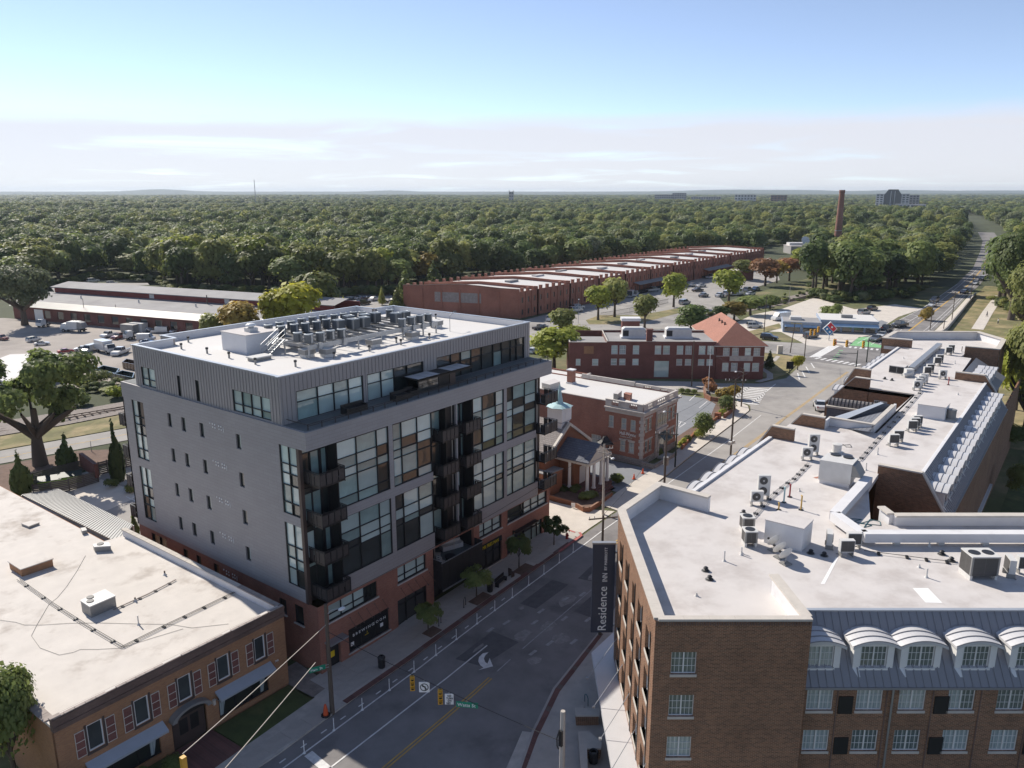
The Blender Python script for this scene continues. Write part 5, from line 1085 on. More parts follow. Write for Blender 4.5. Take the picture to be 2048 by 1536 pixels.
def split_unit(lab, px, rz, z=RZ, stack=1, stand=.35, m='unit', grp=None, s=1.0):
 x, y = gp(*px, z); t = thing('split_unit', lab, 'air conditioner', (x,y,z), rz, grp)
 put('stand', MB().box(-.42,-.36,-.25,.25,0,stand).box(.36,.42,-.25,.25,0,stand).box(-.55,-.25,-.3,-.24,0,.06).box(.25,.55,-.3,-.24,0,.06).mesh('stand', M['unit_grey']), t)
 put('case', MB().box(-.48*s,.48*s,-.19,.19,stand,stand+.85*stack*s).mesh('case', M[m]), t)
 for k in range(stack):
  zc_ = stand + .42 + .85*k; put('fan_guard', MB().cyl((-.08,-.2,zc_),(-.08,-.235,zc_),.32,seg=18).mesh('guard', M['grille']), t); put('fan_hub', MB().cyl((-.08,-.236,zc_),(-.08,-.25,zc_),.07,seg=8).mesh('hub', M[m]), t)
 put('coil', MB().box(-.44*s,.44*s,.19,.2,stand+.05,stand+.8*stack*s).mesh('coil', M['grille']), t)
fa = HR  # fans look back towards the drone
split_unit('stacked pair of fan units left of the gas pipes', W((330,275))[0], fa, stack=2); split_unit('single white fan unit in front of the stacked pair near the gas pipes', W((235,365))[0], fa)
split_unit('tall two fan unit left of the large white rooftop unit', Q((330,1095))[0], fa, stack=2); split_unit('small fan unit in front of the two fan unit by the large rooftop unit', Q((240,1165))[0], fa)
split_unit('slim white unit right of the big white roof box, side on', W((1295,985))[0], fa+R(70), m='unit'); split_unit('grey coil unit on white blocks right of the roof box, nearer', W((1545,1110))[0], fa+R(180), m='unit'); split_unit('grey coil unit behind the nearer one beside the roof duct', W((1650,1000))[0], fa+R(180))
for i,(f_,x,y,l) in enumerate(((Q,1505,965,'square coil unit on the roof right of the pipe run, nearest of two'),(Q,1570,905,'square coil unit right of the pipe run, behind the nearest'),(Q,1775,755,'first of three coil units in a row below the stair box'),(Q,1815,715,'middle of three coil units in a row below the stair box'),(Q,1850,680,'last of three coil units in a row below the stair box'),
   (S,680,1025,'fan unit at the end of the pipe run, nearest of the cluster'),(S,705,985,'second fan unit of the cluster at the end of the pipe run'),(S,745,950,'third fan unit of the cluster at the end of the pipe run'),(S,780,920,'rear fan unit of the cluster at the end of the pipe run'),
   (S,830,810,'nearer coil unit of the pair beside the silver duct'),(S,870,770,'farther coil unit of the pair beside the silver duct'),(S,1055,860,'round fan unit standing alone right of the silver duct'),
   (S,975,665,'nearer coil unit of the pair midway up the far roof'),(S,1010,625,'farther coil unit of the pair midway up the far roof'),(S,1140,510,'nearer coil unit of the last pair on the far roof'),(S,1175,475,'farther coil unit of the last pair on the far roof'))):
 split_unit(l, f_((x,y))[0], fa + (0 if 'fan' in l else R(180)), m='unit')
def topfan(lab, px, rz=HR, s=.85, h=.8, n=1, stand=.3, m='unit_grey', z=RZ, w=None):
 x, y = gp(*px, z); t = thing('condenser', lab, 'air conditioner', (x,y,z), rz); w = w or s*n
 put('curb', MB().box(-w/2,-w/2+.15,-s/2,s/2,0,stand).box(w/2-.15,w/2,-s/2,s/2,0,stand).mesh('curb', M['unit']), t)
 put('case', MB().box(-w/2,w/2,-s/2,s/2,stand,stand+h).mesh('case', M['grille']), t)
 put('corner_post', MB().box(-w/2-.02,-w/2+.1,-s/2-.02,-s/2+.1,stand,stand+h).box(w/2-.1,w/2+.02,-s/2-.02,-s/2+.1,stand,stand+h).mesh('post', M[m]), t)
 put('lid', MB().box(-w/2-.03,w/2+.03,-s/2-.03,s/2+.03,stand+h,stand+h+.08).mesh('lid', M['unit']), t)
 for k in range(n):
  cx = (k-(n-1)/2)*w/n; put('fan_guard', MB().cyl((cx,0,stand+h+.08),(cx,0,stand+h+.11),min(s,w/n)*.4,seg=18).mesh('guard', M['black']), t)
topfan('cylinder topped condenser on the near roof, farther from the dishes', W((95,740))[0]); topfan('condenser on the near roof beside the satellite dishes', W((130,945))[0])
topfan('large grey twin fan condenser on the right wing roof', T((1580,1060))[0], s=1.3, h=1.25, n=2, w=1.75, m='unit_grey'); split_unit('tall coil unit at the right edge of the wing roof', T((1890,1060))[0], fa+R(75), s=1.1); split_unit('white unit cut by the right edge of the photo', T((2035,1030))[0], fa+R(180))
def box_on_roof(name, lab, cat, f_, pts, zh, m='wall_white', z=RZ, lid='roof_white', lip=.06):
 """roof box from the pixel positions of its top corners (near-left first, anticlockwise)"""
 tp = [gp(*f_(p)[0], z+zh) for p in pts]; c = (sum(p[0] for p in tp)/len(tp), sum(p[1] for p in tp)/len(tp))
 t = thing(name, lab, cat, (c[0],c[1],z)); MB().prism(tp,z,z+zh-.08).build('case', M[m], t); MB().prism([(c[0]+(p[0]-c[0])*(1+lip*.5),c[1]+(p[1]-c[1])*(1+lip*.5)) for p in tp],z+zh-.078,z+zh).build('lid', M[lid], t); return t, tp
box_on_roof('roof_box','large plain white box on the near hotel roof behind the satellite dishes','roof structure',W,((375,575),(930,710),(1070,575),(560,445)),1.75)
t, tp = box_on_roof('rooftop_unit','large white rooftop air handler with two round fans on top','air handler',Q,((440,1165),(910,1240),(990,1150),(560,1065)),1.75,'unit',RZ+.35,'unit')
c = t.location; MB().prism([(c[0]+(p[0]-c[0])*.93,c[1]+(p[1]-c[1])*.93) for p in tp],RZ,RZ+.35).build('curb', M['wall_white'], t)
for px in ((670,1095),(855,1135)): x, y = gp(*Q(px)[0], RZ+2.1); MB().cyl((x,y,RZ+2.1),(x,y,RZ+2.18),.42,seg=20).build('fan_guard', M['black'], t)
a,b = Vector(tp[1]), Vector(tp[2]); d = (b-a).normalized(); nn = Vector((d.y,-d.x)); m_ = MB(); e = [a+d*.1,b-d*.1]
m_.add([(*e[0],RZ+1.0),(*e[1],RZ+1.0),(*(e[1]+nn*.75),RZ+1.05),(*(e[0]+nn*.75),RZ+1.05),(*e[0],RZ+2.0),(*e[1],RZ+2.0),(*(e[1]+nn*.2),RZ+1.95),(*(e[0]+nn*.2),RZ+1.95)],[(0,1,2,3),(7,6,5,4),(3,2,6,7),(0,3,7,4),(2,1,5,6)]); m_.build('intake_hood', M['unit_grey'], t)
box_on_roof('stair_box','white box with grey louvre on the middle of the long hotel roof','roof structure',S,((705,1225),(1110,1280),(1170,1215),(790,1165)),1.5)
x, y = P1(S,900,1420,RZ); t = thing('louvre_panel','x','louvre',(0,0,0)); D.objects.remove(t)
t, tp = box_on_roof('louvre_unit','dark louvred box on the roof left of the silver duct','air handler',S,((285,660),(510,690),(560,655),(345,640)),1.0,'unit_grey')
a,b = Vector(tp[0]), Vector(tp[1]); d = (b-a).normalized(); nn = Vector((d.y,-d.x));
for k in (0,1):
 p = a + d*((b-a).length*(.25+.5*k)) + nn*.02; MB().obox((p.x,p.y,RZ+.12),(b-a).length*.44,.03,.75,math.atan2(d.y,d.x)).build('louvre', M['black'], t)
x, y = P1(S,1185,1450,RZ); t = thing('exhaust_drum','grey drum beside the white stair box','roof unit',(x,y,RZ),HR); put('drum', MB().lathe((0,0,0),[(.45,0),(.45,1.0),(.5,1.02),(.45,1.12),(.02,1.15)],14).mesh('drum', M['unit_grey']), t); put('curb', MB().box(-.6,.6,-.6,.6,0,.08).mesh('curb', M['coping']), t)
x, y = P1(Q,680,1060,RZ); t = thing('exhaust_drum','short white drum vent behind the large rooftop air handler','roof unit',(x,y,RZ)); put('drum', MB().lathe((0,0,0),[(.42,0),(.42,.75),(.46,.77),(.46,.85),(.02,.9)],16).mesh('drum', M['unit']), t); put('curb', MB().box(-.5,.5,-.5,.5,0,.1).mesh('curb', M['unit']), t)
x, y = P1(S,560,830,RZ); t = thing('exhaust_fan','white exhaust fan and elbow beside the dark louvred box','fan',(x,y,RZ),HR); put('housing', MB().box(-.5,.5,-.4,.4,.2,1.1).mesh('housing', M['unit']), t); put('elbow', MB().cyl((-.8,-.3,.3),(.2,-.3,.6),.3,seg=10).mesh('elbow', M['unit']), t); put('base', MB().box(-.7,.7,-.5,.5,0,.2).mesh('base', M['galv']), t)
a, b = P1(S,600,720,RZ+.5), P1(S,1015,365,RZ+.5); t = thing('air_duct','long silver duct lying along the far hotel roof','duct',(a[0],a[1],RZ)); m_ = MB(); A2, B2 = Vector(a), Vector(b); d = (B2-A2); m_.obox(((A2+B2)/2).to_tuple()+(RZ+.25,), d.length, .75, .55, math.atan2(d.y,d.x)); m_.build('duct', M['galv'], t)
m_ = MB()
for k in range(7): p = A2 + d*(k+.5)/7; m_.obox((p.x,p.y,RZ),.12,.8,.25,math.atan2(d.y,d.x))
m_.build('support', M['unit_grey'], t)
for i,(cx_,cy_,l) in enumerate(((440,880,'rear satellite dish of three on the near hotel roof'),(525,985,'middle satellite dish of three on the near hotel roof'),(612,1075,'front satellite dish of three on the near hotel roof'))):
 x, y = gp(*W((cx_+45,cy_+150))[0], RZ); zz = zat(x,y,W((cx_,cy_))[0][1])
 t = thing('satellite_dish', l, 'satellite dish', (x,y,RZ), HR+R(205)); zz -= RZ
 put('reflector', MB().lathe((0,0,0),[(.01,-.16),(.2,-.14),(.4,-.06),(.52,.02),(.52,.04),(.4,-.03),(.2,-.11),(.01,-.13)],18).mesh('dish', M['unit']), t).location = (0,0,zz);
 KI = [o for o in D.objects if o.parent == t][0]; KI.rotation_euler = (R(62),0,0)
 put('mast', MB().cyl((0,.05,0),(0,.05,zz),.03,seg=6).cyl((0,-.0,zz-.3),(0,-.5,zz-.1),.015,seg=5).mesh('mast', M['galv']), t); put('receiver', MB().box(-.06,.06,-.58,-.46,zz-.14,zz-.02).mesh('rx', M['black']), t); put('base', MB().box(-.3,.3,-.25,.35,0,.1).mesh('base', M['unit_grey']), t)
def piperun(lab, pts, n, z=RZ, gap=.14, m='unit_grey', name='pipe_run', up=.16, blk='black', r=.025):
 ps = [Vector((*gp(*p,z),z+up)) for p in pts]; t = thing(name, lab, 'pipes', (ps[0].x,ps[0].y,z))
 d0 = (ps[-1]-ps[0]).normalized(); q = Vector((-d0.y,d0.x,0))
 for k in (-1,1): MB().tube([p+q*gap*k/2 for p in ps],r,5).build('pipe', M[m], t)
 L = sum((b-a).length for a,b in zip(ps[:-1],ps[1:]));
 for i in range(n):
  tt = (i+.5)/n*(len(ps)-1); k = min(int(tt),len(ps)-2); p = ps[k].lerp(ps[k+1],tt-k); MB().obox((p.x,p.y,z),.18,.36,up-.02,math.atan2(q.y,q.x)+R(90)).build('block', M[blk], t)
piperun('twin pipes on black blocks running up the middle of the long hotel roof', Q((1010,1190),(1310,850),(1640,490),(1920,170)), 14); piperun('twin pipes on the near roof from the fan units towards the stained patch', [W((180,560))[0],W((470,240))[0],W((740,20))[0]], 6)
piperun('twin pipes beside the large rooftop air handler', Q((25,1490),(270,1235)), 4); piperun('thin cable on small blocks across the right wing roof', T((440,830),(840,880),(1100,915),(1380,945)), 4, gap=.03, r=.015, m='wire')
for l,px,h,m,dx in (('red pipe standing by the gas regulators',(725,250),1.1,'redpaint',0),('grey-green pipe standing by the gas regulators',(640,330),1.3,'copper',0),('yellow gas pipe right of the regulators',(890,440),1.2,'yellow_paint',0),('yellow gas pipe behind the white roof box',(565,440),.6,'yellow_paint',0),('red pipe on the far roof beside the fan units',(0,0),1.0,'redpaint',1)):
 x, y = gp(*(W(px)[0] if not dx else S((1145,950))[0]), RZ); t = thing('gas_pipe', l, 'pipe', (x,y,RZ)); put('pipe', MB().cyl((0,0,0),(0,0,h),.06,seg=6).cyl((0,0,h-.05),(.15,.1,h-.05),.05,seg=6).mesh('pipe', M[m]), t); put('foot', MB().box(-.15,.15,-.15,.15,0,.06).mesh('foot', M['black']), t)
mvp = thing('dome_vent','x','vent',(0,0,-500)); put('dome', MB().lathe((0,0,0),[(.24,0),(.22,.08),(.12,.14),(.12,.2),(.17,.22),(.1,.3),(.01,.32)],12).mesh('dome', M['black']), mvp); put('flange', MB().cyl((0,0,0),(0,0,.02),.3,seg=12).mesh('fl', M['unit_grey']), mvp); KIDS(mvp)
for f_,x,y,l in ((W,50,490,'black dome vent left of the fan units on the near roof'),(W,1035,1075,'black dome vent left of the pair by the roof box'),(W,1230,1110,'black dome vent right of the pair by the roof box'),(V,0,0,''),(T,1222,848,'black dome vent on the wing roof behind the cable'),(T,1318,915,'black dome vent on the wing roof beside the large condenser'),(S,215,865,'black dome vent left on the far roof ledge'),(S,320,885,'black dome vent right on the far roof ledge')):
 if l: dup(mvp,(*gp(*f_((x,y))[0],RZ),RZ),0,l,'black dome vents on the hotel roof')
for px,l in ((zb_((648,520))[0],'upper black dome vent in the middle of the near roof'),(zb_((668,565))[0],'lower black dome vent in the middle of the near roof')): dup(mvp,(*gp(*px,RZ),RZ),0,l,'black dome vents on the hotel roof')
for c2 in KIDS(mvp): D.objects.remove(c2)
D.objects.remove(mvp); _kid.clear()
def stack(lab, px, h=.7, r=.05, m='unit', z=RZ):
 x, y = gp(*px, z); t = thing('vent_stack', lab, 'vent pipe', (x,y,z)); put('pipe', MB().cyl((0,0,0),(0,0,h),r,seg=8).mesh('pipe', M[m]), t); put('flashing', MB().lathe((0,0,0),[(r*3,0),(r*1.5,.1),(r,.2)],8).mesh('fl', M['unit']), t)
for px,h,l in ((zb_((743,470))[0],.75,'thin white vent pipe in the middle of the near roof'),(zb_((832,430))[0],.5,'short white vent pipe near the beside-dish condenser'),(W((20,1100))[0],.6,'thin white vent pipe left of the satellite dishes'),(T((1068,1080))[0],.65,'thin white vent pipe on the wing roof in front'),(T((1095,770))[0],.5,'thin white vent pipe on the wing roof under the duct'),(Q((1280,1090))[0],.7,'thin white vent pipe right of the twin pipes'),(Q((1110,1320))[0],.7,'thin white vent pipe right of the large air handler'),(W((870,165))[0],.3,'short elbow vent behind the red pipe'),(zb_((600,650))[0],.25,'short pipe stub near the front parapet'),(S((1240,640))[0],.5,'thin vent pipe on the far roof by the coil units'),(S((1285,1095))[0],.3,'short elbow vent on the long roof'),(S((490,565))[0],.3,'short vent on the far left roof'),(T((995,980))[0],.25,'short stub vent on the wing roof'),(S((1340,470))[0],.9,'brown vent pipe near the far block')):
 stack(l, px, h, .05, 'brownpost' if 'brown' in l else 'unit')
hose = [Vector((*gp(*T(p)[0],RZ),RZ+.04)) for p in ((250,490),(420,500),(330,520),(520,560),(440,580),(500,500),(600,520),(610,560),(500,550),(400,540),(530,505))]
t = tag(MB().tube(hose,.025,5).build('garden_hose', M['teal']), 'teal hose lying in loops on the roof inside the duct corner', 'hose')
t = tag(MB().tube([Vector((*gp(*p,RZ),RZ+.05)) for p in K(1580,760,280)((660,935),(780,950),(820,985),(900,990),(880,950),(760,960),(690,960))],.025,5).build('loose_cable', M['wire']), 'dark cable lying in loops on the roof behind the drum vent', 'cable')
def blot(parent_fr, pts, m, z=RZ+.014, name='roof_stain'):
 return parent_fr(name, MB().face([(*p,z) for p in pts]), m)
def px_blot(f_, pts, m, z=RZ+.014, name='roof_stain'): blot(hs, [gp(*f_(p)[0],z) for p in pts], m, z, name)
px_blot(W,((1180,1520),(1400,1130),(1440,1135),(1240,1520)),'seal'); px_blot(T,((930,1185),(1085,1185),(1230,1335),(1060,1330)),'seal'); px_blot(Q,((340,1425),(460,1400),(465,1430),(380,1440)),'terracotta')

# ================================================================ the other buildings
def lput(t, name, mb, m, parent=None, smooth=False): return put(name, mb.mesh(name, M[m] if isinstance(m,str) else m, smooth), parent or t)
def sash(t, x, y, z, rz, w, h, m='signwhite', fr='white', sill='limestone', lintel=None, mid=True):
 """sash window: frame, two lights, sill"""
 k = ('sash', round(w,2), round(h,2), m, fr)
 if k not in MESH:
  mb = MB().box(-w/2,w/2,-.04,.06,0,.07).box(-w/2,w/2,-.04,.06,h-.07,h).box(-w/2,-w/2+.07,-.04,.06,.07,h-.07).box(w/2-.07,w/2,-.04,.06,.07,h-.07)
  if mid: mb.box(-w/2+.07,w/2-.07,-.05,.05,h/2-.03,h/2+.03)
  MESH[k] = (mb.mesh('window', M[fr]), MB().face([(-w/2+.07,.03,.07),(w/2-.07,.03,.07),(w/2-.07,.03,h-.07),(-w/2+.07,.03,h-.07)]).mesh('pane', M[m]), MB().box(-w/2-.06,w/2+.06,-.12,.02,-.12,-.003).mesh('sill', M[sill]))
 a, b, c = MESH[k]; o = put('window', a, t, (x,y,z), rz); put('pane', b, o)
 if sill: put('sill', c, o)
 return o
sx0, sx1, sy = -19.6, -2.25, 1.3
t = SH = thing('shop_building', 'tan brick two storey shop with stained white roof at the lower left', 'building', (sx1,sy,0))
def sh_(name, mb, m): return mb.build(name, M[m], SH)
wx = [(-17.72,-16.72),(-14.6,-13.6),(-11.44,-10.44),(-8.32,-7.33),(-5.1,-4.18)]
ho = [(a-sx0,b-sx0,3.55+.5,5.5+.5) for a,b in wx] + [(-8.5-sx0,-4.1-sx0,1.0,3.0),(-17.9-sx0,-13.1-sx0,1.0,3.0),(-12.2-sx0,-9.5-sx0,0.3,3.0)]
sh_('front_wall', MB().holes((sx0,sy,-.5),(1,0,0),sx1-sx0,6.65,ho,.2), 'brick_tan')
sh_('parapet_band', MB().box(sx0-.03,sx1+.03,sy-.06,sy+.35,6.15,7.12), 'brick_tan_dark'); sh_('parapet_course', MB().box(sx0-.06,sx1+.06,sy-.12,sy-.06,6.35,6.5).box(sx0-.06,sx1+.06,sy-.10,sy-.06,6.9,7.05), 'brick_tan_dark')
sh_('side_wall', MB().box(sx1-.3,sx1,sy+.35,26,-.5,7.0).box(sx0,sx0+.3,sy+.35,60,-.5,6.3).box(-4.3,-4.0,26,60,-.5,6.1), 'brick_tan')
for k in range(28): sh_('parapet_cap', MB().box(sx1-.42,sx1+.06,sy+.4+k*.87,sy+1.24+k*.87,7.0,7.09), 'stain' if k<6 else 'coping')
sh_('roof', MB().prism([(sx0+.3,sy+.3),(sx1-.3,sy+.3),(sx1-.3,26),(-4.3,26.2),(-4.3,60),(sx0+.3,60)],5.9,6.35), 'roof_cream')
sh_('parapet_lining', MB().box(sx1-.34,sx1-.3,sy+.4,25.9,6.35,6.98), 'wall_white')
sh_('roof_lip', MB().box(sx0,sx1-.3,sy+.02,sy+.3,6.35,7.14).box(sx0,sx0+.35,sy+.3,60,6.3,6.5), 'roof_cream')
n_ = 26; L = (sx1-sx0-.1)/n_
for k in range(n_):
 if k in (5,11,12,18,23): continue
 sh_('parapet_tile', MB().box(sx0+.05+k*L,sx0+.05+(k+1)*L-.03,sy-.14,sy+.1,7.145,7.2), 'stain')
for k in range(9): sh_('parapet_tile', MB().box(sx0-.14,sx0+.5,sy+.2+k*.8,sy+.97+k*.8,6.5,6.58) if k else MB().box(sx0-.14,sx0+.5,sy-.14,sy+.17,7.2,7.26), 'stain')
for a,b in wx:
 o = lput(SH,'window', MB().box(a-sx1,b-sx1,.05,.12,3.55,3.63).box(a-sx1,b-sx1,.05,.12,5.42,5.5).box(a-sx1,a-sx1+.07,.05,.12,3.63,5.42).box(b-sx1-.07,b-sx1,.05,.12,3.63,5.42), 'white')
 put('pane', MB().face([(a-sx1,.13,3.55),(b-sx1,.13,3.55),(b-sx1,.13,5.5),(a-sx1,.13,5.5)]).mesh('pane', M['glass_dark']), o)
 put('trim', MB().box(a-sx1-.16,a-sx1-.01,-.03,.04,3.35,5.6).box(b-sx1+.01,b-sx1+.16,-.03,.04,3.35,5.6).box(a-sx1-.01,b-sx1+.01,-.04,.04,3.35,3.53).mesh('trim', M['brownpost']), o)
 for q in (a-sx1-.75,b-sx1+.2):
  s_ = lput(SH,'shutter', MB().box(q,q+.55,-.05,-.012,3.55,5.35), 'redpaint' if False else 'brick_dark')
  put('shutter_trim', MB().box(q-.03,q,-.07,-.01,3.52,5.38).box(q+.55,q+.58,-.07,-.01,3.52,5.38).box(q,q+.55,-.07,-.01,3.52,3.56).box(q,q+.55,-.07,-.01,5.34,5.38).box(q,q+.55,-.07,-.05,4.1,4.14).box(q,q+.55,-.07,-.05,4.65,4.69).mesh('st', M['offwhite']), s_)
for a,b in ((-8.5,-4.1),(-17.9,-13.1)):
 o = lput(SH,'display_window', MB().box(a-sx1,b-sx1,.1,.16,.5,.62).box(a-sx1,b-sx1,.1,.16,2.4,2.5).box((a*.67+b*.33)-sx1-.05,(a*.67+b*.33)-sx1+.05,.08,.16,.62,2.4).box((a*.33+b*.67)-sx1-.05,(a*.33+b*.67)-sx1+.05,.08,.16,.62,2.4), 'black')
 put('pane', MB().face([(a-sx1,.17,.5),(b-sx1,.17,.5),(b-sx1,.17,2.5),(a-sx1,.17,2.5)]).mesh('pane', M['glass_shop']), o)
 for q,w in ((a-sx1+.1,.6),(b-sx1-.75,.6)): put('curtain', MB().add([(q,.06,.7),(q+w*.4,.06,.7),(q+w,.06,2.4),(q,.06,2.4)],[(0,1,2,3)]).mesh('curtain', M['curtain']), o)
 m_ = MB(); e0, e1 = a-.2-sx1, b+.3-sx1
 m_.add([(e0,-.75,2.52),(e1,-.75,2.52),(e1,0,2.95),(e0,0,2.95),(e0,-.75,2.36),(e1,-.75,2.36),(e1,0,2.8),(e0,0,2.8)],[(0,1,2,3),(7,6,5,4),(0,4,5,1),(1,5,6,2),(3,7,4,0)])
 aw = lput(SH,'awning', m_, 'metal_trim'); put('awning_frame', MB().box(e0,e0+.04,-.72,0,2.3,2.35).box(e1-.04,e1,-.72,0,2.3,2.35).mesh('fr', M['galv']), aw)
m_ = MB(); cx = -10.85-sx1
for i in range(12):
 t0, t1 = math.pi*i/12, math.pi*(i+1)/12; p = lambda t,y,r: (cx-1.55*math.cos(t)*r, y, 2.55+.75*math.sin(t)*r)
 m_.face([p(t0,-.6,1),p(t1,-.6,1),p(t1,0,1),p(t0,0,1)]); m_.face([p(t0,-.6,1),p(t0,-.6,.78),p(t1,-.6,.78),p(t1,-.6,1)]); m_.face([p(t0,-.6,.78),p(t0,0,.78),p(t1,0,.78),p(t1,-.6,.78)])
lput(SH,'door_hood', m_, 'unit_grey'); lput(SH,'sign_board', MB().box(cx-1.2,cx+1.2,-.06,.05,2.45,2.75), 'bronze');
lettering('TAYLORS', .2, 'unit', SH, (cx-.6,-.07,2.5), FR) if False else None
d_ = lput(SH,'door', MB().box(cx-1.25,cx+1.25,.14,.2,-.2,2.45), 'brownpost'); put('pane', MB().box(cx-.75,cx-.1,.12,.14,.9,2.1).box(cx+.1,cx+.75,.12,.14,.9,2.1).mesh('dp', M['glass_shop']), d_)
for q in (cx-2.05,cx+1.95): lput(SH,'wall_lantern', MB().box(q-.09,q+.09,-.2,0,2.0,2.35).box(q-.12,q+.12,-.23,0,2.36,2.42), 'offwhite')
lettering('700', .22, 'signwhite', SH, (-3.4-sx1,-.02,2.6), FR)
SR = 6.35
Y2 = K(0,1000,680,1949)
def tall_box(name, lab, cat, f_, pts, zh, m, lid, z=SR, **k): return box_on_roof(name, lab, cat, f_, pts, zh, m, z, lid, **k)
tall_box('roof_box','brick sided box with pale lid on the shop roof, near the left edge','roof structure',Y2,((120,395),(300,335),(225,290),(50,350)),.75,'brick_tan','roof_cream',lip=.12)
t, tp = tall_box('rooftop_unit','grey twin fan air conditioner alone on the white shop roof','air conditioner',Y2,((515,610),(660,548),(600,512),(462,575)),1.0,'unit_grey','unit')
for px in ((517,558),(517,580)): x, y = gp(*Y2(px)[0],SR+1); MB().cyl((x,y,SR+1.0),(x,y,SR+1.05),.28,seg=18).build('fan_guard', M['black'], t)
t, tp = tall_box('condenser','low grey single fan condenser at the right edge of the shop roof','air conditioner',Y2,((540,268),(634,262),(620,240),(532,252)),.55,'unit_grey','unit'); x, y = gp(*Y2(((575,252)))[0],SR+.55); MB().cyl((x,y,SR+.55),(x,y,SR+.6),.3,seg=18).build('fan_guard', M['black'], t)
tall_box('roof_hatch','flat grey hatch on the rear of the shop roof','hatch',Y2,((165,150),(225,128),(180,118),(122,133)),.25,'unit_grey','roof_cream')
tall_box('vent_box','small grey vent box at the rear right of the shop roof','roof unit',Y2,((470,178),(498,172),(490,156),(462,160)),.4,'unit_grey','unit_grey')
stack('thin white pipe on the shop roof before the air conditioner', Y2((795,715))[0], .8, .05, 'unit', SR); stack('brown pipe on the shop roof right of the air conditioner', Y2((776,580))[0], .35, .07, 'brownpost', SR); stack('small vent at the kink of the pipes near the shop parapet', Y2((945,430))[0], .4, .07, 'brownpost', SR)
piperun('twin dark pipes crossing the shop roof from the brick box', Y2((105,460),(300,600),(480,715),(705,848)), 6, SR, .2, 'wire', up=.12); piperun('twin dark pipes crossing the shop roof to the right parapet', Y2((700,850),(965,718),(1150,630),(1345,535)), 5, SR, .16, 'wire', up=.12)
piperun('pale pipe from the shop air conditioner to the small vent', Y2((650,635),(850,545),(1010,462)), 4, SR, .1, 'stain', up=.1);
def cable(lab, f_, pts, z, r=.012, m='wire'): tag(MB().tube([Vector((*gp(*p,z),z+.03)) for p in f_(*pts)],r,4).build('loose_cable', M[m]), lab, 'cable')
cable('thin wavy cable across the front of the shop roof', Y2, ((0,690),(90,702),(140,718),(240,718),(400,708),(560,706),(800,712),(980,715),(1100,735),(1310,712)), SR)
cable('thin cable looping round the front left of the shop roof', Y2, ((490,320),(440,410),(380,500),(330,560),(280,600),(210,720),(180,780),(230,850),(340,890),(420,875),(460,858),(560,858),(690,850),(900,785),(1050,740)), SR)
cp = G(*[(*p,2.9) for p in z4((130,870),(350,835),(800,1050),(720,1165))])
t = thing('carport', 'long pale ribbed metal carport roof behind the white shop roof', 'carport', (0,40,0)); MB().prism(cp,2.75,2.9).build('roof', M['steelroof'], t)
a0, a1, a2, a3 = [Vector(p) for p in cp]
for i in range(48):
 p, q = a0.lerp(a3,(i+.5)/48), a1.lerp(a2,(i+.5)/48); c = (p+q)/2; d = q-p; MB().obox((c.x,c.y,2.9),d.length-.1,.07,.05,math.atan2(d.y,d.x)).build('roof_rib', M['steelroof'], t)
for p in cp: MB().box(p[0]-.08,p[0]+.08,p[1]-.08,p[1]+.08,-.1,2.75).build('post', M['galv'], t)
t = FU = thing('funeral_home', 'two storey red brick funeral home with grey stone balustrade and white flat roof', 'building', (59.2,1.8,1.1))
def fu(name, mb, m, **k): return mb.build(name, M[m], FU, **k)
fx0, fx1, fy0, fy1, fy2 = 59.2, 70.1, 1.8, 7.9, 27.0
sw = [((fx0,7.34,6.5,5.98,7.7)),((fx0,5.27,4.42,6.02,7.62)),((fx0,3.79,2.95,5.98,7.6)),((fx0,5.36,4.48,2.72,4.3)),((fx0,3.95,3.05,2.7,4.3)),((fx0,10.2,8.55,2.9,4.3))]
fwn = [(59.9,60.7,5.9,7.8),(61.1,61.95,5.9,7.8),(67.2,68.1,5.9,7.8),(68.5,69.45,5.9,7.8),(60.1,61.0,2.75,4.5),(61.3,62.2,2.75,4.5),(67.2,68.2,2.75,4.5),(68.5,69.4,2.75,4.5)]
fu('front_wall', MB().holes((fx0,fy0,2.0),(1,0,0),fx1-fx0,6.25,[(a-fx0,b-fx0,c-2,d-2) for a,b,c,d in fwn],.18), 'brick_red')
fu('side_wall', MB().holes((fx0,fy2,1.0),(0,-1,0),fy2-fy0,8.7,[(fy2-a,fy2-b,c-1,d-1) for _,a,b,c,d in sw],.18).box(fx1-.2,fx1,fy0+.05,fy2,1,9.6).box(fx0+.1,fx1+2.6,fy2,fy2+.2,1,9.7).box(fx1,fx1+2.6,18.7,18.9,1,9.7).box(fx1+2.4,fx1+2.6,18.9,fy2,1,9.7), 'brick_red')
for _,a,b,c,d in sw: sash(FU,.1,(a+b)/2-fy0,c-1.1,R(-90),a-b-.02,d-c,'curtain','offwhite')
for a,b,c,d in fwn: sash(FU,(a+b)/2-fx0,.1,c-1.1,0,b-a-.02,d-c,'curtain_dark','offwhite')
fu('roof', MB().prism([(fx0+.15,fy0+.3),(fx1-.2,fy0+.3),(fx1-.2,18.9),(fx1+2.4,18.9),(fx1+2.4,fy2),(fx0+.15,fy2)],9.0,9.45), 'roof_bright')
fu('coping', MB().box(fx0-.06,fx0+.22,fy1,fy2,9.7,9.8).box(fx1-.25,fx1+.08,9.0,18.7,9.6,10.25).box(fx1-.2,fx1+2.65,18.65,18.95,9.7,9.85).box(fx0,fx1+2.6,fy2-.1,fy2+.25,9.7,9.85), 'limestone')
fu('plinth', MB().box(fx0-.12,fx1+.1,fy0-.12,fy0+.02,.6,2.02).box(fx0-.12,fx0+.02,fy0+.02,12,.6,2.0), 'stonework')
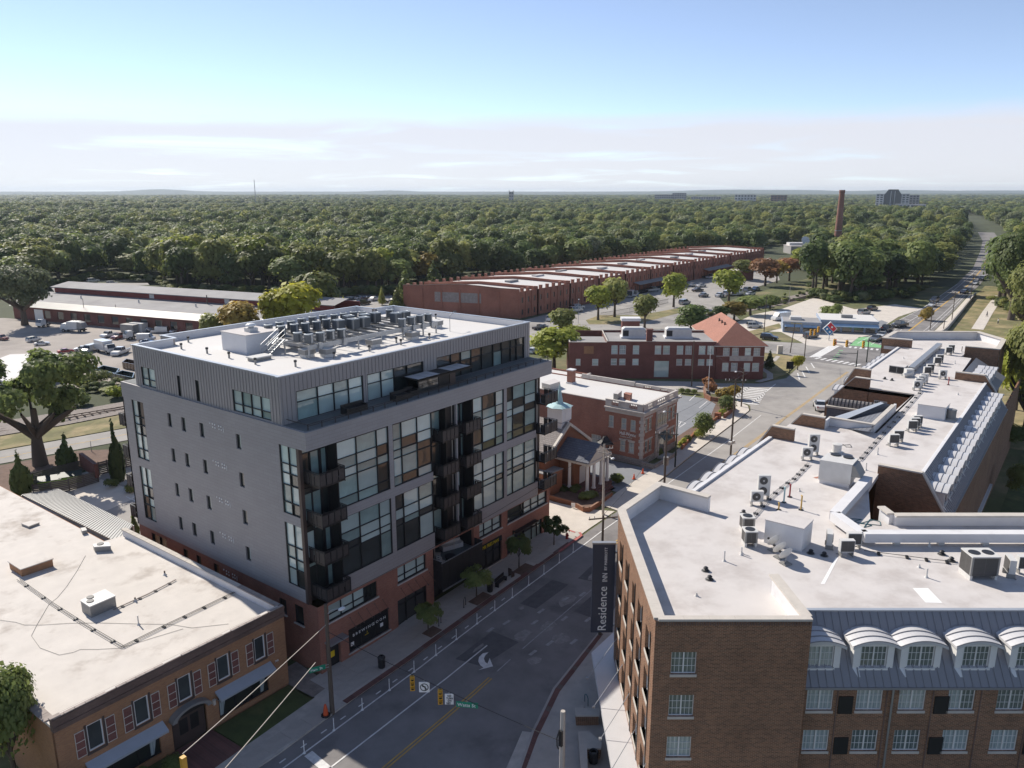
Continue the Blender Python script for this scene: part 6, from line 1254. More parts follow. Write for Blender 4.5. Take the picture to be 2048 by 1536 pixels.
fu('frieze', MB().box(fx0-.1,fx1+.1,fy0-.1,fy0+.2,8.26,8.85).box(fx0-.1,fx0+.1,fy0+.2,fy1,8.26,8.85).box(fx1-.1,fx1+.1,fy0+.2,fy1,8.26,8.85), 'limestone')
fu('cornice', MB().box(fx0-.5,fx1+.5,fy0-.5,fy0+.2,8.86,9.06).box(fx0-.5,fx0+.2,fy0+.2,fy1,8.86,9.06).box(fx1-.2,fx1+.5,fy0+.2,fy1,8.86,9.06), 'limestone')
def balustrade(x0, y0, x1, y1, gaps):
 a, b = Vector((x0,y0)), Vector((x1,y1)); d = (b-a); L = d.length; d.normalize(); ang = math.atan2(d.y,d.x); mid = lambda s: a + d*s
 c = mid(L/2); fu('balustrade_rail', MB().obox((c.x,c.y,9.07),L,.3,.18,ang).obox((c.x,c.y,9.95),L,.36,.14,ang), 'limestone')
 s = 0
 for g0, g1 in gaps + [(L,L)]:
  if g0-s > .05: c = mid((s+g0)/2); fu('balustrade_pier', MB().obox((c.x,c.y,9.25),g0-s,.28,.7,ang), 'limestone')
  n = 5 if g1 > g0 else 0
  for i in range(n): c = mid(g0+(g1-g0)*(i+.5)/n); fu('baluster', MB().lathe((c.x,c.y,9.25),[(.05,0),(.08,.15),(.05,.45),(.07,.7)],6), 'limestone')
  s = g1
balustrade(fx0+.05,fy1,fx0+.05,fy0+.05,[(1.0,2.2),(3.9,5.2)]); balustrade(fx0+.05,fy0+.05,fx1-.05,fy0+.05,[(1.2,2.8),(4.0,7.0),(8.0,9.6)]); balustrade(fx1-.05,fy0+.05,fx1-.05,fy1+1,[(1.5,2.8),(4.2,5.6)])
for i in range(13):
 w_ = .55 if i%2 else .36; z0 = 2.05+i*.475; fu('quoin', MB().box(fx0-.05,fx0+w_,fy0-.05,fy0+.001,z0,z0+.44).box(fx0-.05,fx0+.001,fy0+.001,fy0+w_,z0,z0+.44), 'limestone')
for a,b,c,d in fwn: fu('lintel', MB().box(a-.12,b+.12,fy0-.06,fy0+.05,d,d+.25), 'limestone')
for _,a,b,c,d in sw[3:5]: fu('lintel', MB().box(fx0-.06,fx0+.05,b-.12,a+.12,d,d+.25), 'limestone')
fu('bay', MB().box(63.2,66.5,fy0-.18,fy0+.05,1.2,8.25), 'limestone');
for k in range(4): fu('bay_window', MB().box(63.4+k*.78,63.98+k*.78,fy0-.22,fy0-.185,5.9,7.8), 'glass_dark')
fu('bay_balcony', MB().box(63.1,66.6,fy0-.4,fy0-.18,5.2,5.5), 'limestone'); fu('door', MB().box(64.1,65.7,fy0-.24,fy0-.185,1.3,3.9), 'glass_shop'); fu('door_frame', MB().box(63.85,64.08,fy0-.3,fy0-.185,1.3,4.1).box(65.72,65.95,fy0-.3,fy0-.185,1.3,4.1), 'offwhite')
m_ = MB(); m_.add([(63.8,fy0-.2,4.75),(66.1,fy0-.2,4.75),(66.1,fy0-1.3,3.9),(63.8,fy0-1.3,3.9),(63.8,fy0-1.3,3.65),(66.1,fy0-1.3,3.65)],[(3,2,1,0),(3,4,5,2)]); fu('awning', m_, 'green_pole')
fu('front_step', MB().box(63.6,66.2,fy0-1.6,fy0-.3,1.0,1.35).box(63.3,66.5,fy0-2.2,fy0-1.6,1.0,1.2), 'limestone')
lettering('Hall-Wynne', .75, 'textwhite', FU, (-.04,3.65,4.05), (R(90),0,R(-90)), sx=.72); lettering('FUNERAL SERVICE', .24, 'offwhite', FU, (-.03,3.55,3.72), (R(90),0,R(-90)), sx=1.0); lettering('& CREMATORY', .18, 'offwhite', FU, (-.03,2.9,3.42), (R(90),0,R(-90)))
m_ = MB(); cxx, cyy = 58.2, 7.2
m_.lathe((cxx,cyy,3.75),[(1.5,0),(1.25,.12),(.8,.45),(.5,.85),(.35,1.0),(.02,1.02)],4); fu('canopy_roof', m_, 'black', smooth=False)
for dy in (-1.0,1.0): fu('canopy_post', MB().box(57.3,57.42,cyy+dy-.06,cyy+dy+.06,1.0,3.75), 'black')
fu('chimney', MB().box(*[v for v in (A_ for A_ in ())]) if False else MB().box(*((lambda x,y:(x-.5,x+.5,y-.5,y+.5))(*gp(*K(1000,620,240)((1215,1250))[0],9.45))),9.45,11.6), 'brick_red'); x, y = gp(*K(1000,620,240)((1215,1250))[0],9.45); fu('chimney_base', MB().box(x-.6,x+.6,y-.6,y+.6,9.46,9.7).box(x-.58,x+.58,y-.58,y+.58,11.6,11.75), 'wall_white')
A_ = K(1060,730,300)
t, tp = box_on_roof('rooftop_unit','grey air conditioner on the funeral home roof beside the rusty box','air conditioner',A_,((1140,385),(1200,395),(1255,350),(1190,340)),.95,'unit_grey','unit' and 9.45); t, tp = box_on_roof('rusty_box','rust coloured metal box beside the grey unit on the funeral home roof','roof unit',A_,((1280,385),(1370,410),(1395,380),(1310,370)),.9,'brick_red',9.45,'terracotta')
t, tp = box_on_roof('roof_box','low white box at the left end of the funeral home roof','roof structure',A_,((160,240),(270,268),(410,225),(330,185)),1.0,'offwhite',9.45)
wl = thing('planter_wall','rough stone wall round the planting at the funeral home corner','low wall',(59,0,1.1)); MB().box(58.7,58.95,-.35,1.6,.8,1.9).box(58.95,66,-.45,-.2,.8,1.8).build('stonework', M['stonework'], wl)
t = CH = thing('chapel', 'small orange brick chapel with white columned portico and copper tipped steeple', 'chapel', (47.2,1.75,1.1))
def ch(name, mb, m): return mb.build(name, M[m], CH)
cx0, cx1 = 47.2-5.3, 47.2+5.3
m_ = MB(); m_.add([(cx0,6.6,1),(cx1,6.6,1),(cx1,6.6,5.8),(47.2,6.6,9.3),(cx0,6.6,5.8)],[(0,1,2,3,4)]); m_.box(cx0,cx0+.2,6.62,24,1,5.8).box(cx1-.2,cx1,6.62,24,1,5.8); ch('brick_wall', m_, 'brick_chapel')
m_ = MB();
for sg in (-1,1): e = 47.2+sg*5.6; m_.add([(47.2,6.3,9.55),(e,6.3,5.85),(e,24,5.85),(47.2,24,9.55),(47.2,6.3,9.35),(e,6.3,5.65),(e,24,5.65),(47.2,24,9.35)],[(0,1,2,3) if sg>0 else (3,2,1,0),(0,4,5,1),(1,5,6,2),(3,2,6,7)])
ch('roof', m_, 'slate_pale');
m_ = MB()
for sg in (-1,1): e = 47.2+sg*5.65; m_.add([(47.2,6.2,9.6),(e,6.2,5.9),(e,6.2,5.5),(47.2,6.2,9.2),(47.2,6.55,9.6),(e,6.55,5.9),(e,6.55,5.5),(47.2,6.55,9.2)],[(0,3,2,1),(0,1,5,4),(2,3,7,6)])
ch('bargeboard', m_, 'offwhite')
px0, px1 = 44.5, 49.9
m_ = MB()
for sg in (-1,1): e = 47.2+sg*2.95; m_.add([(47.2,1.55,7.6),(e,1.55,5.75),(e,7.6,5.75),(47.2,7.6,7.6),(47.2,1.55,7.45),(e,1.55,5.6),(e,7.6,5.6),(47.2,7.6,7.45)],[(0,1,2,3) if sg>0 else (3,2,1,0),(0,4,5,1),(1,5,6,2)])
ch('portico_roof', m_, 'shingle_blue')
ch('pediment', MB().add([(44.3,1.62,5.6),(50.1,1.62,5.6),(47.2,1.62,7.42)],[(0,1,2)]).box(44.3,50.1,1.5,1.85,5.3,5.6).box(44.3,44.6,1.85,6.6,5.3,5.6).box(49.8,50.1,1.85,6.6,5.3,5.6), 'offwhite')
for x in (44.7,46.3,48.1,49.7): ch('column', MB().lathe((x,1.9,1.75),[(.3,0),(.3,.12),(.22,.2),(.19,3.3),(.25,3.42),(.28,3.55)],12), 'white')
ch('column', MB().lathe((44.7,4.6,1.75),[(.3,0),(.3,.12),(.22,.2),(.19,3.3),(.25,3.42),(.28,3.55)],12), 'white'); ch('portico_floor', MB().box(44.2,50.2,1.4,6.6,.8,1.75), 'paver')
for i in range(4): ch('step', MB().box(46,49.4,1.4-.35*(i+1),1.4-.35*i,.8,1.75-.2*(i+1)), 'paver')
ch('vestibule', MB().box(45.2,49.2,4.2,6.6,1.75,5.3), 'brick_chapel'); ch('door', MB().box(46.5,47.9,4.14,4.2,1.78,4.1), 'white'); ch('side_wing', MB().prism([(40.8,5.6),(43.9,5.2),(43.9,9.5),(40.8,9.5)],.8,4.3), 'brick_chapel'); ch('wing_roof', MB().prism([(40.7,5.5),(44,5.1),(44,9.5),(40.7,9.5)],4.3,4.42), 'roof_grey')
sxx, syy = 47.1, 7.9
ch('steeple_base', MB().box(sxx-.95,sxx+.95,syy-.95,syy+.95,7.6,9.75), 'white'); ch('steeple_stage', MB().box(sxx-1.15,sxx+1.15,syy-1.15,syy+1.15,9.75,11.5).box(sxx-.4,sxx+.4,syy-1.2,syy-1.15,10.2,11.0), 'white'); ch('steeple_cornice', MB().box(sxx-1.05,sxx+1.05,syy-1.05,syy+1.05,9.55,9.75).box(sxx-1.3,sxx+1.3,syy-1.3,syy+1.3,11.5,11.62), 'metal_trim')
ch('spire', MB().lathe((sxx,syy,11.62),[(1.75,0),(1.0,.28),(.55,.35),(.42,.8),(.03,3.1)],4 if False else 8), 'copper')
wl = thing('planter_wall','curving low brick wall round the hedges before the chapel','low wall',(41,0,1.1)); pts = [(41.0,5.4),(41.05,1.9),(40.2,-.4),(40.6,-1.0),(43.2,-.9),(46.4,-.7)]
m_ = MB()
for a,b in zip(pts[:-1],pts[1:]): a, b = Vector(a), Vector(b); c = (a+b)/2; d = b-a; m_.obox((c.x,c.y,.7),d.length+.2,.25,1.0,math.atan2(d.y,d.x))
m_.build('brickwork', M['brick_chapel'], wl); MB().prism([(41.2,5),(41.25,1.8),(40.6,-.6),(43,-.7),(46,-.5),(46,1.2),(44,1.2),(44,5)],.8,1.5).build('soil', M['mulch'], wl)
nb = thing('notice_board','small white notice on the brick wall before the chapel','sign',(40.4,1.2,1.3),R(-75)); put('board', MB().box(-.25,.25,-.1,-.07,0,.5).mesh('b', M['signwhite']), nb); put('post', MB().box(-.03,.03,-.07,-.02,-.3,.5).mesh('p', M['galv']), nb)
OA = (103.27,33.13); OR = math.atan2(-18.38,13.13); ZB = -.6
t = OF = thing('office_building', 'dark red brick two storey office with red hip roofed corner pavilion', 'building', (OA[0],OA[1],0), OR)
def of(name, mb, m): return lput(OF, name, mb, m)
UPW = [(.69,1.98),(2.36,3.69),(5.14,6.43),(9.69,10.99),(11.4,12.77),(14.23,15.54),(16.0,17.32),(18.77,20.13),(20.54,21.9)]; LOW = [(.67,1.89),(2.39,3.68),(5.13,6.41),(14.26,15.44),(16.04,17.33),(18.75,20.05),(20.5,21.8)]
holes = [(a+.25,b+.25,6.33+.6,8.12+.6) for a,b in UPW] + [(a+.25,b+.25,4.0+.6,5.3+.6) for a,b in LOW] + [(9.95,13.0,2.0,5.45)]
of('front_wall', MB().holes((-.25,0,ZB),(1,0,0),22.6,9.55,holes,.15), 'brick_dark'); of('annex_wall', MB().holes((-8.1,.06,ZB),(1,0,0),7.85,9.3,[(1.46,2.42,4.45,5.8),(4.86,6.12,4.45,5.8)],.15), 'brick_dark')
pw = [(23.77,25.09,6.1,7.75),(25.64,26.98,6.1,7.75),(28.26,29.52,6.1,7.75),(30.06,31.4,6.1,7.75),(23.77,25.09,2.8,4.57),(25.6,26.95,2.8,4.57),(28.23,29.54,2.8,4.57),(29.98,31.39,2.8,4.57)]
of('pavilion_wall', MB().holes((22.4,-.08,ZB),(1,0,0),9.9,8.8,[(a-22.4,b-22.4,c-ZB,d-ZB) for a,b,c,d in pw],.15).box(32.25,32.3,-.02,22,ZB,8.2).box(22.4,22.45,-.02,4,ZB,8.2), 'brick_dark')
for a,b in UPW: sash(OF,(a+b)/2,.1,6.33,0,b-a,1.79,'glass_blind' if rn.random()<.8 else 'curtain')
for a,b in LOW: sash(OF,(a+b)/2,.1,4.0,0,b-a,1.3,'glass_blind')
for a,b,c,d in pw: sash(OF,(a+b)/2,.02,c,0,b-a,d-c,'curtain' if rn.random()<.5 else 'glass_blind')
for a,b in ((-6.64,-5.68),(-3.24,-1.98)): sash(OF,(a+b)/2,.16,3.85,0,b-a,1.35,'glass_blind')
of('door', MB().box(9.72,12.76,.1,.14,1.4,4.85).box(11.2,11.28,.06,.1,1.4,4.85), 'glass_blind'); of('stone_panel', MB().box(25.2,29.95,-.12,-.081,4.97,5.9), 'limestone'); of('band_course', MB().box(22.4,32.3,-.12,-.081,5.92,6.04), 'limestone'); of('boarded_window', MB().box(-5.0,-3.0,.02,.058,6.3,7.9), 'brick_tan')
of('side_wall', MB().box(-.25,-.05,.1,13,ZB,9).box(-8.1,-7.9,.1,9,ZB,8.7).box(-8,22.4,12.9,13.1,ZB,9), 'brick_dark')
of('roof', MB().box(-.05,22.4,.2,12.9,8.4,8.65).box(-7.9,-.25,.25,9,8.1,8.35), 'roof_grey'); of('parapet', MB().box(-.25,22.4,.005,.25,8.96,9.03).box(-.25,-.02,.25,13,8.65,9.1).box(-8.1,-.25,.06,.3,8.71,8.8).box(-8.1,-7.85,.3,9,8.35,8.8).box(-.2,22.4,12.8,13.1,9.0,9.2), 'coping')
of('chimney', MB().box(7.9,9.1,-.05,.9,9.03,11.4).box(7.8,9.2,-.12,1.0,11.4,11.55), 'brick_dark')
e0, e1, d0, d1, ez, rz_, ins = 21.8, 32.9, -.65, 24, 8.25, 12.4, 5.5
m_ = MB(); mid = (e0+e1)/2; A1, A2 = (mid,d0+ins,rz_), (mid,d1-ins,rz_)
m_.face([(e0,d0,ez),(e1,d0,ez),A1]); m_.face([(e1,d0,ez),(e1,d1,ez),A2,A1]); m_.face([(e1,d1,ez),(e0,d1,ez),A2]); m_.face([(e0,d1,ez),(e0,d0,ez),A1,A2]); of('hip_roof', m_, 'terracotta'); of('eaves', MB().box(e0,e1,d0,d1,ez-.18,ez-.01), 'offwhite')
for k in range(3): of('roof_vent', MB().box(mid-1.6-.15,mid-1.6+.15,d0+ins+3+k*2.6,d0+ins+3.3+k*2.6,rz_-1.3,rz_-.6), 'brownpost')
for i,(a,b,l) in enumerate(((3.5,8.4,'pale curved rooftop unit left of the office chimney'),(12.8,18.2,'pale curved rooftop unit right of the office chimney'))):
 u_ = thing('rooftop_unit', l, 'air handler', tuple(OF.matrix_basis @ Vector(((a+b)/2,6.5,8.65))) if False else (0,0,0)); mm = Matrix.Translation((OA[0],OA[1],0)) @ Matrix.Rotation(OR,4,'Z'); pp = mm @ Vector(((a+b)/2,6.5,8.65)); u_.location = pp; u_.rotation_euler = (0,0,OR); h = (b-a)/2
 put('case', MB().add([(-h,-1.2,.35),(h,-1.2,.35),(h,1.2,.35),(-h,1.2,.35),(-h,-1.2,1.9),(h,-1.2,1.9),(h,1.2,1.9),(-h,1.2,1.9),(-h+.5,-.9,2.25),(h-.5,-.9,2.25),(h-.5,.9,2.25),(-h+.5,.9,2.25)],[(0,1,5,4),(1,2,6,5),(2,3,7,6),(3,0,4,7),(4,5,9,8),(5,6,10,9),(6,7,11,10),(7,4,8,11),(8,9,10,11)]).mesh('case', M['unit']), u_)
 put('louvre', MB().box(-h+.1,-h+1.3,-1.24,-1.2,.5,1.7).mesh('lv', M['black']), u_); put('curb', MB().box(-h-.3,h+.3,-1.5,1.5,0,.35).mesh('curb', M['wall_white']), u_)
pp = mm @ Vector((5.8,11,8.65)); u_ = thing('stair_box','small white roofed brick stair box at the back of the dark office','roof structure',pp,OR); put('wall', MB().box(-1.9,1.9,-1.2,1.2,0,3.0).mesh('w', M['brick_dark']), u_); put('fascia', MB().box(-2.1,2.1,-1.4,1.4,3.0,3.6).mesh('f', M['wall_white']), u_)
t = WH = thing('warehouse', 'very long red brick warehouse with stepped gable fire walls and white roofs', 'warehouse', (156.5,95.5,1.1))
def wh(name, mb, m): return mb.build(name, M[m], WH)
xs = [156.5,166.5,186,205.5,225.5,247,268.5,290,312,334,356,383]
Rr = lambda x: (x, 95.5+(x-156.5)*.022); Ll = lambda x: (x-13-(0 if x < 160 else 0), 132.5+(x-156.5)*.022)
zt0 = 10.4;
def seg_wall(mb, a, b, za, zb, z0): mb.face([(*a,z0),(*b,z0),(*b,zb),(*a,za)])
fr_ = MB()
for i in range(len(xs)-1):
 a, b = Rr(xs[i]), Rr(xs[i+1]); zz0 = 9.5 - i*.02
 L_ = math.hypot(b[0]-a[0],b[1]-a[1]); nwin = max(3,round(L_/3.6)); hl_ = []
 for k in range(nwin):
  cxx = (k+.5)*L_/nwin
  for z in (2.2,5.9): hl_.append((cxx-.45,cxx+.45,z,z+1.7))
 ux = ((b[0]-a[0])/L_,(b[1]-a[1])/L_,0); wh('street_wall', MB().holes((a[0],a[1],-.2),ux,L_,zz0,hl_,.25), 'brick_ware')
 wm = MB(); pm = MB()
 for h in hl_:
  c = ((h[0]+h[1])/2); p = (a[0]+ux[0]*c-ux[1]*-.2*1,a[1]+ux[1]*c+.2); wn = put('window', MESH.setdefault(('whw',), MB().box(-.5,.5,-.02,.03,0,1.75).mesh('window', M['glass_dark'])), WH, (p[0]-156.5,p[1]-95.5,h[2]-.2-1.1), math.atan2(ux[1],ux[0]))
 for k in range(nwin+1): c = k*L_/nwin; wh('pilaster', MB().obox((a[0]+ux[0]*c,a[1]+ux[1]*c-.06,.5),.5,.3,8.7,0), 'brick_ware')
 c0, c1 = Rr(xs[i]), Ll(xs[i]); d0_, d1_ = Rr(xs[i+1]), Ll(xs[i+1]); mid0 = ((c0[0]+c1[0])/2,(c0[1]+c1[1])/2); mid1 = ((d0_[0]+d1_[0])/2,(d0_[1]+d1_[1])/2)
 m_ = MB(); m_.face([(*c0,9.0),(*d0_,9.0),(*mid1,10.1),(*mid0,10.1)]); m_.face([(*mid0,10.1),(*mid1,10.1),(*d1_,9.0),(*c1,9.0)]); wh('roof', m_, 'roof_bright')
 for k in range(3 if L_ < 15 else 5):
  for side in (0,1):
   q0, q1 = (c0,d0_) if side == 0 else (c1,d1_); f = (k+.6)/(3.2 if L_ < 15 else 5.2); x = q0[0]+(q1[0]-q0[0])*f; y = q0[1]+(q1[1]-q0[1])*f + (.4 if side==0 else -.4)
   put('vent_stack', MESH.setdefault(('whv',), MB().box(-.42,.42,-.42,.42,-.6,1.0).box(-.5,.5,-.5,.5,1.0,1.12).mesh('vent_stack', M['brick_ware'])), WH, (x-156.5,y-95.5,9.2-1.1))
 wh('far_wall', MB().box(0,0,0,0,0,0) if False else (lambda q: (seg_wall(q,d1_,c1,9.3,9.3,-.2),q)[1])(MB()), 'brick_ware')
for i,x in enumerate(xs):
 a, b = Vector(Rr(x)), Vector(Ll(x)); d = (b-a); L_ = d.length; d.normalize(); k = Vector((d.y,-d.x))*.35
 top = [(0,9.95),(L_*.16,10.1),(L_*.34,10.6),(L_*.5,10.85),(L_*.66,10.6),(L_*.84,10.1),(L_,9.95)]; m_ = MB()
 P = lambda s,z,o: ((a+d*s+k*o).x,(a+d*s+k*o).y,z)
 for o in (0,1):
  f = [P(s,z,o) for s,z in top] + [P(L_,-.2,o),P(0,-.2,o)]; m_.face(f if o == 0 else f[::-1])
 pts_ = top
 for (s0,z0),(s1,z1) in zip(top[:-1],top[1:]): m_.face([P(s0,z0,0),P(s0,z0,1),P(s1,z1,1),P(s1,z1,0)])
 m_.face([P(0,-.2,0),P(0,-.2,1),P(0,9.95,1),P(0,9.95,0)]); m_.face([P(L_,-.2,0),P(L_,9.95,0),P(L_,9.95,1),P(L_,-.2,1)]); wh('fire_wall', m_, 'brick_ware'); cp_ = MB()
 for (s0,z0),(s1,z1) in zip(top[:-1],top[1:]): cp_.add([P(s0,z0+.02,-.3),P(s0,z0+.02,1.3),P(s1,z1+.02,1.3),P(s1,z1+.02,-.3),P(s0,z0+.16,-.3),P(s0,z0+.16,1.3),P(s1,z1+.16,1.3),P(s1,z1+.16,-.3)],[(4,5,6,7),(0,4,7,3),(1,2,6,5)])
 wh('wall_coping', cp_, 'brick_tan_dark' if i == 0 else 'brick_ware')
 if i == 0:
  for s in (.17,.34,.5,.66,.83): wh('pilaster', MB().obox((*(a+d*(L_*s)-k*.5),-.2),.5,.25,9.4,math.atan2(d.y,d.x)), 'brick_ware')
  wh('ghost_sign', MB().add([P(L_*.32,5.2,-.12),P(L_*.72,5.2,-.12),P(L_*.72,8.3,-.12),P(L_*.32,8.3,-.12)],[(3,2,1,0)]), 'stain')
for x0,x1 in ((199,219),(232,262),(300,330)):
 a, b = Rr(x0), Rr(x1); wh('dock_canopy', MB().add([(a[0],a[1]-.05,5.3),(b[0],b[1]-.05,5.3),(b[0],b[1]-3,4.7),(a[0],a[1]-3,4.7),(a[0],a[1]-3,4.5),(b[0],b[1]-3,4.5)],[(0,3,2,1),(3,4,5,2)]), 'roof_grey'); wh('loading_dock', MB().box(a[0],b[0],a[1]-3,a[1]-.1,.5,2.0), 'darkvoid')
for i in range(9): wh('skylight', MB().box(xs[i+1]+4,xs[i+1]+9,110+(i%3)*3,112+(i%3)*3,9.9,10.5), 'roof_white' if i%2 else 'roof_grey')
IA, IB = gp(25,604,6.2), gp(455,638,6.2); ia, ib = Vector(IA), Vector(IB); dI = (ib-ia).normalized(); qI = Vector((dI.y,-dI.x))
if qI.x < 0: qI = -qI
IR = math.atan2(dI.y,dI.x); L_ = (ib-ia).length + 25
t = IN = thing('depot_building', 'long low brick depot with grey roofs and a red boarded clerestory', 'building', (ia.x,ia.y,1.1), IR)
sgn = 1 if (Matrix.Rotation(IR,2) @ Vector((0,1))).dot(qI) > 0 else -1
def inn(name, mb, m): return lput(IN, name, mb, m)
ys = lambda v: v*sgn
wl_ = MB().box(0,L_,ys(.05),ys(.35),-.5,4.3) if True else None
hol = [(8+i*5.6,10.6+i*5.6,.9,3.2) for i in range(1,14)] + [(9,13,.1,3.4)]
inn('front_wall', MB().holes((0,ys(0),-.4),(1,0,0),L_,4.6,[(a,b,c+.4,d+.4) for a,b,c,d in hol],.2), 'brick_dark')
for a,b,c,d in hol[:-1]: o = inn('window', MB().box(a,b,.12,.18,c,d), 'glass_dark')
inn('roller_door', MB().box(9,13,.12,.2,.0,3.4), 'signwhite')
inn('eave_band', MB().add([(-.6,ys(-.9),4.1),(L_+.6,ys(-.9),4.1),(L_+.6,ys(1.6),5.5),(-.6,ys(1.6),5.5)],[(0,1,2,3)]), 'steelroof')
for i in range(int(L_/.9)): inn('eave_batten', MB().add([(i*.9,ys(-.95),4.12),(i*.9+.25,ys(-.95),4.12),(i*.9+.25,ys(1.55),5.6),(i*.9,ys(1.55),5.6)],[(0,1,2,3)]), 'unit_grey')
inn('lower_roof', MB().add([(-.6,ys(1.6),5.5),(L_+.6,ys(1.6),5.5),(L_+.6,ys(13),6.8),(-.6,ys(13),6.8)],[(0,1,2,3)]), 'roof_grey'); inn('end_wall', MB().box(-.3,0,ys(.1),ys(26),-.4,4.2), 'brick_dark')
inn('clerestory', MB().box(2,L_,ys(13),ys(13.3),6.0,8.6), 'redmetal'); inn('upper_roof', MB().add([(1,ys(12.3),8.5),(L_+.6,ys(12.3),8.5),(L_+.6,ys(19),9.6),(1,ys(19),9.6)],[(0,1,2,3)]).box(1,L_,ys(12.25),ys(12.4),8.3,8.52), 'roof_grey')
for x in (43,72): inn('clerestory_vent', MB().box(x,x+1.8,ys(12.9),ys(13),6.9,8.2), 'unit')
for x in (20,44,66): inn('roof_vent', MB().cyl((x,ys(8),6.2),(x,ys(8),7.2),.2,seg=8), 'unit')
inn('rear_wall', MB().box(2,L_,ys(25),ys(25.3),-.4,8), 'redmetal')
z1 = K(0,360,680); z4 = K(0,700,680); P = None
t = thing('yard_shed', 'low metal shed with white roof behind the big oak', 'shed', (0,0,1.1)); sp_ = G(*[(*p,4.0) for p in z1((-160,1130),(60,1050),(330,1040),(455,1080),(395,1105),(60,1230))]); MB().prism(sp_,3.6,4.0).build('roof', M['roof_bright'], t); MB().prism(sp_,-.2,3.6).build('wall', M['steelroof'], t)
PA = gp(*R3((610,905))[0],1.1); PB = gp(*R3((835,915))[0],1.1); pa, pb = Vector(PA), Vector(PB); d = (pb-pa); PR = math.atan2(d.y,d.x); pl = d.length
t = PZ = thing('pizza_shop', 'low pale blue pizza shop of two flat roofed blocks with blue awnings', 'shop', (pa.x,pa.y,1.1), PR)
def pz(name, mb, m): return lput(PZ, name, mb, m)
pz('wall', MB().box(0,pl,0,9,-.3,2.6), 'blueshop'); pz('parapet', MB().box(-.15,pl+.15,-.15,9.15,2.6,3.0), 'blueshop'); pz('roof', MB().box(.1,pl-.1,.1,8.9,3.0,3.04), 'roof_grey')
for a,b in ((.4,pl*.47),(pl*.53,pl-.4)):
 pz('shop_window', MB().box(a+.1,b-.1,-.06,-.005,.3,1.6), 'glass_shop'); pz('awning', MB().add([(a,-.05,2.2),(b,-.05,2.2),(b,-.8,1.65),(a,-.8,1.65)],[(0,3,2,1)]), 'sky_awning')
lettering('PIZZA', .55, 'textyellow', PZ, (pl*.25,-.17,2.55), FR, sx=1.6) if False else lettering('Dominos', .6, 'textyellow', PZ, (pl*.2,-.17,2.5), FR, sx=1.3)
pz('block_wall', MB().box(pl+.3,pl+15,3.5,16,-.3,2.7), 'blueshop'); pz('block_fascia', MB().box(pl+.1,pl+15.2,3.3,16.2,2.7,3.4), 'blueshop'); pz('block_roof', MB().box(pl+.3,pl+15,3.5,16,3.4,3.45), 'roof_bright')
for k in range(4): pz('shop_window', MB().box(pl+3+k*3,pl+5.4+k*3,3.42,3.49,.2,1.9), 'glass_shop')
pz('awning', MB().add([(pl+2.5,3.4,2.5),(pl+15.2,3.4,2.5),(pl+15.2,2.3,1.95),(pl+2.5,2.3,1.95)],[(0,3,2,1)]).box(pl+2.5,pl+15.2,2.28,2.31,1.75,1.96), 'sky_awning'); pz('stone_base', MB().box(pl+.28,pl+15.02,3.42,3.5,-.3,.3), 'stonework')
pz('sign_box', MB().box(pl+6,pl+9,8,9,3.45,4.3), 'unit_grey'); pz('rooftop_unit', MB().box(2,5,3,6,3.04,3.9), 'unit')
sx_, sy_ = gp(*R3((885,955))[0]); zc_ = zat(sx_,sy_,R3((888,885))[0][1])
t = thing('pizza_sign', 'tilted square red and blue pizza sign on a post by the crossing', 'sign', (sx_,sy_,1.1), HEAD-R(90)); put('post', MB().box(-.12,.12,-.12,.12,0,zc_-1.1).mesh('p', M['unit']), t)
pn = put('panel', MB().box(-1.35,1.35,-.12,.12,-1.35,1.35).mesh('p', M['signwhite']), t, (0,-.1,zc_-1.1)); pn.rotation_euler = (0,R(45),0)
mt_r = mat('sign_red', (.6,.03,.05), .4, .02); mt_b = mat('sign_blue', (.02,.16,.36), .4, .02)
put('upper_half', MB().box(-1.2,1.2,-.16,-.12,.05,1.2).mesh('u', mt_r), pn); put('lower_half', MB().box(-1.2,1.2,-.16,-.12,-1.2,-.02).mesh('l', mt_b), pn); put('pip', MB().cyl((0,-.165,.62),(0,-.19,.62),.26,seg=14).cyl((-.55,-.165,-.6),(-.55,-.19,-.6),.26,seg=14).cyl((.55,-.165,-.6),(.55,-.19,-.6),.26,seg=14).mesh('pip', M['signwhite']), pn)
bx = G(*[(*p,5.2) for p in R3((333,538),(440,545),(430,530),(350,528))]); t = thing('brick_hut', 'small square brick hut with pale flat roof among the car park trees', 'hut', (*bx[0],1.1)); c = Vector(bx[0]); MB().obox((c.x+3.5,c.y-1.5,.5),8,8,4.5,HEAD).build('wall', M['brick_dark'], t); MB().obox((c.x+3.5,c.y-1.5,5.0),8.4,8.4,.25,HEAD).build('roof', M['roof_white'], t)
x, y = gp(*R3((790,440))[0],1.1); t = thing('studio_building', 'low grey flat building below the big white satellite dish', 'building', (x,y,1.1), HEAD-R(90)); put('wall', MB().box(-14,26,0,14,-.3,4.6).mesh('w', M['farbldg']), t); put('roof', MB().box(-14.2,26.2,-.2,14.2,4.6,4.9).mesh('r', M['roof_white']), t); put('roof_block', MB().box(-13,-2,6,12,4.9,6.6).mesh('b', M['farwhite']), t); put('roof_unit', MB().box(8,12,3,6,4.9,6.3).box(15,17,3,5,4.9,5.9).mesh('u', M['unit']), t)
x, y = gp(*R3((745,445))[0],1.1); zc_ = zat(x,y,R3((748,368))[0][1]); t = thing('satellite_dish', 'big white satellite dish standing above the studio roof', 'satellite dish', (x,y,1.1), HEAD-R(90)); pr_ = [(r_, .16*r_*r_/3.4) for r_ in (.02,.8,1.6,2.4,3.1,3.6)]
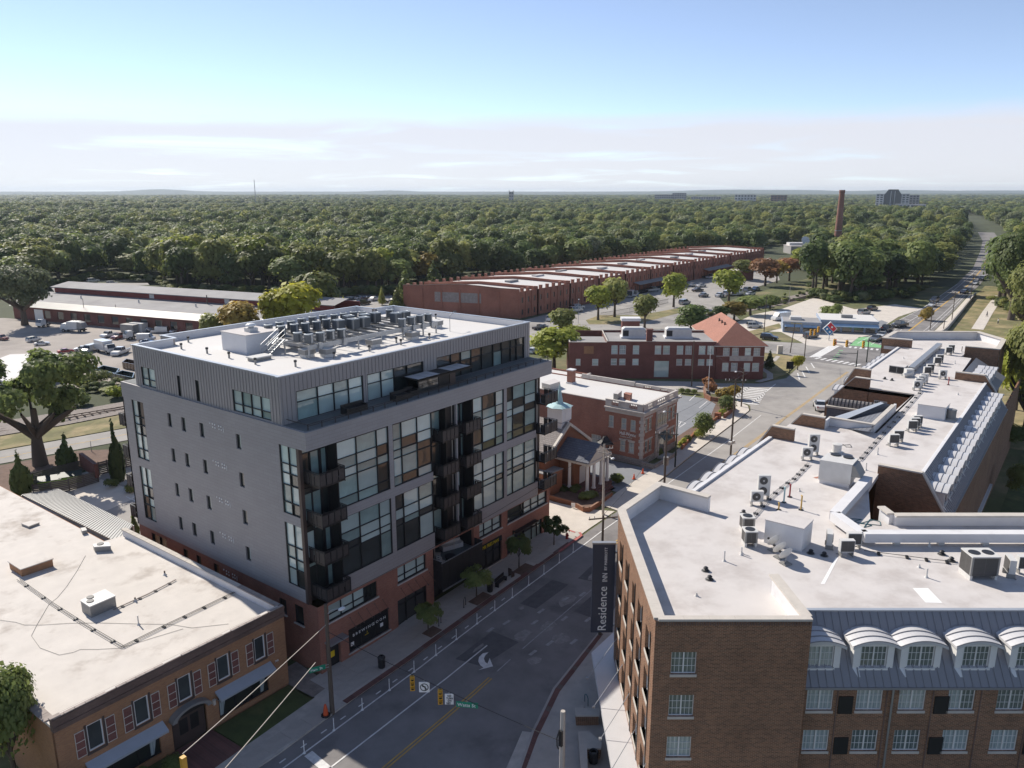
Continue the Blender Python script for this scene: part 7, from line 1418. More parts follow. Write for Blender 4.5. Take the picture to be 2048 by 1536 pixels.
o = put('reflector', MB().lathe((0,0,0),pr_,24).lathe((0,0,-.08),pr_[::-1],24).mesh('d', M['signwhite'], True), t, (0,0,zc_-1.1)); o.rotation_euler = (R(52),0,R(18)); put('pedestal', MB().cyl((0,.5,0),(0,.3,zc_-1.3),.5,.35,seg=10).mesh('p', M['galv']), t); put('feed', MB().tube([(-2,-1.5,zc_-.4),(.6,-2.6,zc_+.8),(2,-1.5,zc_-.4)],.06,5).mesh('f', M['galv']), t)
x, y = gp(1671,520,1.1); zt_ = zat(x,y,379); t = thing('chimney_stack', 'tall tapering brick chimney stack rising above the trees', 'chimney', (x,y,1.1)); put('shaft', MB().cyl((0,0,0),(0,0,zt_-3),2.35,1.45,seg=20,caps=False).mesh('s', M['chimney'], True), t); put('crown', MB().lathe((0,0,zt_-3),[(1.45,0),(1.6,.2),(1.62,1.6),(1.2,1.62),(1.2,1.0)],20).mesh('c', M['chimney']), t); put('band', MB().cyl((0,0,zt_-12),(0,0,zt_-11.7),1.66,1.66,seg=20).cyl((0,0,zt_-24),(0,0,zt_-23.7),1.97,1.97,seg=20).mesh('b', M['galv']), t)
def far_block(name, lab, px0, px1, row_t, row_b, dist, m, win=None, floors=5, colsn=8, depth=20, cat='building'):
 k = dist/FOC*1.03; a = polar((px0+px1)/2, dist); wd = (px1-px0)*k; zt = CAMZ+(HORIZ-row_t)*k; t = thing(name, lab, cat, (a[0],a[1],0), HEAD-R(90)-math.atan(((px0+px1)/2-1024)/FOC))
 put('wall', MB().box(-wd/2,wd/2,0,depth,-1,zt).mesh('w', M[m]), t); put('roof', MB().box(-wd/2-.3,wd/2+.3,-.3,depth,zt,zt+.6).mesh('r', M['farbldg']), t)
 zb = max(2,CAMZ+(HORIZ-row_b)*k - 6)
 if win:
  h = (zt-zb)/floors
  for i in range(floors):
   for j in range(colsn):
    w_ = wd/colsn; put('window', MESH.setdefault(('fw',round(w_,1),round(h,1)), MB().box(-w_*.32,w_*.32,-.25,-.02,0,h*.55).mesh('window', M['farglass'])), t, (-wd/2+w_*(j+.5),0,zb+h*(i+.25)))
 return t, wd, zt
t, wd, zt = far_block('office_tower','pale office block with a glass gable and arch on the skyline at right',1758,1815,388,422,1560,'farwhite',True,8,9,30)
MB; put('gable_front', MB().add([(-16,-.4,zt-20),(16,-.4,zt-20),(16,-.4,zt-2),(9,-.4,zt+8),(-9,-.4,zt+8),(-16,-.4,zt-2)],[(0,1,2,3,4,5)]).box(-9,9,-.3,20,zt,zt+9).mesh('g', M['farglass']), t); put('gable_frame', MB().box(-17,-15.5,-1,-.5,0,zt-1).box(15.5,17,-1,-.5,0,zt-1).box(-4,-3,-.9,-.45,0,zt+6).box(3,4,-.9,-.45,0,zt+6).mesh('gf', M['farwhite']), t)
far_block('office_tower','lower office wing to the right of the glass gabled block',1816,1838,390,420,1590,'farbldg',True,7,4,30)
far_block('clinic_building','white and brick low block in front of the glass gabled tower',1798,1850,407,426,1300,'farwhite',True,3,8,20); far_block('clinic_building','brick end block beside the white low block on the right skyline',1832,1848,409,424,1290,'farbrick',True,3,3,10)
far_block('white_hall','long white hall on the skyline right of the glass gabled tower',1894,1955,411,424,1500,'farwhite',True,2,10,30); far_block('white_hall','low white roofs at the far right of the skyline',1960,2000,413,424,1550,'farwhite',False,2,8,30); far_block('white_hall','low white roofs left of the glass gabled tower',1722,1757,410,418,1560,'farwhite',False)
far_block('hospital_block','white far block with dark roof line right of the chimney line of sight',1472,1511,389,406,2300,'farwhite',True,4,7,40); far_block('brick_block','dark red brick far block left of the chimney stack',1544,1573,390,408,2200,'farbrick',True,5,5,40); far_block('hospital_block','grey wide far block in the middle of the skyline',1311,1345,389,400,2800,'farbldg',True,4,8,50); far_block('hospital_block','grey stepped far block left of the white one',1346,1372,386,399,2800,'farbldg',True,5,6,50); far_block('hospital_block','low grey far block between the stepped block and the white one',1385,1440,393,402,2700,'farbldg',True,3,12,50)
far_block('white_hall','small white far hall in the middle of the forest skyline',1266,1286,397,404,2400,'farwhite',False); far_block('white_hall','pale row of far roofs right of the radio mast',550,640,397,403,3200,'farbldg',False,depth=40)
t, wd, zt = far_block('cathedral_tower','grey gothic cathedral tower with pinnacles on the forest skyline',1018,1027,383.5,404,2600,'farbldg',True,4,2,15,'tower')
for sx_ in (-1,1):
 for dy in (0,14): put('pinnacle', MB().cyl((sx_*wd*.42,dy,zt),(sx_*wd*.42,dy,zt+6),1.6,.2,seg=6).mesh('pn', M['farbldg']), t)
a = polar(510,1900); t = thing('radio_mast','slim lattice radio mast on the left skyline','mast',(a[0],a[1],0)); ht = CAMZ+(HORIZ-361)*1900/FOC; m_ = MB()
for i in range(3):
 th = i*2.094; m_.cyl((1.6*math.cos(th),1.6*math.sin(th),0),(.5*math.cos(th),.5*math.sin(th),ht),.22,seg=4)
put('legs', m_.mesh('legs', M['galv']), t); m_ = MB()
for k in range(16):
 z = ht*k/16; r_ = 1.6-1.1*k/16
 for i in range(3): a0, a1 = i*2.094, (i+1)*2.094; m_.cyl((r_*math.cos(a0),r_*math.sin(a0),z),(r_*math.cos(a1),r_*math.sin(a1),z+ht/16),.12,seg=3)
put('bracing', m_.mesh('br', M['galv']), t)
# ================================================================ trees, shrubs, the wood
def leafcloud(seed, lobes, n, ls, flat=0.75):
 """many small leaf clumps spread over the shells of several lobes (unit tree: radius about 1, height 1)"""
 rnd = random.Random(seed); vs = []; fs = []
 wts = [l[3]*l[3] for l in lobes]
 for i in range(n):
  cx, cy, cz, r, rz = rnd.choices(lobes, wts)[0]
  while True:
   d = Vector((rnd.gauss(0,1),rnd.gauss(0,1),rnd.gauss(0,1)))
   if d.length > .01: break
  d.normalize()
  if d.z < -.35 and rnd.random() < .6: d.z = -d.z
  q = rnd.uniform(.62,1.06) if rnd.random() < .8 else rnd.uniform(.25,.7)
  bumpy_ = 1 + .13*math.sin(d.x*7+seed)*math.sin(d.y*6+d.z*5)
  p = Vector((cx + d.x*r*q*bumpy_, cy + d.y*r*q*bumpy_, cz + d.z*rz*q*bumpy_))
  nn = (d*.55 + Vector((p.x,p.y,(p.z-.5)*1.8))*.75 + Vector((rnd.gauss(0,.32),rnd.gauss(0,.32),rnd.gauss(0,.32)+.1))).normalized()
  a = nn.orthogonal().normalized(); b = nn.cross(a); t = rnd.uniform(0,6.28); a, b = a*math.cos(t)+b*math.sin(t), b*math.cos(t)-a*math.sin(t)
  s = ls*rnd.uniform(.55,1.35); k = len(vs); zf = flat
  for u_, v_ in ((-1,-.35),(.1,-.8),(1,.25),(-.15,.85)):
   w_ = a*(u_*s) + b*(v_*s); vs.append((p.x+w_.x, p.y+w_.y, p.z+w_.z*zf))
  fs.append((k,k+1,k+2,k+3))
 return vs, fs
def mk_crown(name, seed, lobes, n, ls, flat=.4):
 vs, fs = leafcloud(seed, lobes, n, ls, flat); me = D.meshes.new(name); me.from_pydata(vs, [], fs); return me
def lobes_round(seed, k=9, zb=.3, zt=1.0, spread=.52, rr=(.40,.58), rzk=.40):
 rnd = random.Random(seed); out = [(0,0,(zb+zt)/2+.04,.74,(zt-zb)*.47)]
 for i in range(k):
  a = 6.283*i/k + rnd.uniform(-.4,.4); q = rnd.uniform(.45,1)*spread; r = rnd.uniform(*rr); z = rnd.uniform(zb+.13,zt-.18) if i%3 else zt-.2
  out.append((q*math.cos(a),q*math.sin(a),z,r,r*rzk*.9))
 return out
NL = 2000
SHAPE = {}
SHAPE['round'] = [mk_crown('crown_round',s,lobes_round(s,9+s%4),NL,.105) for s in range(6)]
SHAPE['tall'] = [mk_crown('crown_tall',20+s,lobes_round(20+s,11,.22,1.0,.55,(.3,.46),.36),NL,.10) for s in range(3)]
SHAPE['cone'] = [mk_crown('crown_cone',40+s,[(0,0,.15+.78*t,(1-.86*t)*.95,.16) for t in (0.05,.2,.35,.5,.65,.8,.95)],1300,.11) for s in range(2)]
SHAPE['cypress'] = [mk_crown('crown_column',50+s,[(.06*math.sin(t*9),.06*math.cos(t*7),.07+.9*t,(.78+.25*math.sin(t*5+.6))*(1.05-t*.85 if t>.55 else .95),.10) for t in (0.02,.12,.24,.36,.48,.6,.72,.84,.95)],2200,.17) for s in range(2)]
SHAPE['shrub'] = [mk_crown('crown_shrub',60+s,[(random.Random(s*9+i).uniform(-.5,.5),random.Random(s*7+i).uniform(-.5,.5),random.Random(s*5+i).uniform(.3,.65),.5,.36) for i in range(6)],900,.13,.7) for s in range(3)]
SHAPE['ball'] = [mk_crown('crown_ball',70,[(0,0,.52,.95,.48)],1500,.085,.5)]
SHAPE['oak'] = [mk_crown('crown_oak',80,lobes_round(80,24,.24,1.0,.84,(.15,.27),.5)[1:],11000,.034,.55)]
SHAPE['street'] = [mk_crown('crown_street',90+s,lobes_round(90+s,12,.36,1.0,.72,(.2,.36),.45)[1:],2400,.06,.6) for s in range(3)]
SHAPE['near'] = [mk_crown('crown_near',100,lobes_round(100,14,.3,1.0,.66,(.22,.4),.42),7000,.045,.5)]
def trunk_mesh(name, r=.07, hb=.5, limbs=4, seed=0, spread=.5):
 rnd = random.Random(seed); mb = MB(); mb.cyl((0,0,-.01),(0,0,hb*.55),r*1.25,r*.85,8,False).cyl((0,0,hb*.55),(.02,.01,hb*1.3),r*.85,r*.4,7,False)
 for i in range(limbs): a = 6.28*i/limbs+rnd.uniform(-.3,.3); mb.cyl((0,0,hb*rnd.uniform(.5,.8)),(spread*math.cos(a),spread*math.sin(a),hb*rnd.uniform(1.2,1.5)),r*.5,r*.15,5,False)
 return mb.mesh(name, M['bark'], True)
TR = {'std': trunk_mesh('trunk'), 'oak': trunk_mesh('trunk_oak',.095,.36,7,3,.6), 'thin': trunk_mesh('trunk_thin',.04,.5,4,5,.35), 'cyp': trunk_mesh('trunk_cypress',.1,.1,0)}
_cr = {}
def crown_with(shape, i, leaf):
 k = (shape, i, leaf)
 if k not in _cr:
  me = SHAPE[shape][i].copy(); me.materials.append(LEAF[leaf]); _cr[k] = me
 return _cr[k]
rt = random.Random(5)
def tree(loc, h, r, shape, leaf, label, group=None, name='tree', cat='tree', trunk='std', rz=None):
 t = thing(name, label, cat, (loc[0],loc[1],gz(loc[0])), rt.uniform(0,6.28) if rz is None else rz, group); t.scale = (r,r,h)
 if trunk: put('trunk', TR[trunk], t)
 i = rt.randrange(len(SHAPE[shape])); put('crown', crown_with(shape,i,leaf), t); return t
def dist_of(p): return (Vector((p[0]-CAMX,p[1]-CAMY,0))).dot(Vector((math.cos(HEAD),math.sin(HEAD),0)))
def ptree(px, pb, ptop, wpx, shape, leaf, label, name='tree', cat='tree', trunk='std', group=None):
 p = gp(px,pb); d = dist_of(p); z = zat(p[0],p[1],ptop); h = max(.5,z-gz(p[0])); r = wpx/2*math.hypot(d,30)/FOC*1.15
 return tree(p,h,r,shape,leaf,label,group,name,cat,trunk)
IND = [
 (50,650,530,112,'near','grey','large grey-green tree at the left end of the depot'),(81,930,684,225,'oak','mid','big spreading oak behind the white shop roof at the left'),
 (555,695,580,75,'round','yellow','yellow tree behind the grey roof, left of the pair'),(600,692,567,100,'round','yellow','tall yellow tree behind the grey building roof edge'),(635,655,546,88,'round','olive','olive tree just right of the yellow trees behind the grey roof'),(485,700,604,86,'round','brown','golden brown tree between the depot and the grey roof'),(428,700,628,52,'round','olive','small olive tree at the end of the depot wall'),
 (812,612,537,44,'cone','mid','cone shaped green tree left of the long warehouse'),(795,625,575,36,'cone','olive','low cone shaped tree at the warehouse corner'),(868,580,523,42,'cone','mid','cone shaped tree behind the first warehouse bay'),(956,560,506,42,'round','mid','round topped tree behind the second warehouse bay'),(764,610,574,16,'cone','olive','slim young tree in the car park left of the warehouse'),(688,622,592,15,'cone','olive','small young tree at the left of the car park above the grey roof'),
 (1196,640,572,58,'round','lime','left one of two leafy trees before the warehouse docks'),(1229,634,557,60,'round','olive','right one of two leafy trees before the warehouse docks'),(1124,684,618,54,'round','olive','olive tree above the yellow-green trees beside the grey building'),(1108,742,655,92,'round','lime','bright yellow-green tree beside the right end of the grey building'),(1158,712,652,62,'round','lime','rounded yellow-green tree left of the dark office'),(1085,700,668,40,'shrub','olive','low olive tree behind the grey building corner'),
 (1289,656,590,56,'round','olive','olive tree behind the office roof units, left'),(1381,668,611,64,'round','dark','dark green tree behind the office roof units, right'),(1347,614,547,52,'round','lime','bright green tree standing alone in the warehouse car park'),(1457,606,539,60,'round','lime','yellow-green tree beside the small brick hut'),(1443,642,612,36,'round','mid','small green tree by the rail line'),
 (1530,572,517,58,'round','rust','rust brown tree right of the brick hut'),(1553,566,522,40,'round','brown','brown-gold tree beside the rust brown one'),(1578,562,516,46,'round','rust','reddish tree left of the lime green one below the studio'),(1600,540,496,44,'round','lime','lime green tree below the big satellite dish'),(1622,544,514,34,'round','rust','small red tree below the studio building'),(1655,552,512,44,'round','rust','red tree in front of the chimney stack'),(1500,630,592,66,'round','mid','bushy tree by the rail line left of the pizza shop'),(1468,640,603,52,'round','brown','brown-gold bushy tree by the rail line'),(1540,618,590,42,'round','mid','green bushy tree at the rail line nearest the pizza shop'),(1487,560,520,46,'round','olive','olive tree behind the brick hut'),
 (1595,740,711,26,'round','yellow','thin yellowing young tree on the corner lawn'),
 (136,942,866,34,'cypress','dark','broad dark cypress beside the oak trunk'),(46,988,900,36,'cypress','mid','tall bright cypress at the left beside the bin enclosure'),(238,962,840,26,'cypress','dark','slim dark cypress between the fence and the grey building'),(272,1085,1018,18,'cypress','mid','narrow cypress against the back corner of the grey building'),
 (2022,640,460,110,'near','mid','large green tree right of the park path'),(2060,700,520,120,'near','olive','big olive tree at the right edge beyond the path'),(1998,598,470,70,'round','dark','dark tree at the head of the park path'),(2048,880,640,120,'near','olive','tall bushy tree at the right edge beside the hotel'),(2030,820,690,90,'round','lime','bright tree at the right edge behind the hotel end block'),
]
for a in IND:
 sh_p = a[4]; tree_kw = {}
 ptree(a[0],a[1],a[2],a[3],sh_p,a[5],a[6],name='cypress' if sh_p=='cypress' else ('oak_tree' if sh_p=='oak' else 'tree'),trunk={'oak':'oak','near':'oak','cypress':'cyp'}.get(sh_p,'std'))
for i,((x,y),pt,wp,l) in enumerate(zip(pits,(1203,1133,1066,1030),(58,56,52,46),('first street tree, in the pit nearest the brewing poster','second street tree, before the dark terrace','third street tree, before the yellow shop sign','fourth street tree, by the red fire hydrant'))):
 z = zat(x,y,pt); d = dist_of((x,y)); tree((x,y),z-gz(x)-.1,wp/2*math.hypot(d,35)/FOC*1.3,'street','dark' if i==3 else 'mid',l,'street trees on the pavement','street_tree','tree','thin')
tree((-20.8,5.5),9.5,2.6,'near','mid','dark leafy tree at the left edge beside the shop wall',None,'tree','tree','std'); tree((-20.6,.6),3.4,1.6,'near','lime','bright green bush at the lower left corner',None,'bush','bush',None)
tree((-13.3,-.6),1.3,.8,'ball','mid','small round bush under the left shop awning',None,'bush','bush',None); tree((-15.2,.2),1.2,.8,'shrub','olive','low bush before the left shop window',None,'bush','bush',None)
for px,pb,pt,wp,sh_p,lf,l in ((1407,872,825,40,'ball','mid','large clipped round bush on the corner of the funeral home lot'),(1453,826,790,34,'ball','mid','clipped round bush by the lot entrance'),(1419,780,757,38,'shrub','rust','reddish crape myrtle by the flagpole, farther'),(1455,797,770,44,'shrub','brown','brownish crape myrtle by the flagpole, nearer'),(1363,786,776,13,'ball','mid','first of three small hedge balls at the top of the lot'),(1375,787,777,13,'ball','mid','second of three small hedge balls at the top of the lot'),(1388,788,778,13,'ball','mid','third of three small hedge balls at the top of the lot'),(1445,832,818,17,'ball','lime','small round bush before the lot entrance bush'),(1398,876,858,20,'ball','lime','small bright bush at the foot of the large clipped bush'),(1377,884,868,20,'shrub','olive','low shrub in the wall bed left of the large clipped bush'),(1364,893,876,18,'shrub','lime','low pale shrub at the near end of the lot wall bed'),(1538,738,700,20,'cone','dark','dark upright shrub at the corner of the office'),
  (1316,912,890,30,'shrub','mid','leafy shrub in the stone planter at the funeral home corner'),(1148,985,968,36,'shrub','mid','hedge under the chapel portico, left'),(1178,1000,980,44,'shrub','mid','wide low hedge before the chapel portico'),(1236,966,944,34,'shrub','mid','round hedge right of the chapel steps'),(1125,985,970,26,'shrub','dark','dark hedge against the chapel side wing'),
  (201,765,741,42,'ball','olive','rounded olive bush before the brown dumpster'),(170,775,750,40,'shrub','olive','low wild bush left of the rounded olive bush'),(235,795,770,50,'shrub','lime','low wild bush against the grey building beside the railway'),(160,810,785,50,'shrub','mid','low bush beside the rails under the oak'),(225,975,955,26,'shrub','mid','round planting at the foot of the slim cypress'),(262,985,968,26,'shrub','olive','low planting beside the grey building fence'),
  (1995,870,830,40,'ball','dark','dark round bush below the hotel garden side'),(2020,905,850,60,'near','mid','leafy bush in the hotel garden at the right edge'),(2035,1010,930,60,'near','olive','yellowish bush in the hotel garden at the right edge'),(2000,760,715,40,'shrub','lime','bright shrub on the bank behind the far hotel block'),(1985,720,690,30,'shrub','olive','olive scrub beside the far hotel block'),(2030,740,690,60,'near','olive','scrub on the bank at the right edge above the hotel'),
  (1660,640,605,40,'shrub','mid','green scrub at the edge of the shop lot trees'),(1850,640,612,36,'shrub','brown','brownish scrub beside the far road')):
 ptree(px,pb,pt,wp,sh_p,lf,l,'bush','bush',None)
ROWY = [(-500,590),(0,592),(180,556),(300,568),(330,590),(520,590),(560,600),(690,590),(785,588),(800,580),(900,570),(1000,562),(1100,552),(1250,535),(1400,520),(1532,505),(1545,492),(1630,486),(1642,596),(1700,604),(1780,600),(1850,592),(1900,568),(1935,546),(1958,530),(1972,520),(1990,560),(2012,600),(2060,625),(2600,640)]
def fwd(y): return (CAMZ-1.1)/math.tan(PITCH+math.atan((y-768)/FOC))
def front_d(px):
 for (a,ya),(b,yb) in zip(ROWY[:-1],ROWY[1:]):
  if a <= px <= b: return fwd(ya+(yb-ya)*(px-a)/(b-a))
 return 400
CL = [(176,-5),(255,-4.2),(343,-1.9),(430,3.3),(560,14.6),(700,28.8),(860,51),(1100,90),(1500,160)]
def road_d(x, y):
 best = 1e9
 for (ax,ay),(bx,by) in zip(CL[:-1],CL[1:]):
  dx, dy = bx-ax, by-ay; t = max(0,min(1,((x-ax)*dx+(y-ay)*dy)/(dx*dx+dy*dy))); best = min(best, math.hypot(x-ax-t*dx,y-ay-t*dy))
 return best
def blocked(x, y):
 if road_d(x,y) < 12.5 + (4 if x > 430 else 0): return True
 if 60 < x < 400 and 88 < y < 138+(x-156)*.02: return True         # warehouse and its docks
 if x > 400 and math.hypot(x-505,y-118) < 34: return True           # studio
 v = Vector((x-ia.x,y-ia.y)); s = v.dot(dI); q = v.dot(qI)
 if -6 < s < L_dep+4 and -4 < q < 27: return True                    # depot
 return False
L_dep = (ib-ia).length + 25
rw = random.Random(17); ALL = []
d = 150.0
def lown(x, y, s): return math.sin(x/s+1.3)*math.sin(y/s*1.1+.4) + .5*math.sin(x/s*2.3+y/s*1.9)
while d < 7000:
 st = 10 if d < 360 else 11.5 if d < 620 else 15 if d < 1500 else 24 if d < 3000 else 36
 px = -380 + rw.uniform(0,20)
 while px < 2460:
  pxx = px + rw.uniform(-.4,.4)*st/d*FOC; dd = d + rw.uniform(-.45,.45)*st
  if dd > front_d(pxx) + 3:
   x, y = polar(pxx,dd)
   if not blocked(x,y): ALL.append((dd,pxx,x,y))
  px += st/d*FOC
 d += st*.9
ALL.sort()
NIND = 215
kinds = ['mid','dark','olive','mid','dark','olive','yellow','grey','brown','lime']
def kind_for(x, y, dd):
 v = lown(x,y,60) + rw.uniform(-.9,.9)
 if dd < 330 and v > 1.35: return 'lime'
 return 'dark' if v < -.45 else 'mid' if v < .45 else 'olive' if v < 1.45 else rw.choice(['olive','grey','brown','yellow'])
KN = dict(mid='mid green',dark='dark green',olive='olive green',yellow='yellowing',grey='grey green',brown='golden brown',lime='bright green',rust='rusty')
cnt = {}
srcs = {}
for k,(dd,px,x,y) in enumerate(ALL[:NIND]):
 lf = kind_for(x,y,dd); sec = 'left of the radio mast' if px < 510 else 'between the radio mast and the cathedral tower' if px < 1020 else 'behind the warehouse roofs' if px < 1560 else 'between the rail line and the road' if px < 1965 else 'right of the road'
 ky = (lf,sec); i = cnt[ky] = cnt.get(ky,-1)+1
 h = rw.uniform(12,19)*(1.12 if px < 520 else 1.0)*(1.1 if px > 1640 else 1); r = rw.uniform(5.8,8.8)
 o = tree((x,y),h,r,rw.choice(['round','round','tall']),lf,'%s %s tree %s' % (nth(i),KN[lf],sec),'trees at the near edge of the wood','forest_tree')
 srcs.setdefault(lf,[]).append([c for c in D.objects if False])
src_obj = []
for lf in ('mid','dark','olive','grey','mid2'):
 for shp in ('round','tall'):
  me_i = [m_ for k,m_ in _cr.items() if k[0]==shp and k[2]==lf]
  for me_ in me_i[:1 if lf in ('grey',) else 3]:
   ob = next((o for o in COL.objects if o.data is me_), None)
   if ob and ob not in src_obj: src_obj.append(ob)
def mass(name, pts, label):
 """pts: (x, y, z, radius, height)"""
 me = D.meshes.new(name); me.from_pydata([(p[0],p[1],p[2]) for p in pts],[],[])
 at = me.attributes.new('sc','FLOAT_VECTOR','POINT'); at.data.foreach_set('vector',[v for p in pts for v in (p[3],p[3],p[4])])
 ai = me.attributes.new('pick','INT','POINT'); ai.data.foreach_set('value',[rw.randrange(len(src_obj)) for _ in pts])
 ar = me.attributes.new('rz','FLOAT','POINT'); ar.data.foreach_set('value',[rw.uniform(0,6.28) for _ in pts])
 o = put(name, me); o['kind'] = 'stuff'; o['label'] = label
 ng = D.node_groups.new(name+'_scatter','GeometryNodeTree'); ng.interface.new_socket('Geometry',in_out='INPUT',socket_type='NodeSocketGeometry'); ng.interface.new_socket('Geometry',in_out='OUTPUT',socket_type='NodeSocketGeometry')
 n = ng.nodes; L = ng.links; gi = n.new('NodeGroupInput'); go = n.new('NodeGroupOutput'); ip = n.new('GeometryNodeInstanceOnPoints'); j = n.new('GeometryNodeJoinGeometry')
 for ob in reversed(src_obj):
  oi = n.new('GeometryNodeObjectInfo'); oi.inputs['Object'].default_value = ob; oi.transform_space = 'ORIGINAL'; oi.inputs['As Instance'].default_value = True; L.new(oi.outputs['Geometry'], j.inputs[0])
 def na(nm, t):
  a = n.new('GeometryNodeInputNamedAttribute'); a.data_type = t; a.inputs[0].default_value = nm; return a.outputs[0]
 L.new(gi.outputs[0], ip.inputs['Points']); L.new(j.outputs[0], ip.inputs['Instance']); ip.inputs['Pick Instance'].default_value = True
 L.new(na('pick','INT'), ip.inputs['Instance Index']); L.new(na('sc','FLOAT_VECTOR'), ip.inputs['Scale'])
 cx_ = n.new('ShaderNodeCombineXYZ'); L.new(na('rz','FLOAT'), cx_.inputs[2]); L.new(cx_.outputs[0], ip.inputs['Rotation']); L.new(ip.outputs[0], go.inputs[0])
 md = o.modifiers.new('scatter','NODES'); md.node_group = ng; return o
pts = []
for dd,px,x,y in ALL[NIND:]:
 f = 1 if dd < 1500 else 1.55 if dd < 3000 else 2.3
 hh = 1 + .16*lown(x,y,150) + (.10*lown(x,y,900) if dd > 900 else 0)
 pts.append((x,y,gz(x)-.2, rw.uniform(5.0,8.2)*f, rw.uniform(10.5,18)*hh*(1 if dd < 3000 else 1.1)))
mass('far_wood', pts, 'dense wood stretching to the horizon behind the individual trees')
pts = []
for i in range(900):
 px = rw.uniform(-200,2300); y0 = front_d(px); dd = y0 + rw.uniform(-4,6); x, y = polar(px,dd)
 if not blocked(x,y) and dd < 600: pts.append((x,y,gz(x)-.2,rw.uniform(1.2,2.6),rw.uniform(1.6,4)))
for a,b,n_ in (((1380,640),(1640,585),60),((100,790),(255,775),40),((1350,650),(1450,640),16),((100,745),(190,770),25)):
 for i in range(n_):
  t = rw.random(); p = gp(a[0]+(b[0]-a[0])*t+rw.uniform(-6,6), a[1]+(b[1]-a[1])*t+rw.uniform(-9,9)); pts.append((p[0],p[1],gz(p[0])-.1,rw.uniform(.6,1.5),rw.uniform(.6,1.8)))
mass('undergrowth', pts, 'low scrub along the wood edge and the railway')
# ================================================================ vehicles, poles, signals, street furniture
PAINT = {}
def paint(c):
 cols = dict(white=(.62,.62,.61),silver=(.34,.35,.36),grey=(.12,.125,.13),black=(.018,.018,.02),navy=(.02,.03,.06),red=(.30,.03,.035),maroon=(.16,.03,.035),blue=(.05,.12,.26),brown=(.14,.085,.055),green=(.03,.055,.05))
 if c not in PAINT: PAINT[c] = mat('car_paint_'+c, cols[c], .35, .03, 1.0, metal=.15, coat=.8)
 return PAINT[c]
STN = dict(
 sedan=(4.5,[(-2.25,.6,.6,.76,.76),(-2.12,.88,.88,.84,.8),(-1.4,.95,.98,.88,.8),(-.75,.95,1.40,.89,.64),(.3,.94,1.43,.89,.64),(1.0,.92,.97,.89,.78),(2.0,.80,.80,.85,.8),(2.25,.55,.55,.74,.74)]),
 suv=(4.6,[(-2.3,.65,.65,.82,.82),(-2.25,1.0,1.02,.9,.86),(-2.0,1.04,1.66,.92,.72),(.2,1.02,1.70,.92,.72),(.95,1.0,1.08,.92,.82),(2.05,.92,.92,.88,.84),(2.3,.6,.6,.8,.8)]),
 pickup=(5.6,[(-2.8,.6,.6,.86,.86),(-2.78,1.0,1.0,.92,.92),(-.72,1.02,1.02,.94,.94),(-.65,1.04,1.74,.94,.74),(.75,1.04,1.76,.94,.74),(1.35,1.02,1.1,.94,.84),(2.6,.98,.98,.9,.86),(2.8,.6,.6,.84,.84)]),
 van=(5.6,[(-2.8,.6,.6,.9,.9),(-2.78,1.15,2.15,.98,.88),(1.3,1.15,2.2,.98,.88),(2.0,1.12,1.25,.96,.86),(2.65,.95,.95,.9,.86),(2.8,.55,.55,.82,.82)]))
_vm = {}
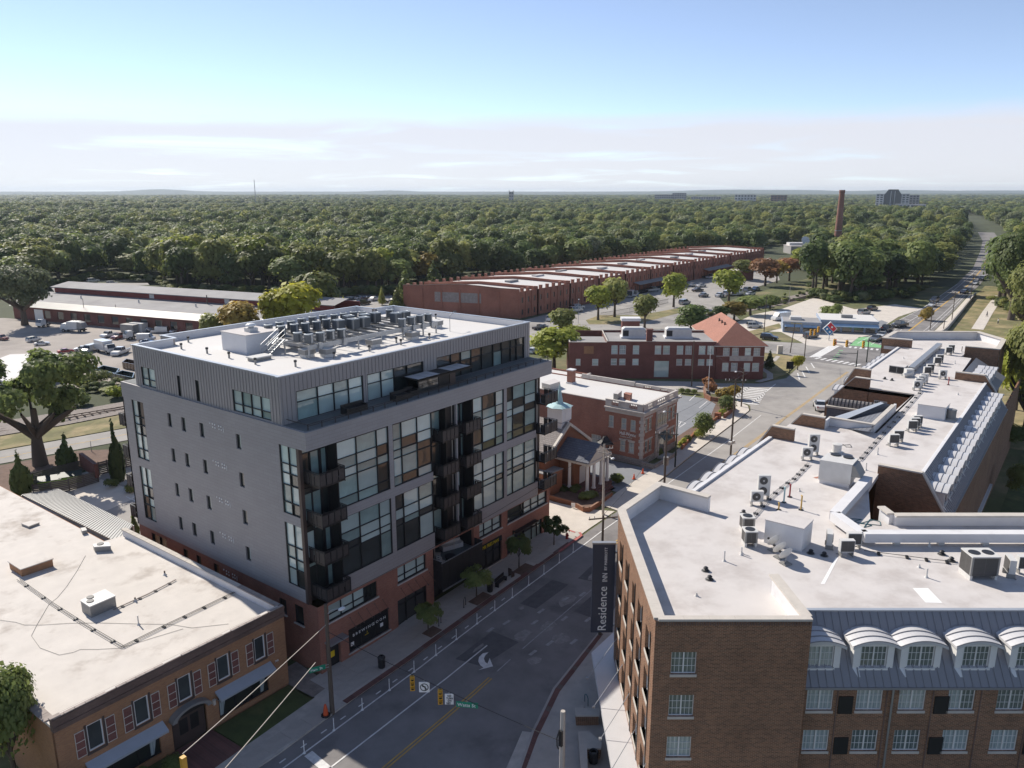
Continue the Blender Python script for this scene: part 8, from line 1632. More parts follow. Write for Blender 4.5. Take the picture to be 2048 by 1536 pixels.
def car_body(kind, col):
 k = (kind,col)
 if k in _vm: return _vm[k]
 L, st = STN[kind]; b = MB(); g = MB(); zb = .28
 ring = lambda s: dict(bl=(s[0],s[3]*.94,zb),br=(s[0],-s[3]*.94,zb),ml=(s[0],s[3],(zb+s[1])*.5),mr=(s[0],-s[3],(zb+s[1])*.5),wl=(s[0],s[3]*.985,s[1]),wr=(s[0],-s[3]*.985,s[1]),tl=(s[0],s[4],s[2]),tr=(s[0],-s[4],s[2]))
 for s0,s1 in zip(st[:-1],st[1:]):
  a, c = ring(s0), ring(s1)
  b.face([a['bl'],a['ml'],c['ml'],c['bl']]); b.face([a['ml'],a['wl'],c['wl'],c['ml']]); b.face([a['br'],c['br'],c['mr'],a['mr']]); b.face([a['mr'],c['mr'],c['wr'],a['wr']]); b.face([a['bl'],c['bl'],c['br'],a['br']])
  cab = max(s0[2]-s0[1], s1[2]-s1[1]) > .25; slope = abs(s1[2]-s0[2]) > .3
  side = g if cab and not (kind == 'van' and s1[0] < 1.5) else b
  side.face([a['wl'],a['tl'],c['tl'],c['wl']]); side.face([a['wr'],c['wr'],c['tr'],a['tr']])
  (g if slope and cab else b).face([a['tl'],a['tr'],c['tr'],c['tl']])
 for s,fl in ((st[0],1),(st[-1],0)):
  a = ring(s); f = [a['bl'],a['br'],a['mr'],a['wr'],a['tr'],a['tl'],a['wl'],a['ml']]; b.face(f if fl else f[::-1])
 if kind in ('suv','van','sedan','pickup'):
  xs_ = [s for s in st if s[2]-s[1] > .25]
  for s in xs_[:1] + xs_[-1:]:      # roof pillars
   for sg in (-1,1): b.cyl((s[0],sg*s[3]*.985,s[1]),(s[0],sg*(s[4]+.005),s[2]),.045,seg=5)
  m_ = (xs_[0][0]+xs_[-1][0])/2
  for sg in (-1,1): b.cyl((m_,sg*xs_[0][3]*.99,xs_[0][1]),(m_,sg*(xs_[0][4]+.01),xs_[0][2]),.04,seg=5)
 if kind == 'pickup': b.mi(0); bed = MB().box(-2.68,-.78,-.74,.74,1.021,1.03)
 _vm[k] = dict(body=b.mesh('body', paint(col)), glass=g.mesh('glass', M['carglass']) if g.f else None, bed=bed.mesh('truck_bed', M['black']) if kind=='pickup' else None,
  wheel=_vm.setdefault('wheel', MB().cyl((0,-.11,0),(0,.11,0),.34,seg=14).mesh('wheel', M['rubber'])), rim=_vm.setdefault('rim', MB().cyl((0,-.118,0),(0,.118,0),.2,seg=10).mesh('rim', M['rim'])),
  hl=_vm.setdefault('hl', MB().box(-.04,.04,-.17,.17,-.07,.07).mesh('headlight', M['signwhite'])), tl=_vm.setdefault('tl', MB().box(-.03,.03,-.12,.12,-.1,.1).mesh('tail_light', M['redpaint'])))
 return _vm[k]
def car(p, q, kind, col, label, cat=None, z=None, s=None, group='parked cars and vans'):
 """p, q: photo pixels of the rear and front ends on the ground"""
 a, b = Vector(gp(*p,z)), Vector(gp(*q,z)); c = (a+b)/2; d = b-a; L, st = STN[kind]; sc_ = s or min(1.12,max(.8,d.length/L))
 nm = dict(sedan='parked_car',suv='sport_utility_car',pickup='pickup_truck',van='delivery_van')[kind]
 t = thing(nm, label, cat or dict(sedan='car',suv='car',pickup='pickup truck',van='van')[kind], (c.x,c.y,(gz(c.x)+.02) if z is None else z), math.atan2(d.y,d.x), group); t.scale = (sc_,sc_,sc_); m_ = car_body(kind,col)
 put('body', m_['body'], t)
 if m_['glass']: put('window_glass', m_['glass'], t)
 if m_['bed']: put('truck_bed', m_['bed'], t)
 wb = L*.30
 for sx in (-1,1):
  for sy in (-1,1): o = put('wheel', m_['wheel'], t, (sx*wb,sy*.8,.33)); put('rim', m_['rim'], o)
 for sy in (-1,1): put('headlight', m_['hl'], t, (L/2-.06,sy*.6,.68)); put('tail_light', m_['tl'], t, (-L/2+.03,sy*.66,.82))
 return t
def boxtruck(p, q, label, kind='box', cat='truck'):
 a, b = Vector(gp(*p)), Vector(gp(*q)); c = (a+b)/2; d = b-a; L = d.length; t = thing('box_truck' if kind=='box' else 'refuse_truck' if kind=='refuse' else 'flatbed_truck', label, cat, (c.x,c.y,gz(c.x)+.02), math.atan2(d.y,d.x)); h = L/2
 cab = MB().add([(h-1.9,-1,.6),(h,-1,.6),(h,1,.6),(h-1.9,1,.6),(h-1.9,-1,1.5),(h-.05,-1,1.5),(h-.05,1,1.5),(h-1.9,1,1.5),(h-1.8,-.92,2.35),(h-.6,-.92,2.35),(h-.6,.92,2.35),(h-1.8,.92,2.35)],[(3,2,1,0),(0,1,5,4),(1,2,6,5),(2,3,7,6),(3,0,4,7),(4,5,9,8),(6,7,11,10),(7,4,8,11),(8,9,10,11)]); put('cab', cab.mesh('cab', paint('white')), t)
 put('windscreen', MB().add([(h-.04,-.95,1.5),(h-.04,.95,1.5),(h-.58,.88,2.3),(h-.58,-.88,2.3)],[(0,1,2,3)]).mesh('ws', M['carglass']), t)
 put('chassis', MB().box(-h,h-1.7,-.5,.5,.5,.75).mesh('ch', M['black']), t)
 if kind == 'box':
  put('cargo_box', MB().box(-h+.3,h-2.0,-1.15,1.15,.8,3.0).box(-h+.0,-h+.3,-1.15,-1.1,.8,3.0).box(-h,-h+.3,1.1,1.15,.8,3.0).box(-h,-h+.3,-1.1,1.1,2.9,3.0).mesh('bx', paint('white')), t); put('open_back', MB().box(-h+.28,-h+.299,-1.05,1.05,.9,2.85).mesh('ob', M['darkvoid']), t)
 elif kind == 'refuse':
  put('hopper_body', MB().add([(-h+2.0,-1.15,.8),(h-2.0,-1.15,.8),(h-2.0,1.15,.8),(-h+2.0,1.15,.8),(-h+1.8,-1.15,2.9),(h-2.2,-1.15,2.9),(h-2.2,1.15,2.9),(-h+1.8,1.15,2.9)],[(0,1,5,4),(1,2,6,5),(2,3,7,6),(3,0,4,7),(4,5,6,7),(3,2,1,0)]).mesh('hb', paint('white')), t); put('tailgate', MB().add([(-h,-1.1,1.1),(-h+1.9,-1.1,.7),(-h+1.9,1.1,.7),(-h,1.1,1.1),(-h+.6,-1.1,2.6),(-h+1.78,-1.1,2.85),(-h+1.78,1.1,2.85),(-h+.6,1.1,2.6)],[(0,1,5,4),(2,3,7,6),(3,0,4,7),(4,5,6,7),(3,2,1,0)]).mesh('tg', M['unit_grey']), t)
 else: put('flat_bed', MB().box(-h,h-2.0,-1.05,1.05,.8,.95).box(h-2.2,h-2.0,-1.05,1.05,.95,2.0).mesh('fb', M['black']), t)
 for x in (-h+1.3,h-1.0):
  for sy in (-1,1): o = put('wheel', m_w['wheel'], t, (x,sy*.92,.45)); o.scale = (1.35,1.6,1.35); put('rim', m_w['rim'], o)
m_w = car_body('sedan','white')
def Zc(*pp): return z1(*pp)
def zc_car(a, b, k, c, l, f=None, **kw): f = f or z1; car(f(a)[0], f(b)[0], k, c, l, **kw)
boxtruck(z1((520,915))[0], z1((378,912))[0], 'white refuse truck before the depot wall', 'refuse'); boxtruck(z1((600,1030))[0], z1((680,1050))[0], 'white box truck with its back open in the yard', 'box'); boxtruck(z1((825,955))[0], z1((752,965))[0], 'cream cab truck with a dark flat bed between red pickup and white van', 'flat'); boxtruck(z1((300,880))[0], z1((232,892))[0], 'bare white cab and chassis before the roller door', 'flat')
zc_car((835,908),(912,912),'suv','white','white car between the pale boxes and the white van by the depot'); zc_car((1005,920),(918,922),'van','white','white panel van before the depot windows'); zc_car((1028,925),(1102,912),'sedan','white','white car right of the panel van by the depot'); zc_car((695,935),(615,955),'pickup','white','white pickup left of the red pickup in the yard'); zc_car((758,945),(680,965),'pickup','maroon','dark red pickup beside the cream cab truck')
zc_car((830,965),(935,965),'van','white','white van at the right of the yard row beside the grey roof'); zc_car((850,985),(925,985),'sedan','blue','blue car almost hidden before the white van and grey roof'); zc_car((168,978),(240,965),'suv','white','white car nearer the oak, left of two'); zc_car((215,998),(292,992),'sedan','white','white car nearer the oak, right of two'); zc_car((365,1045),(428,1038),'sedan','red','bright red car alone in the middle of the yard')
zc_car((520,1025),(465,1030),'sedan','white','white car behind the white van in the front yard row'); zc_car((570,1025),(515,1042),'van','white','white passenger van beside the open box truck'); zc_car((765,1035),(688,1065),'pickup','white','white pickup facing the photo at the right of the yard'); zc_car((-10,960),(30,965),'pickup','maroon','dark pickup at the left edge of the yard')
zc_car((480,1150),(562,1140),'suv','navy','dark blue car beside the dark open dumpsters');
car(z1((525,618))[0], z1((598,612))[0], 'suv', 'white', 'white car on the expressway ramp, left of two', z=2.45, group='cars on the expressway ramp'); car(z1((640,634))[0], z1((714,630))[0], 'suv', 'white', 'white car on the expressway ramp, right of two', z=2.45, group='cars on the expressway ramp')
def skip_bin(pts, h, label, m, f_=None):
 f_ = f_ or z1; tp = [gp(*f_(p)[0], 1.1+h) for p in pts]; c = Vector((sum(p[0] for p in tp)/4,sum(p[1] for p in tp)/4)); t = thing('dumpster', label, 'dumpster', (c.x,c.y,1.1)); m_ = MB(); n = 4
 for i in range(4): a, b = Vector(tp[i]), Vector(tp[(i+1)%4]); ai, bi = c+(a-c)*.9, c+(b-c)*.9; m_.face([(*a,.9),(*b,.9),(*b,1.1+h),(*a,1.1+h)]); m_.face([(*ai,1.1+h),(*bi,1.1+h),(*bi,1.3),(*ai,1.3)]); m_.face([(*a,1.1+h),(*b,1.1+h),(*bi,1.1+h),(*ai,1.1+h)])
 m_.face([(*(c+(Vector(p)-c)*.9),1.3) for p in tp]); m_.build('bin', m, t); r_ = MB()
 for i in range(4):
  a, b = Vector(tp[i]), Vector(tp[(i+1)%4])
  for k in range(4): p = a.lerp(b,(k+.5)/4); r_.box(p.x-.06,p.x+.06,p.y-.06,p.y+.06,.95,1.1+h)
 r_.build('rib', m, t)
skip_bin(((565,1140),(700,1165),(720,1135),(620,1115)),1.2,'long dark green open dumpster in the yard',paint('green')); skip_bin(((680,1165),(800,1190),(810,1160),(735,1145)),1.2,'dark open dumpster nearest the grey building',paint('green')); skip_bin(((735,1095),(810,1110),(812,1085),(760,1075)),1.5,'brown open dumpster at the corner of the grey building',paint('brown'))
t = thing('storage_box','grey storage box before the depot wall','container',(*gp(*z1((785,915))[0]),1.1),IR); put('box', MB().box(-2.4,2.4,-1.1,1.1,0,2.2).mesh('b', M['unit_grey']), t); t = thing('storage_box','white storage box right of the grey one by the depot','container',(*gp(*z1((838,910))[0]),1.1),IR); put('box', MB().box(-2.4,2.4,-1.1,1.1,0,2.4).mesh('b', M['unit']), t)
for t_ in (): pass
for a,b,k,c,l in (((92,722),(150,715),'sedan','white','white car in the car park left of the warehouse, farthest'),((140,726),(190,716),'sedan','black','black car in the car park left of the warehouse'),((178,732),(235,722),'sedan','white','white car in the middle of the car park left of the warehouse'),((105,755),(180,745),'suv','black','black car nearest in the car park left of the warehouse'),((45,725),(88,718),'suv','grey','grey car at the left of the car park left of the warehouse'),((245,745),(290,738),'sedan','navy','dark car right in the car park by the warehouse corner'),((300,735),(345,728),'sedan','grey','grey car at the warehouse corner'),((-15,740),(30,735),'sedan','navy','dark car left in the car park behind the roof'),
  ((1380,800),(1460,790),'suv','white','white and dark patrol car under the dock trees, nearer'),((1395,785),(1470,775),'suv','white','white patrol car under the dock trees, farther'),((1735,715),(1765,690),'van','white','white van parked by the warehouse docks'),((1765,708),(1790,690),'pickup','white','white truck beside the dock van'),((1845,675),(1920,668),'pickup','silver','silver pickup by the warehouse docks'),((1255,855),(1300,840),'suv','white','white car by the olive tree right of the grey roof'),((1165,905),(1240,895),'pickup','black','black pickup right of the grey roof corner'),((1195,900),(1245,888),'sedan','white','white car behind the black pickup'),((1155,1045),(1185,1035),'suv','white','white car seen between the grey building and lime tree')):
 zc_car(a,b,k,c,l,z2)
for a,b,k,c,l in (((155,590),(210,580),'pickup','white','white pickup before the last warehouse bays'),((0,745),(55,735),'suv','silver','silver car at the near edge of the warehouse car park'),((60,668),(150,660),'sedan','black','dark car in the shaded row by the car park trees'),((215,700),(255,690),'sedan','white','white car under the yellow-green tree by the hut'),((265,690),(305,682),'suv','white','white car right of the yellow-green tree'),((320,690),(372,680),'van','white','white van in the row by the brick hut'),((380,668),(430,658),'suv','silver','silver car in the row by the brick hut'),((430,662),(470,652),'sedan','blue','blue car at the end of the row by the brick hut'),((100,640),(150,634),'sedan','white','white car in the far row of the warehouse car park'),((55,638),(95,632),'sedan','silver','silver car in the far row of the warehouse car park'),((395,690),(440,684),'sedan','white','white car near the rail line by the hut'),((120,700),(160,692),'sedan','grey','grey car near the rail line'),
  ((395,880),(490,880),'suv','white','white car with brown doors at the left of the shop lot'),((480,945),(582,955),'suv','black','large black car crossing by the red hip roof'),((645,830),(548,840),'van','white','white van behind the pizza shop'),((745,945),(812,935),'suv','grey','grey car waiting under the yellow signals'),((1065,805),(1125,795),'suv','silver','silver car behind the pizza shop block'),((1125,780),(1165,772),'suv','black','black car under the trees by the shop lot'),((1040,865),(1095,850),'pickup','white','white pickup beside the pizza shop awning'),
  ((1200,945),(1130,972),'sedan','grey','grey car at the front of the queue at the crossing'),((1230,925),(1170,950),'sedan','white','white car second in the queue at the crossing'),((1258,890),(1195,915),'pickup','black','dark pickup third in the queue at the crossing'),((1342,870),(1270,882),'pickup','black','black pickup towing a low trailer on the far road'),((1528,740),(1472,768),'sedan','white','white car coming down the far road'),((1535,718),(1490,732),'suv','navy','dark car behind the white car on the far road'),((1668,682),(1715,670),'sedan','navy','dark blue car going away on the far road'),((1782,615),(1735,632),'sedan','white','white car farther up the far road'),((1815,590),(1780,602),'suv','grey','dark car at the tree tunnel of the far road'),((845,800),(875,805),'sedan','white','white car')):
 if l == 'white car': continue
 zc_car(a,b,k,c,l,R3,group='cars on the far road' if 'road' in l or 'queue' in l else 'parked cars and vans')
car((1646,830),(1634,806),'sedan','white','white car at the kerb behind the hotel pole')
def pole(label, base, top_row, m='wood_pole', r=.16, arms=(), lamp=None, extra=None, sigarm=None, name='utility_pole', cat='utility pole', lean=(0,0)):
 x, y = base; z0 = gz(x); h = zat(x+lean[0],y+lean[1],top_row)-z0; t = thing(name, label, cat, (x,y,z0)); put('pole', MB().cyl((0,0,-.2),(lean[0],lean[1],h),r,r*.65,8).mesh('p', M[m]), t)
 for hz, ang, ln in arms:
  zz = h-hz; c_, s_ = math.cos(ang), math.sin(ang); m_ = MB(); m_.cyl((-ln*c_,-ln*s_,zz),(ln*c_,ln*s_,zz),.07,seg=5); put('crossarm', m_.mesh('a', M[m]), t)
  for f in (-.95,-.6,.6,.95): put('insulator', MB().cyl((f*ln*c_,f*ln*s_,zz+.06),(f*ln*c_,f*ln*s_,zz+.28),.05,.03,5).mesh('i', M['unit']), t)
 if lamp:
  ang, ln, dz = lamp; c_, s_ = math.cos(ang), math.sin(ang); put('lamp_arm', MB().tube([(0,0,h-dz),(ln*.5*c_,ln*.5*s_,h-dz+.35),(ln*c_,ln*s_,h-dz+.4)],.04,5).mesh('la', M['galv']), t); put('lamp_head', MB().ball((ln*c_+.25*c_,ln*s_+.25*s_,h-dz+.36),.34,.2,.12,8,5).mesh('lh', M['signwhite']), t)
 if extra == 'transformer': put('transformer', MB().cyl((.35,.1,h*.72),(.35,.1,h*.72+.9),.28,seg=10).mesh('tf', M['unit_grey']), t)
 if extra == 'boxes': put('cable_box', MB().box(-.7,-.15,-.2,.2,h*.42,h*.42+.4).box(.15,.75,-.2,.2,h*.42,h*.42+.35).mesh('bx', M['unit']), t)
 if sigarm: put('mast_arm', MB().cyl((0,0,h-.8),(sigarm[1]*math.cos(sigarm[0]),sigarm[1]*math.sin(sigarm[0]),h-.6),.06,seg=5).mesh('ma', M[m]), t)
 return (x+lean[0],y+lean[1],z0+h)
PT = {}
PT['main'] = pole('dark street pole with lamp and green street sign by the shop corner', (-2.6,-4.45), 1208, r=.19, lamp=(R(-40),.9,.9))
x, y = -2.6,-4.45; zl_ = zat(x,y,1330); t = thing('street_sign','green street sign on the dark pole by the shop corner','sign',(x-.25,y,zl_),HEAD-R(90)+R(28)); put('plate', MB().box(-1.35,-.1,-.02,.02,-.16,.24).mesh('pl', M['signgreen']), t); lettering('Main  St', .27, 'textwhite', t, (-1.22,-.03,-.06), FR, sx=1.0); put('bracket', MB().box(-.1,.2,-.02,.02,-.1,-.05).box(-.1,.2,-.02,.02,.12,.17).mesh('br', M['galv']), t)
t = thing('traffic_barrel','orange cone shaped barrel with black base at the foot of the dark pole','traffic barrel',(-3.15,-4.35,.13)); put('barrel', MB().lathe((0,0,0),[(.2,.1),(.17,.5),(.1,.9),(.06,1.0),(.01,1.0)],10).mesh('b', M['cone']), t); put('base', MB().cyl((0,0,0),(0,0,.1),.36,seg=10).mesh('bs', M['rubber']), t)
bx, by = gp(1126,1422,7.6); PT['br'] = (bx,by,7.6); t = thing('utility_pole','grey weathered pole at the bottom edge before the hotel steps','utility pole',(bx,by,0)); put('pole', MB().cyl((0,0,-.2),(0,0,7.6),.2,.15,10).mesh('p', M['wood_pale']), t); put('cable_box', MB().box(-.28,-.12,-.12,.12,5.2,6.3).mesh('c', M['black']), t); put('coil', MB().tube([(-.3,.05,6.4),(-.5,.1,5.9),(-.42,.12,5.3),(-.3,.1,5.0)],.05,5).mesh('cl', M['wire']), t)
def G1(f_, x, y, z=None): return gp(*f_((x,y))[0], z)
PT['a'] = pole('tall dark pole by the top of the funeral home lot', G1(D6,1003,402), 682, r=.14); PT['b'] = pole('dark pole with crossarm and street lamp at the funeral lot corner', G1(D6,1302,525), 738, r=.14, lamp=(R(150),1.5,.7)); PT['c'] = pole('dark pole with a long crossarm on the hotel side of the street', (58,-11.6), 758, r=.16, arms=((.25,R(120),1.3),), extra='boxes')
PT['d'] = pole('dark pole with crossarm and transformer before the arched dormers', (36,-12.9), 863, r=.16, arms=((.3,R(120),1.2),), extra='transformer'); PT['e'] = pole('green street lamp pole with curved arm before the funeral home', G1(D6,903,890), 826, m='green_pole', r=.13, lamp=(R(125),1.6,.2), name='street_lamp', cat='street lamp')
PT['f'] = pole('pale grey leaning pole between the chapel and the driveway', G1(D6,470,1172), 888, m='wood_pale', r=.17, arms=((.5,R(150),1.1),(1.0,R(100),.8)), lamp=(R(250),1.2,1.6), lean=(.35,.3)); x_, y_ = gp(1221,1110,6.5); PT['g'] = pole('dark pole with crossarm just left of the hotel corner', (18.6,-15.6), 1030, r=.15, arms=((.3,R(140),1.3),)); PT['h'] = pole('dark pole with a white lamp at the left end of the dark office', G1(D6,304,305), 682, r=.12, lamp=(R(100),1.0,2.6))
for k,bx_,tp_,l,kw in (('i',(500,905),592,'dark pole left of the pizza shop',{}),('j',(655,1030),645,'tilted pole by the corner lawn with yellow tags',dict(lean=(.6,-.4))),('k',(738,1082),666,'dark pole at the end of the corner lawn',{}),('l',(1488,892),599,'dark pole on the far road, nearest',{}),('m',(1617,842),584,'dark pole on the far road, second',{}),('n',(1726,728),548,'dark pole on the far road, third',{}),('o',(1568,895),640,'short dark lamp pole on the far road bank',{}),('p',(1486,615),550,'pole among the trees left of the far road',{}),('q',(647,750),572,'pale pole by the rail line behind the pizza shop',dict(m='wood_pale'))):
 PT[k] = pole(l, G1(R3,*bx_), tp_, r=.13 if k!='q' else .1, arms=((.4,R(80),.9),) if k in 'lmn' else (), **kw)
PT['r'] = pole('bare pole in the yard before the depot roof, left', G1(z1,518,870), 598, r=.1); PT['s'] = pole('bare pole in the yard before the depot roof, right', G1(z1,710,880), 609, r=.1); PT['t'] = pole('dead grey tree trunk at the end of the depot', G1(z1,1262,885), 590, r=.22, name='dead_tree', cat='tree'); PT['u'] = pole('pale pole behind the yellow trees', G1(z1,1912,760), 572, m='wood_pale', r=.12); PT['v'] = pole('thin lamp pole with round sign on the back street', G1(z4,552,612), 882, m='galv', r=.06); PT['w'] = pole('tall black lamp between the fence and the slim cypress', G1(z4,727,790), 905, m='black', r=.06, lamp=(R(0),.1,.1), name='street_lamp', cat='street lamp')
PT['x'] = pole('dark lamp pole by the warehouse docks', G1(z2,1435,865), 600, m='galv', r=.07, lamp=(R(30),.8,.3), name='street_lamp', cat='street lamp')
def wire(lab, a, b, sag=.4, r=.018, m='wire', n=8):
 a, b = Vector(a), Vector(b); tag(MB().tube([a.lerp(b,i/n)-Vector((0,0,4*sag*(i/n)*(1-i/n))) for i in range(n+1)],r,4).build('overhead_wire', M[m]), lab, 'wire')
A0 = Vector((-2.6,-4.45,zat(-2.6,-4.45,1263))); B0 = Vector((bx,by,zat(bx,by,1484)))
wire('span wire across the street carrying the yellow signals', A0, B0, .25, .022, 'wire'); e0_ = gp(365,1508,6.2); wire('pale cable from the dark pole to the lower left signal', (-2.6,-4.45,zat(-2.6,-4.45,1248)), (*e0_,6.2), .1, .03, 'wire_pale'); e1_ = gp(430,1560,5.2); e2_ = gp(631,1325,6.6); wire('pale guy cable with a grey sleeve left of the dark pole', (*e2_,6.6), (*e1_,5.2), .05, .03, 'wire_pale')
t = thing('traffic_signal','yellow signal top just showing at the bottom edge left','traffic signal',(*e0_,5.4)); put('housing', MB().box(-.15,.15,-.15,.15,-.4,.6).mesh('h', M['signal']), t)
for a,b,l in (('f','e','wire from the leaning pole to the street lamp before the funeral home'),('f','d','wire from the leaning pole across to the dormer pole'),('d','c','wire along the hotel side between the two crossarm poles'),('g','d','wire from the hotel corner pole to the dormer pole'),('e','b','wire along the funeral home pavement'),('b','a','wire from the lot corner pole to the tall pole'),('h','a','wire in front of the dark office'),('c','k','wire from the hotel side to the corner lawn pole'),('l','m','wire between the first and second far road poles'),('m','n','wire between the second and third far road poles'),('main','f','wire from the dark pole along the grey building front')):
 wire(l, PT[a], PT[b], .6, .016)
def on_span(px):
 lo, hi = 0., 1.
 for _ in range(40):
  m_ = (lo+hi)/2; p = A0.lerp(B0,m_); v = Vector((p.x-CAMX,p.y-CAMY,p.z-CAMZ)); x = 1024+FOC*v.dot(cr)/v.dot(cf)
  if x < px: lo = m_
  else: hi = m_
 p = A0.lerp(B0,lo); p.z -= 4*.25*lo*(1-lo); return p
FACE = HEAD - R(90)
def signal(lab, p, rz=FACE, s=1.0, drop=.15):
 t = thing('traffic_signal', lab, 'traffic signal', p, rz); t.scale = (s,s,s)
 put('housing', MB().box(-.17,.17,-.12,.12,-drop-1.1,-drop).mesh('h', M['signal']), t); put('hanger', MB().cyl((0,0,-drop),(0,0,0),.03,seg=5).mesh('hg', M['black']), t)
 for k in range(3):
  zz = -drop-.19-.36*k; put('lens', MB().cyl((0,-.125,zz),(0,-.14,zz),.12,seg=12).mesh('l', M['darkvoid']), t); put('visor', MB().add([(-.14,-.12,zz+.02),(-.1,-.12,zz+.13),(.1,-.12,zz+.13),(.14,-.12,zz+.02),(-.14,-.34,zz+.02),(-.1,-.34,zz+.13),(.1,-.34,zz+.13),(.14,-.34,zz+.02)],[(0,1,5,4),(1,2,6,5),(2,3,7,6)]).mesh('v', M['signal']), t)
signal('left hanging yellow signal over the street beside the no turn sign', on_span(824), FACE+R(8)); signal('right hanging yellow signal over the street beside the text sign', on_span(880), FACE+R(8))
def hung_sign(lab, px, w, h, m, rz=FACE, dz=.15):
 p = on_span(px); t = thing('road_sign', lab, 'sign', p, rz); put('plate', MB().box(-w/2,w/2,-.02,.02,-dz-h,-dz).mesh('p', M[m]), t); put('hanger', MB().box(-.02,.02,-.02,.02,-dz,.02).mesh('hg', M['galv']), t); return t
t = hung_sign('white square no left turn sign hanging from the span wire', 848, .74, .8, 'signwhite'); rg = MB()
for i in range(20): a0, a1 = 6.283*i/20, 6.283*(i+1)/20; rg.face([(.3*math.cos(a0),-.03,-.55+.3*math.sin(a0)),(.3*math.cos(a1),-.03,-.55+.3*math.sin(a1)),(.24*math.cos(a1),-.03,-.55+.24*math.sin(a1)),(.24*math.cos(a0),-.03,-.55+.24*math.sin(a0))][::-1])
rg.face([(-.2,-.031,-.36),(-.16,-.031,-.32),(.22,-.031,-.72),(.18,-.031,-.76)]); put('ring', rg.mesh('r', M['black']), t); put('arrow', MB().add([(.03,-.028,-.78),(.1,-.028,-.78),(.1,-.028,-.5),(-.06,-.028,-.42),(-.06,-.028,-.34),(-.18,-.028,-.45),(-.06,-.028,-.57),(-.06,-.028,-.5),(.03,-.028,-.54)],[(0,1,2,3,4,5,6,7,8)]).mesh('ar', M['black']), t)
t = hung_sign('white no turn on red sign hanging from the span wire', 898, .6, .82, 'signwhite');
for i,s_ in enumerate(('NO','TURN','ON','RED')): lettering(s_, .19, 'black', t, (-.2 if len(s_)>2 else -.12,-.03,-.36-.19*i), FR, sx=.9)
t = hung_sign('green street name sign hanging from the span wire', 934, 1.5, .42, 'signgreen', FACE-R(8)); lettering('Watts St', .34, 'textwhite', t, (-.66,-.03,-.48), FR, sx=1.02)
for k,(bx_,tp_,arm,l) in enumerate((((1048,1115),700,(R(130),4.2),'mast arm signal pole left beyond the crossing'),((1110,1085),676,(R(130),1.5),'mast arm signal pole right beyond the crossing'))):
 b_ = G1(R3,*bx_); PT['sg%d'%k] = pole(l, b_, tp_, m='green_pole', r=.14, name='signal_pole', cat='signal pole', sigarm=arm)
for px,py,l in ((1622,662,'left yellow signal of the pair before the pizza shop'),(1630,662,'right yellow signal of the pair before the pizza shop'),(1637,656,'third yellow signal beside the pizza shop pair'),(1669,682,'yellow signal at the crossing, left'),(1694,684,'yellow signal at the crossing, middle'),(1727,686,'yellow signal at the crossing, right')):
 d_ = 178; zz = 6.6; p = gp(px,py,zz); signal(l,(p[0],p[1],zz+.6),FACE,1.35); wire('short wire holding the '+l, (p[0]-1.2,p[1]+1.5,zz+.6),(p[0]+1.2,p[1]-1.5,zz+.6),0,.02)
dp = thing('delineator_post','x','post',(0,0,-500)); put('post', MB().cyl((0,0,.06),(0,0,1.05),.04,.032,7).mesh('post', M['signwhite']), dp); put('foot', MB().lathe((0,0,0),[(.12,0),(.11,.05),(.05,.07)],8).mesh('foot', M['signwhite']), dp); put('band', MB().cyl((0,0,.7),(0,0,.78),.041,seg=7).mesh('b', M['unit']), dp); KIDS(dp)
for i,(x,y) in enumerate([(-6.7,-6.25),(-3.8,-6.05),(-.9,-5.95),(2.1,-5.85),(5.1,-5.7),(7.9,-5.6),(10.7,-5.5),(13.7,-5.42),(16.4,-5.38),(19.2,-5.35),(22,-5.3),(24.7,-5.28),(27.6,-5.25),(30.4,-5.2)]): dup(dp,(x,y,gz(x)+.02),0,'%s white delineator post along the bike lane, counted from the bottom edge' % nth(i),'white posts along the bike lane')
for c2 in KIDS(dp): D.objects.remove(c2)
D.objects.remove(dp); _kid.clear()
for x,y,l in ((3.8,-3.2,'black litter bin alone on the pavement near the brewing poster'),(18.7,-2.95,'black litter bin beside the bench')):
 t = thing('litter_bin', l, 'bin', (x,y,gz(x)+.15)); put('drum', MB().lathe((0,0,0),[(.26,0),(.29,.05),(.32,.85),(.3,.9)],14).mesh('d', M['black']), t); put('lid', MB().lathe((0,0,.9),[(.34,0),(.34,.06),(.2,.2),(.12,.2),(.1,.1)],14).mesh('l', M['black']), t)
t = thing('bench','black street bench between the second and third street trees','bench',(20.5,-2.95,gz(20)+.15),R(8))
put('seat', MB().box(-.9,.9,-.22,.22,.40,.45).mesh('s', M['black']), t); put('backrest', MB().box(-.9,.9,.2,.25,.5,.85).mesh('b', M['black']), t)
for sx in (-.8,.8): put('leg', MB().box(sx-.04,sx+.04,-.2,.22,0,.4).mesh('l', M['black']), t)
t = thing('street_chair','small dark slatted seat by the third street tree','chair',(22.3,-2.9,gz(22)+.15),R(80)); put('seat', MB().box(-.25,.25,-.22,.22,.4,.45).mesh('s', M['brownpost']), t); put('backrest', MB().box(-.25,.25,.2,.24,.45,.95).mesh('b', M['brownpost']), t)
for sx in (-.22,.22): put('leg', MB().box(sx-.03,sx+.03,-.2,.22,0,.4).mesh('l', M['brownpost']), t)
t = thing('fire_hydrant','dark red fire hydrant on the corner by the driveway','hydrant',(32.6,-2.95,gz(32)+.15)); put('barrel', MB().lathe((0,0,0),[(.2,0),(.2,.06),(.13,.08),(.13,.5),(.18,.52),(.18,.56),(.12,.62),(.05,.72),(.01,.74)],12).mesh('b', M['redpaint']), t); put('nozzle', MB().cyl((-.24,0,.4),(.24,0,.4),.07,seg=8).cyl((0,-.22,.38),(0,0,.38),.09,seg=8).mesh('n', M['redpaint']), t)
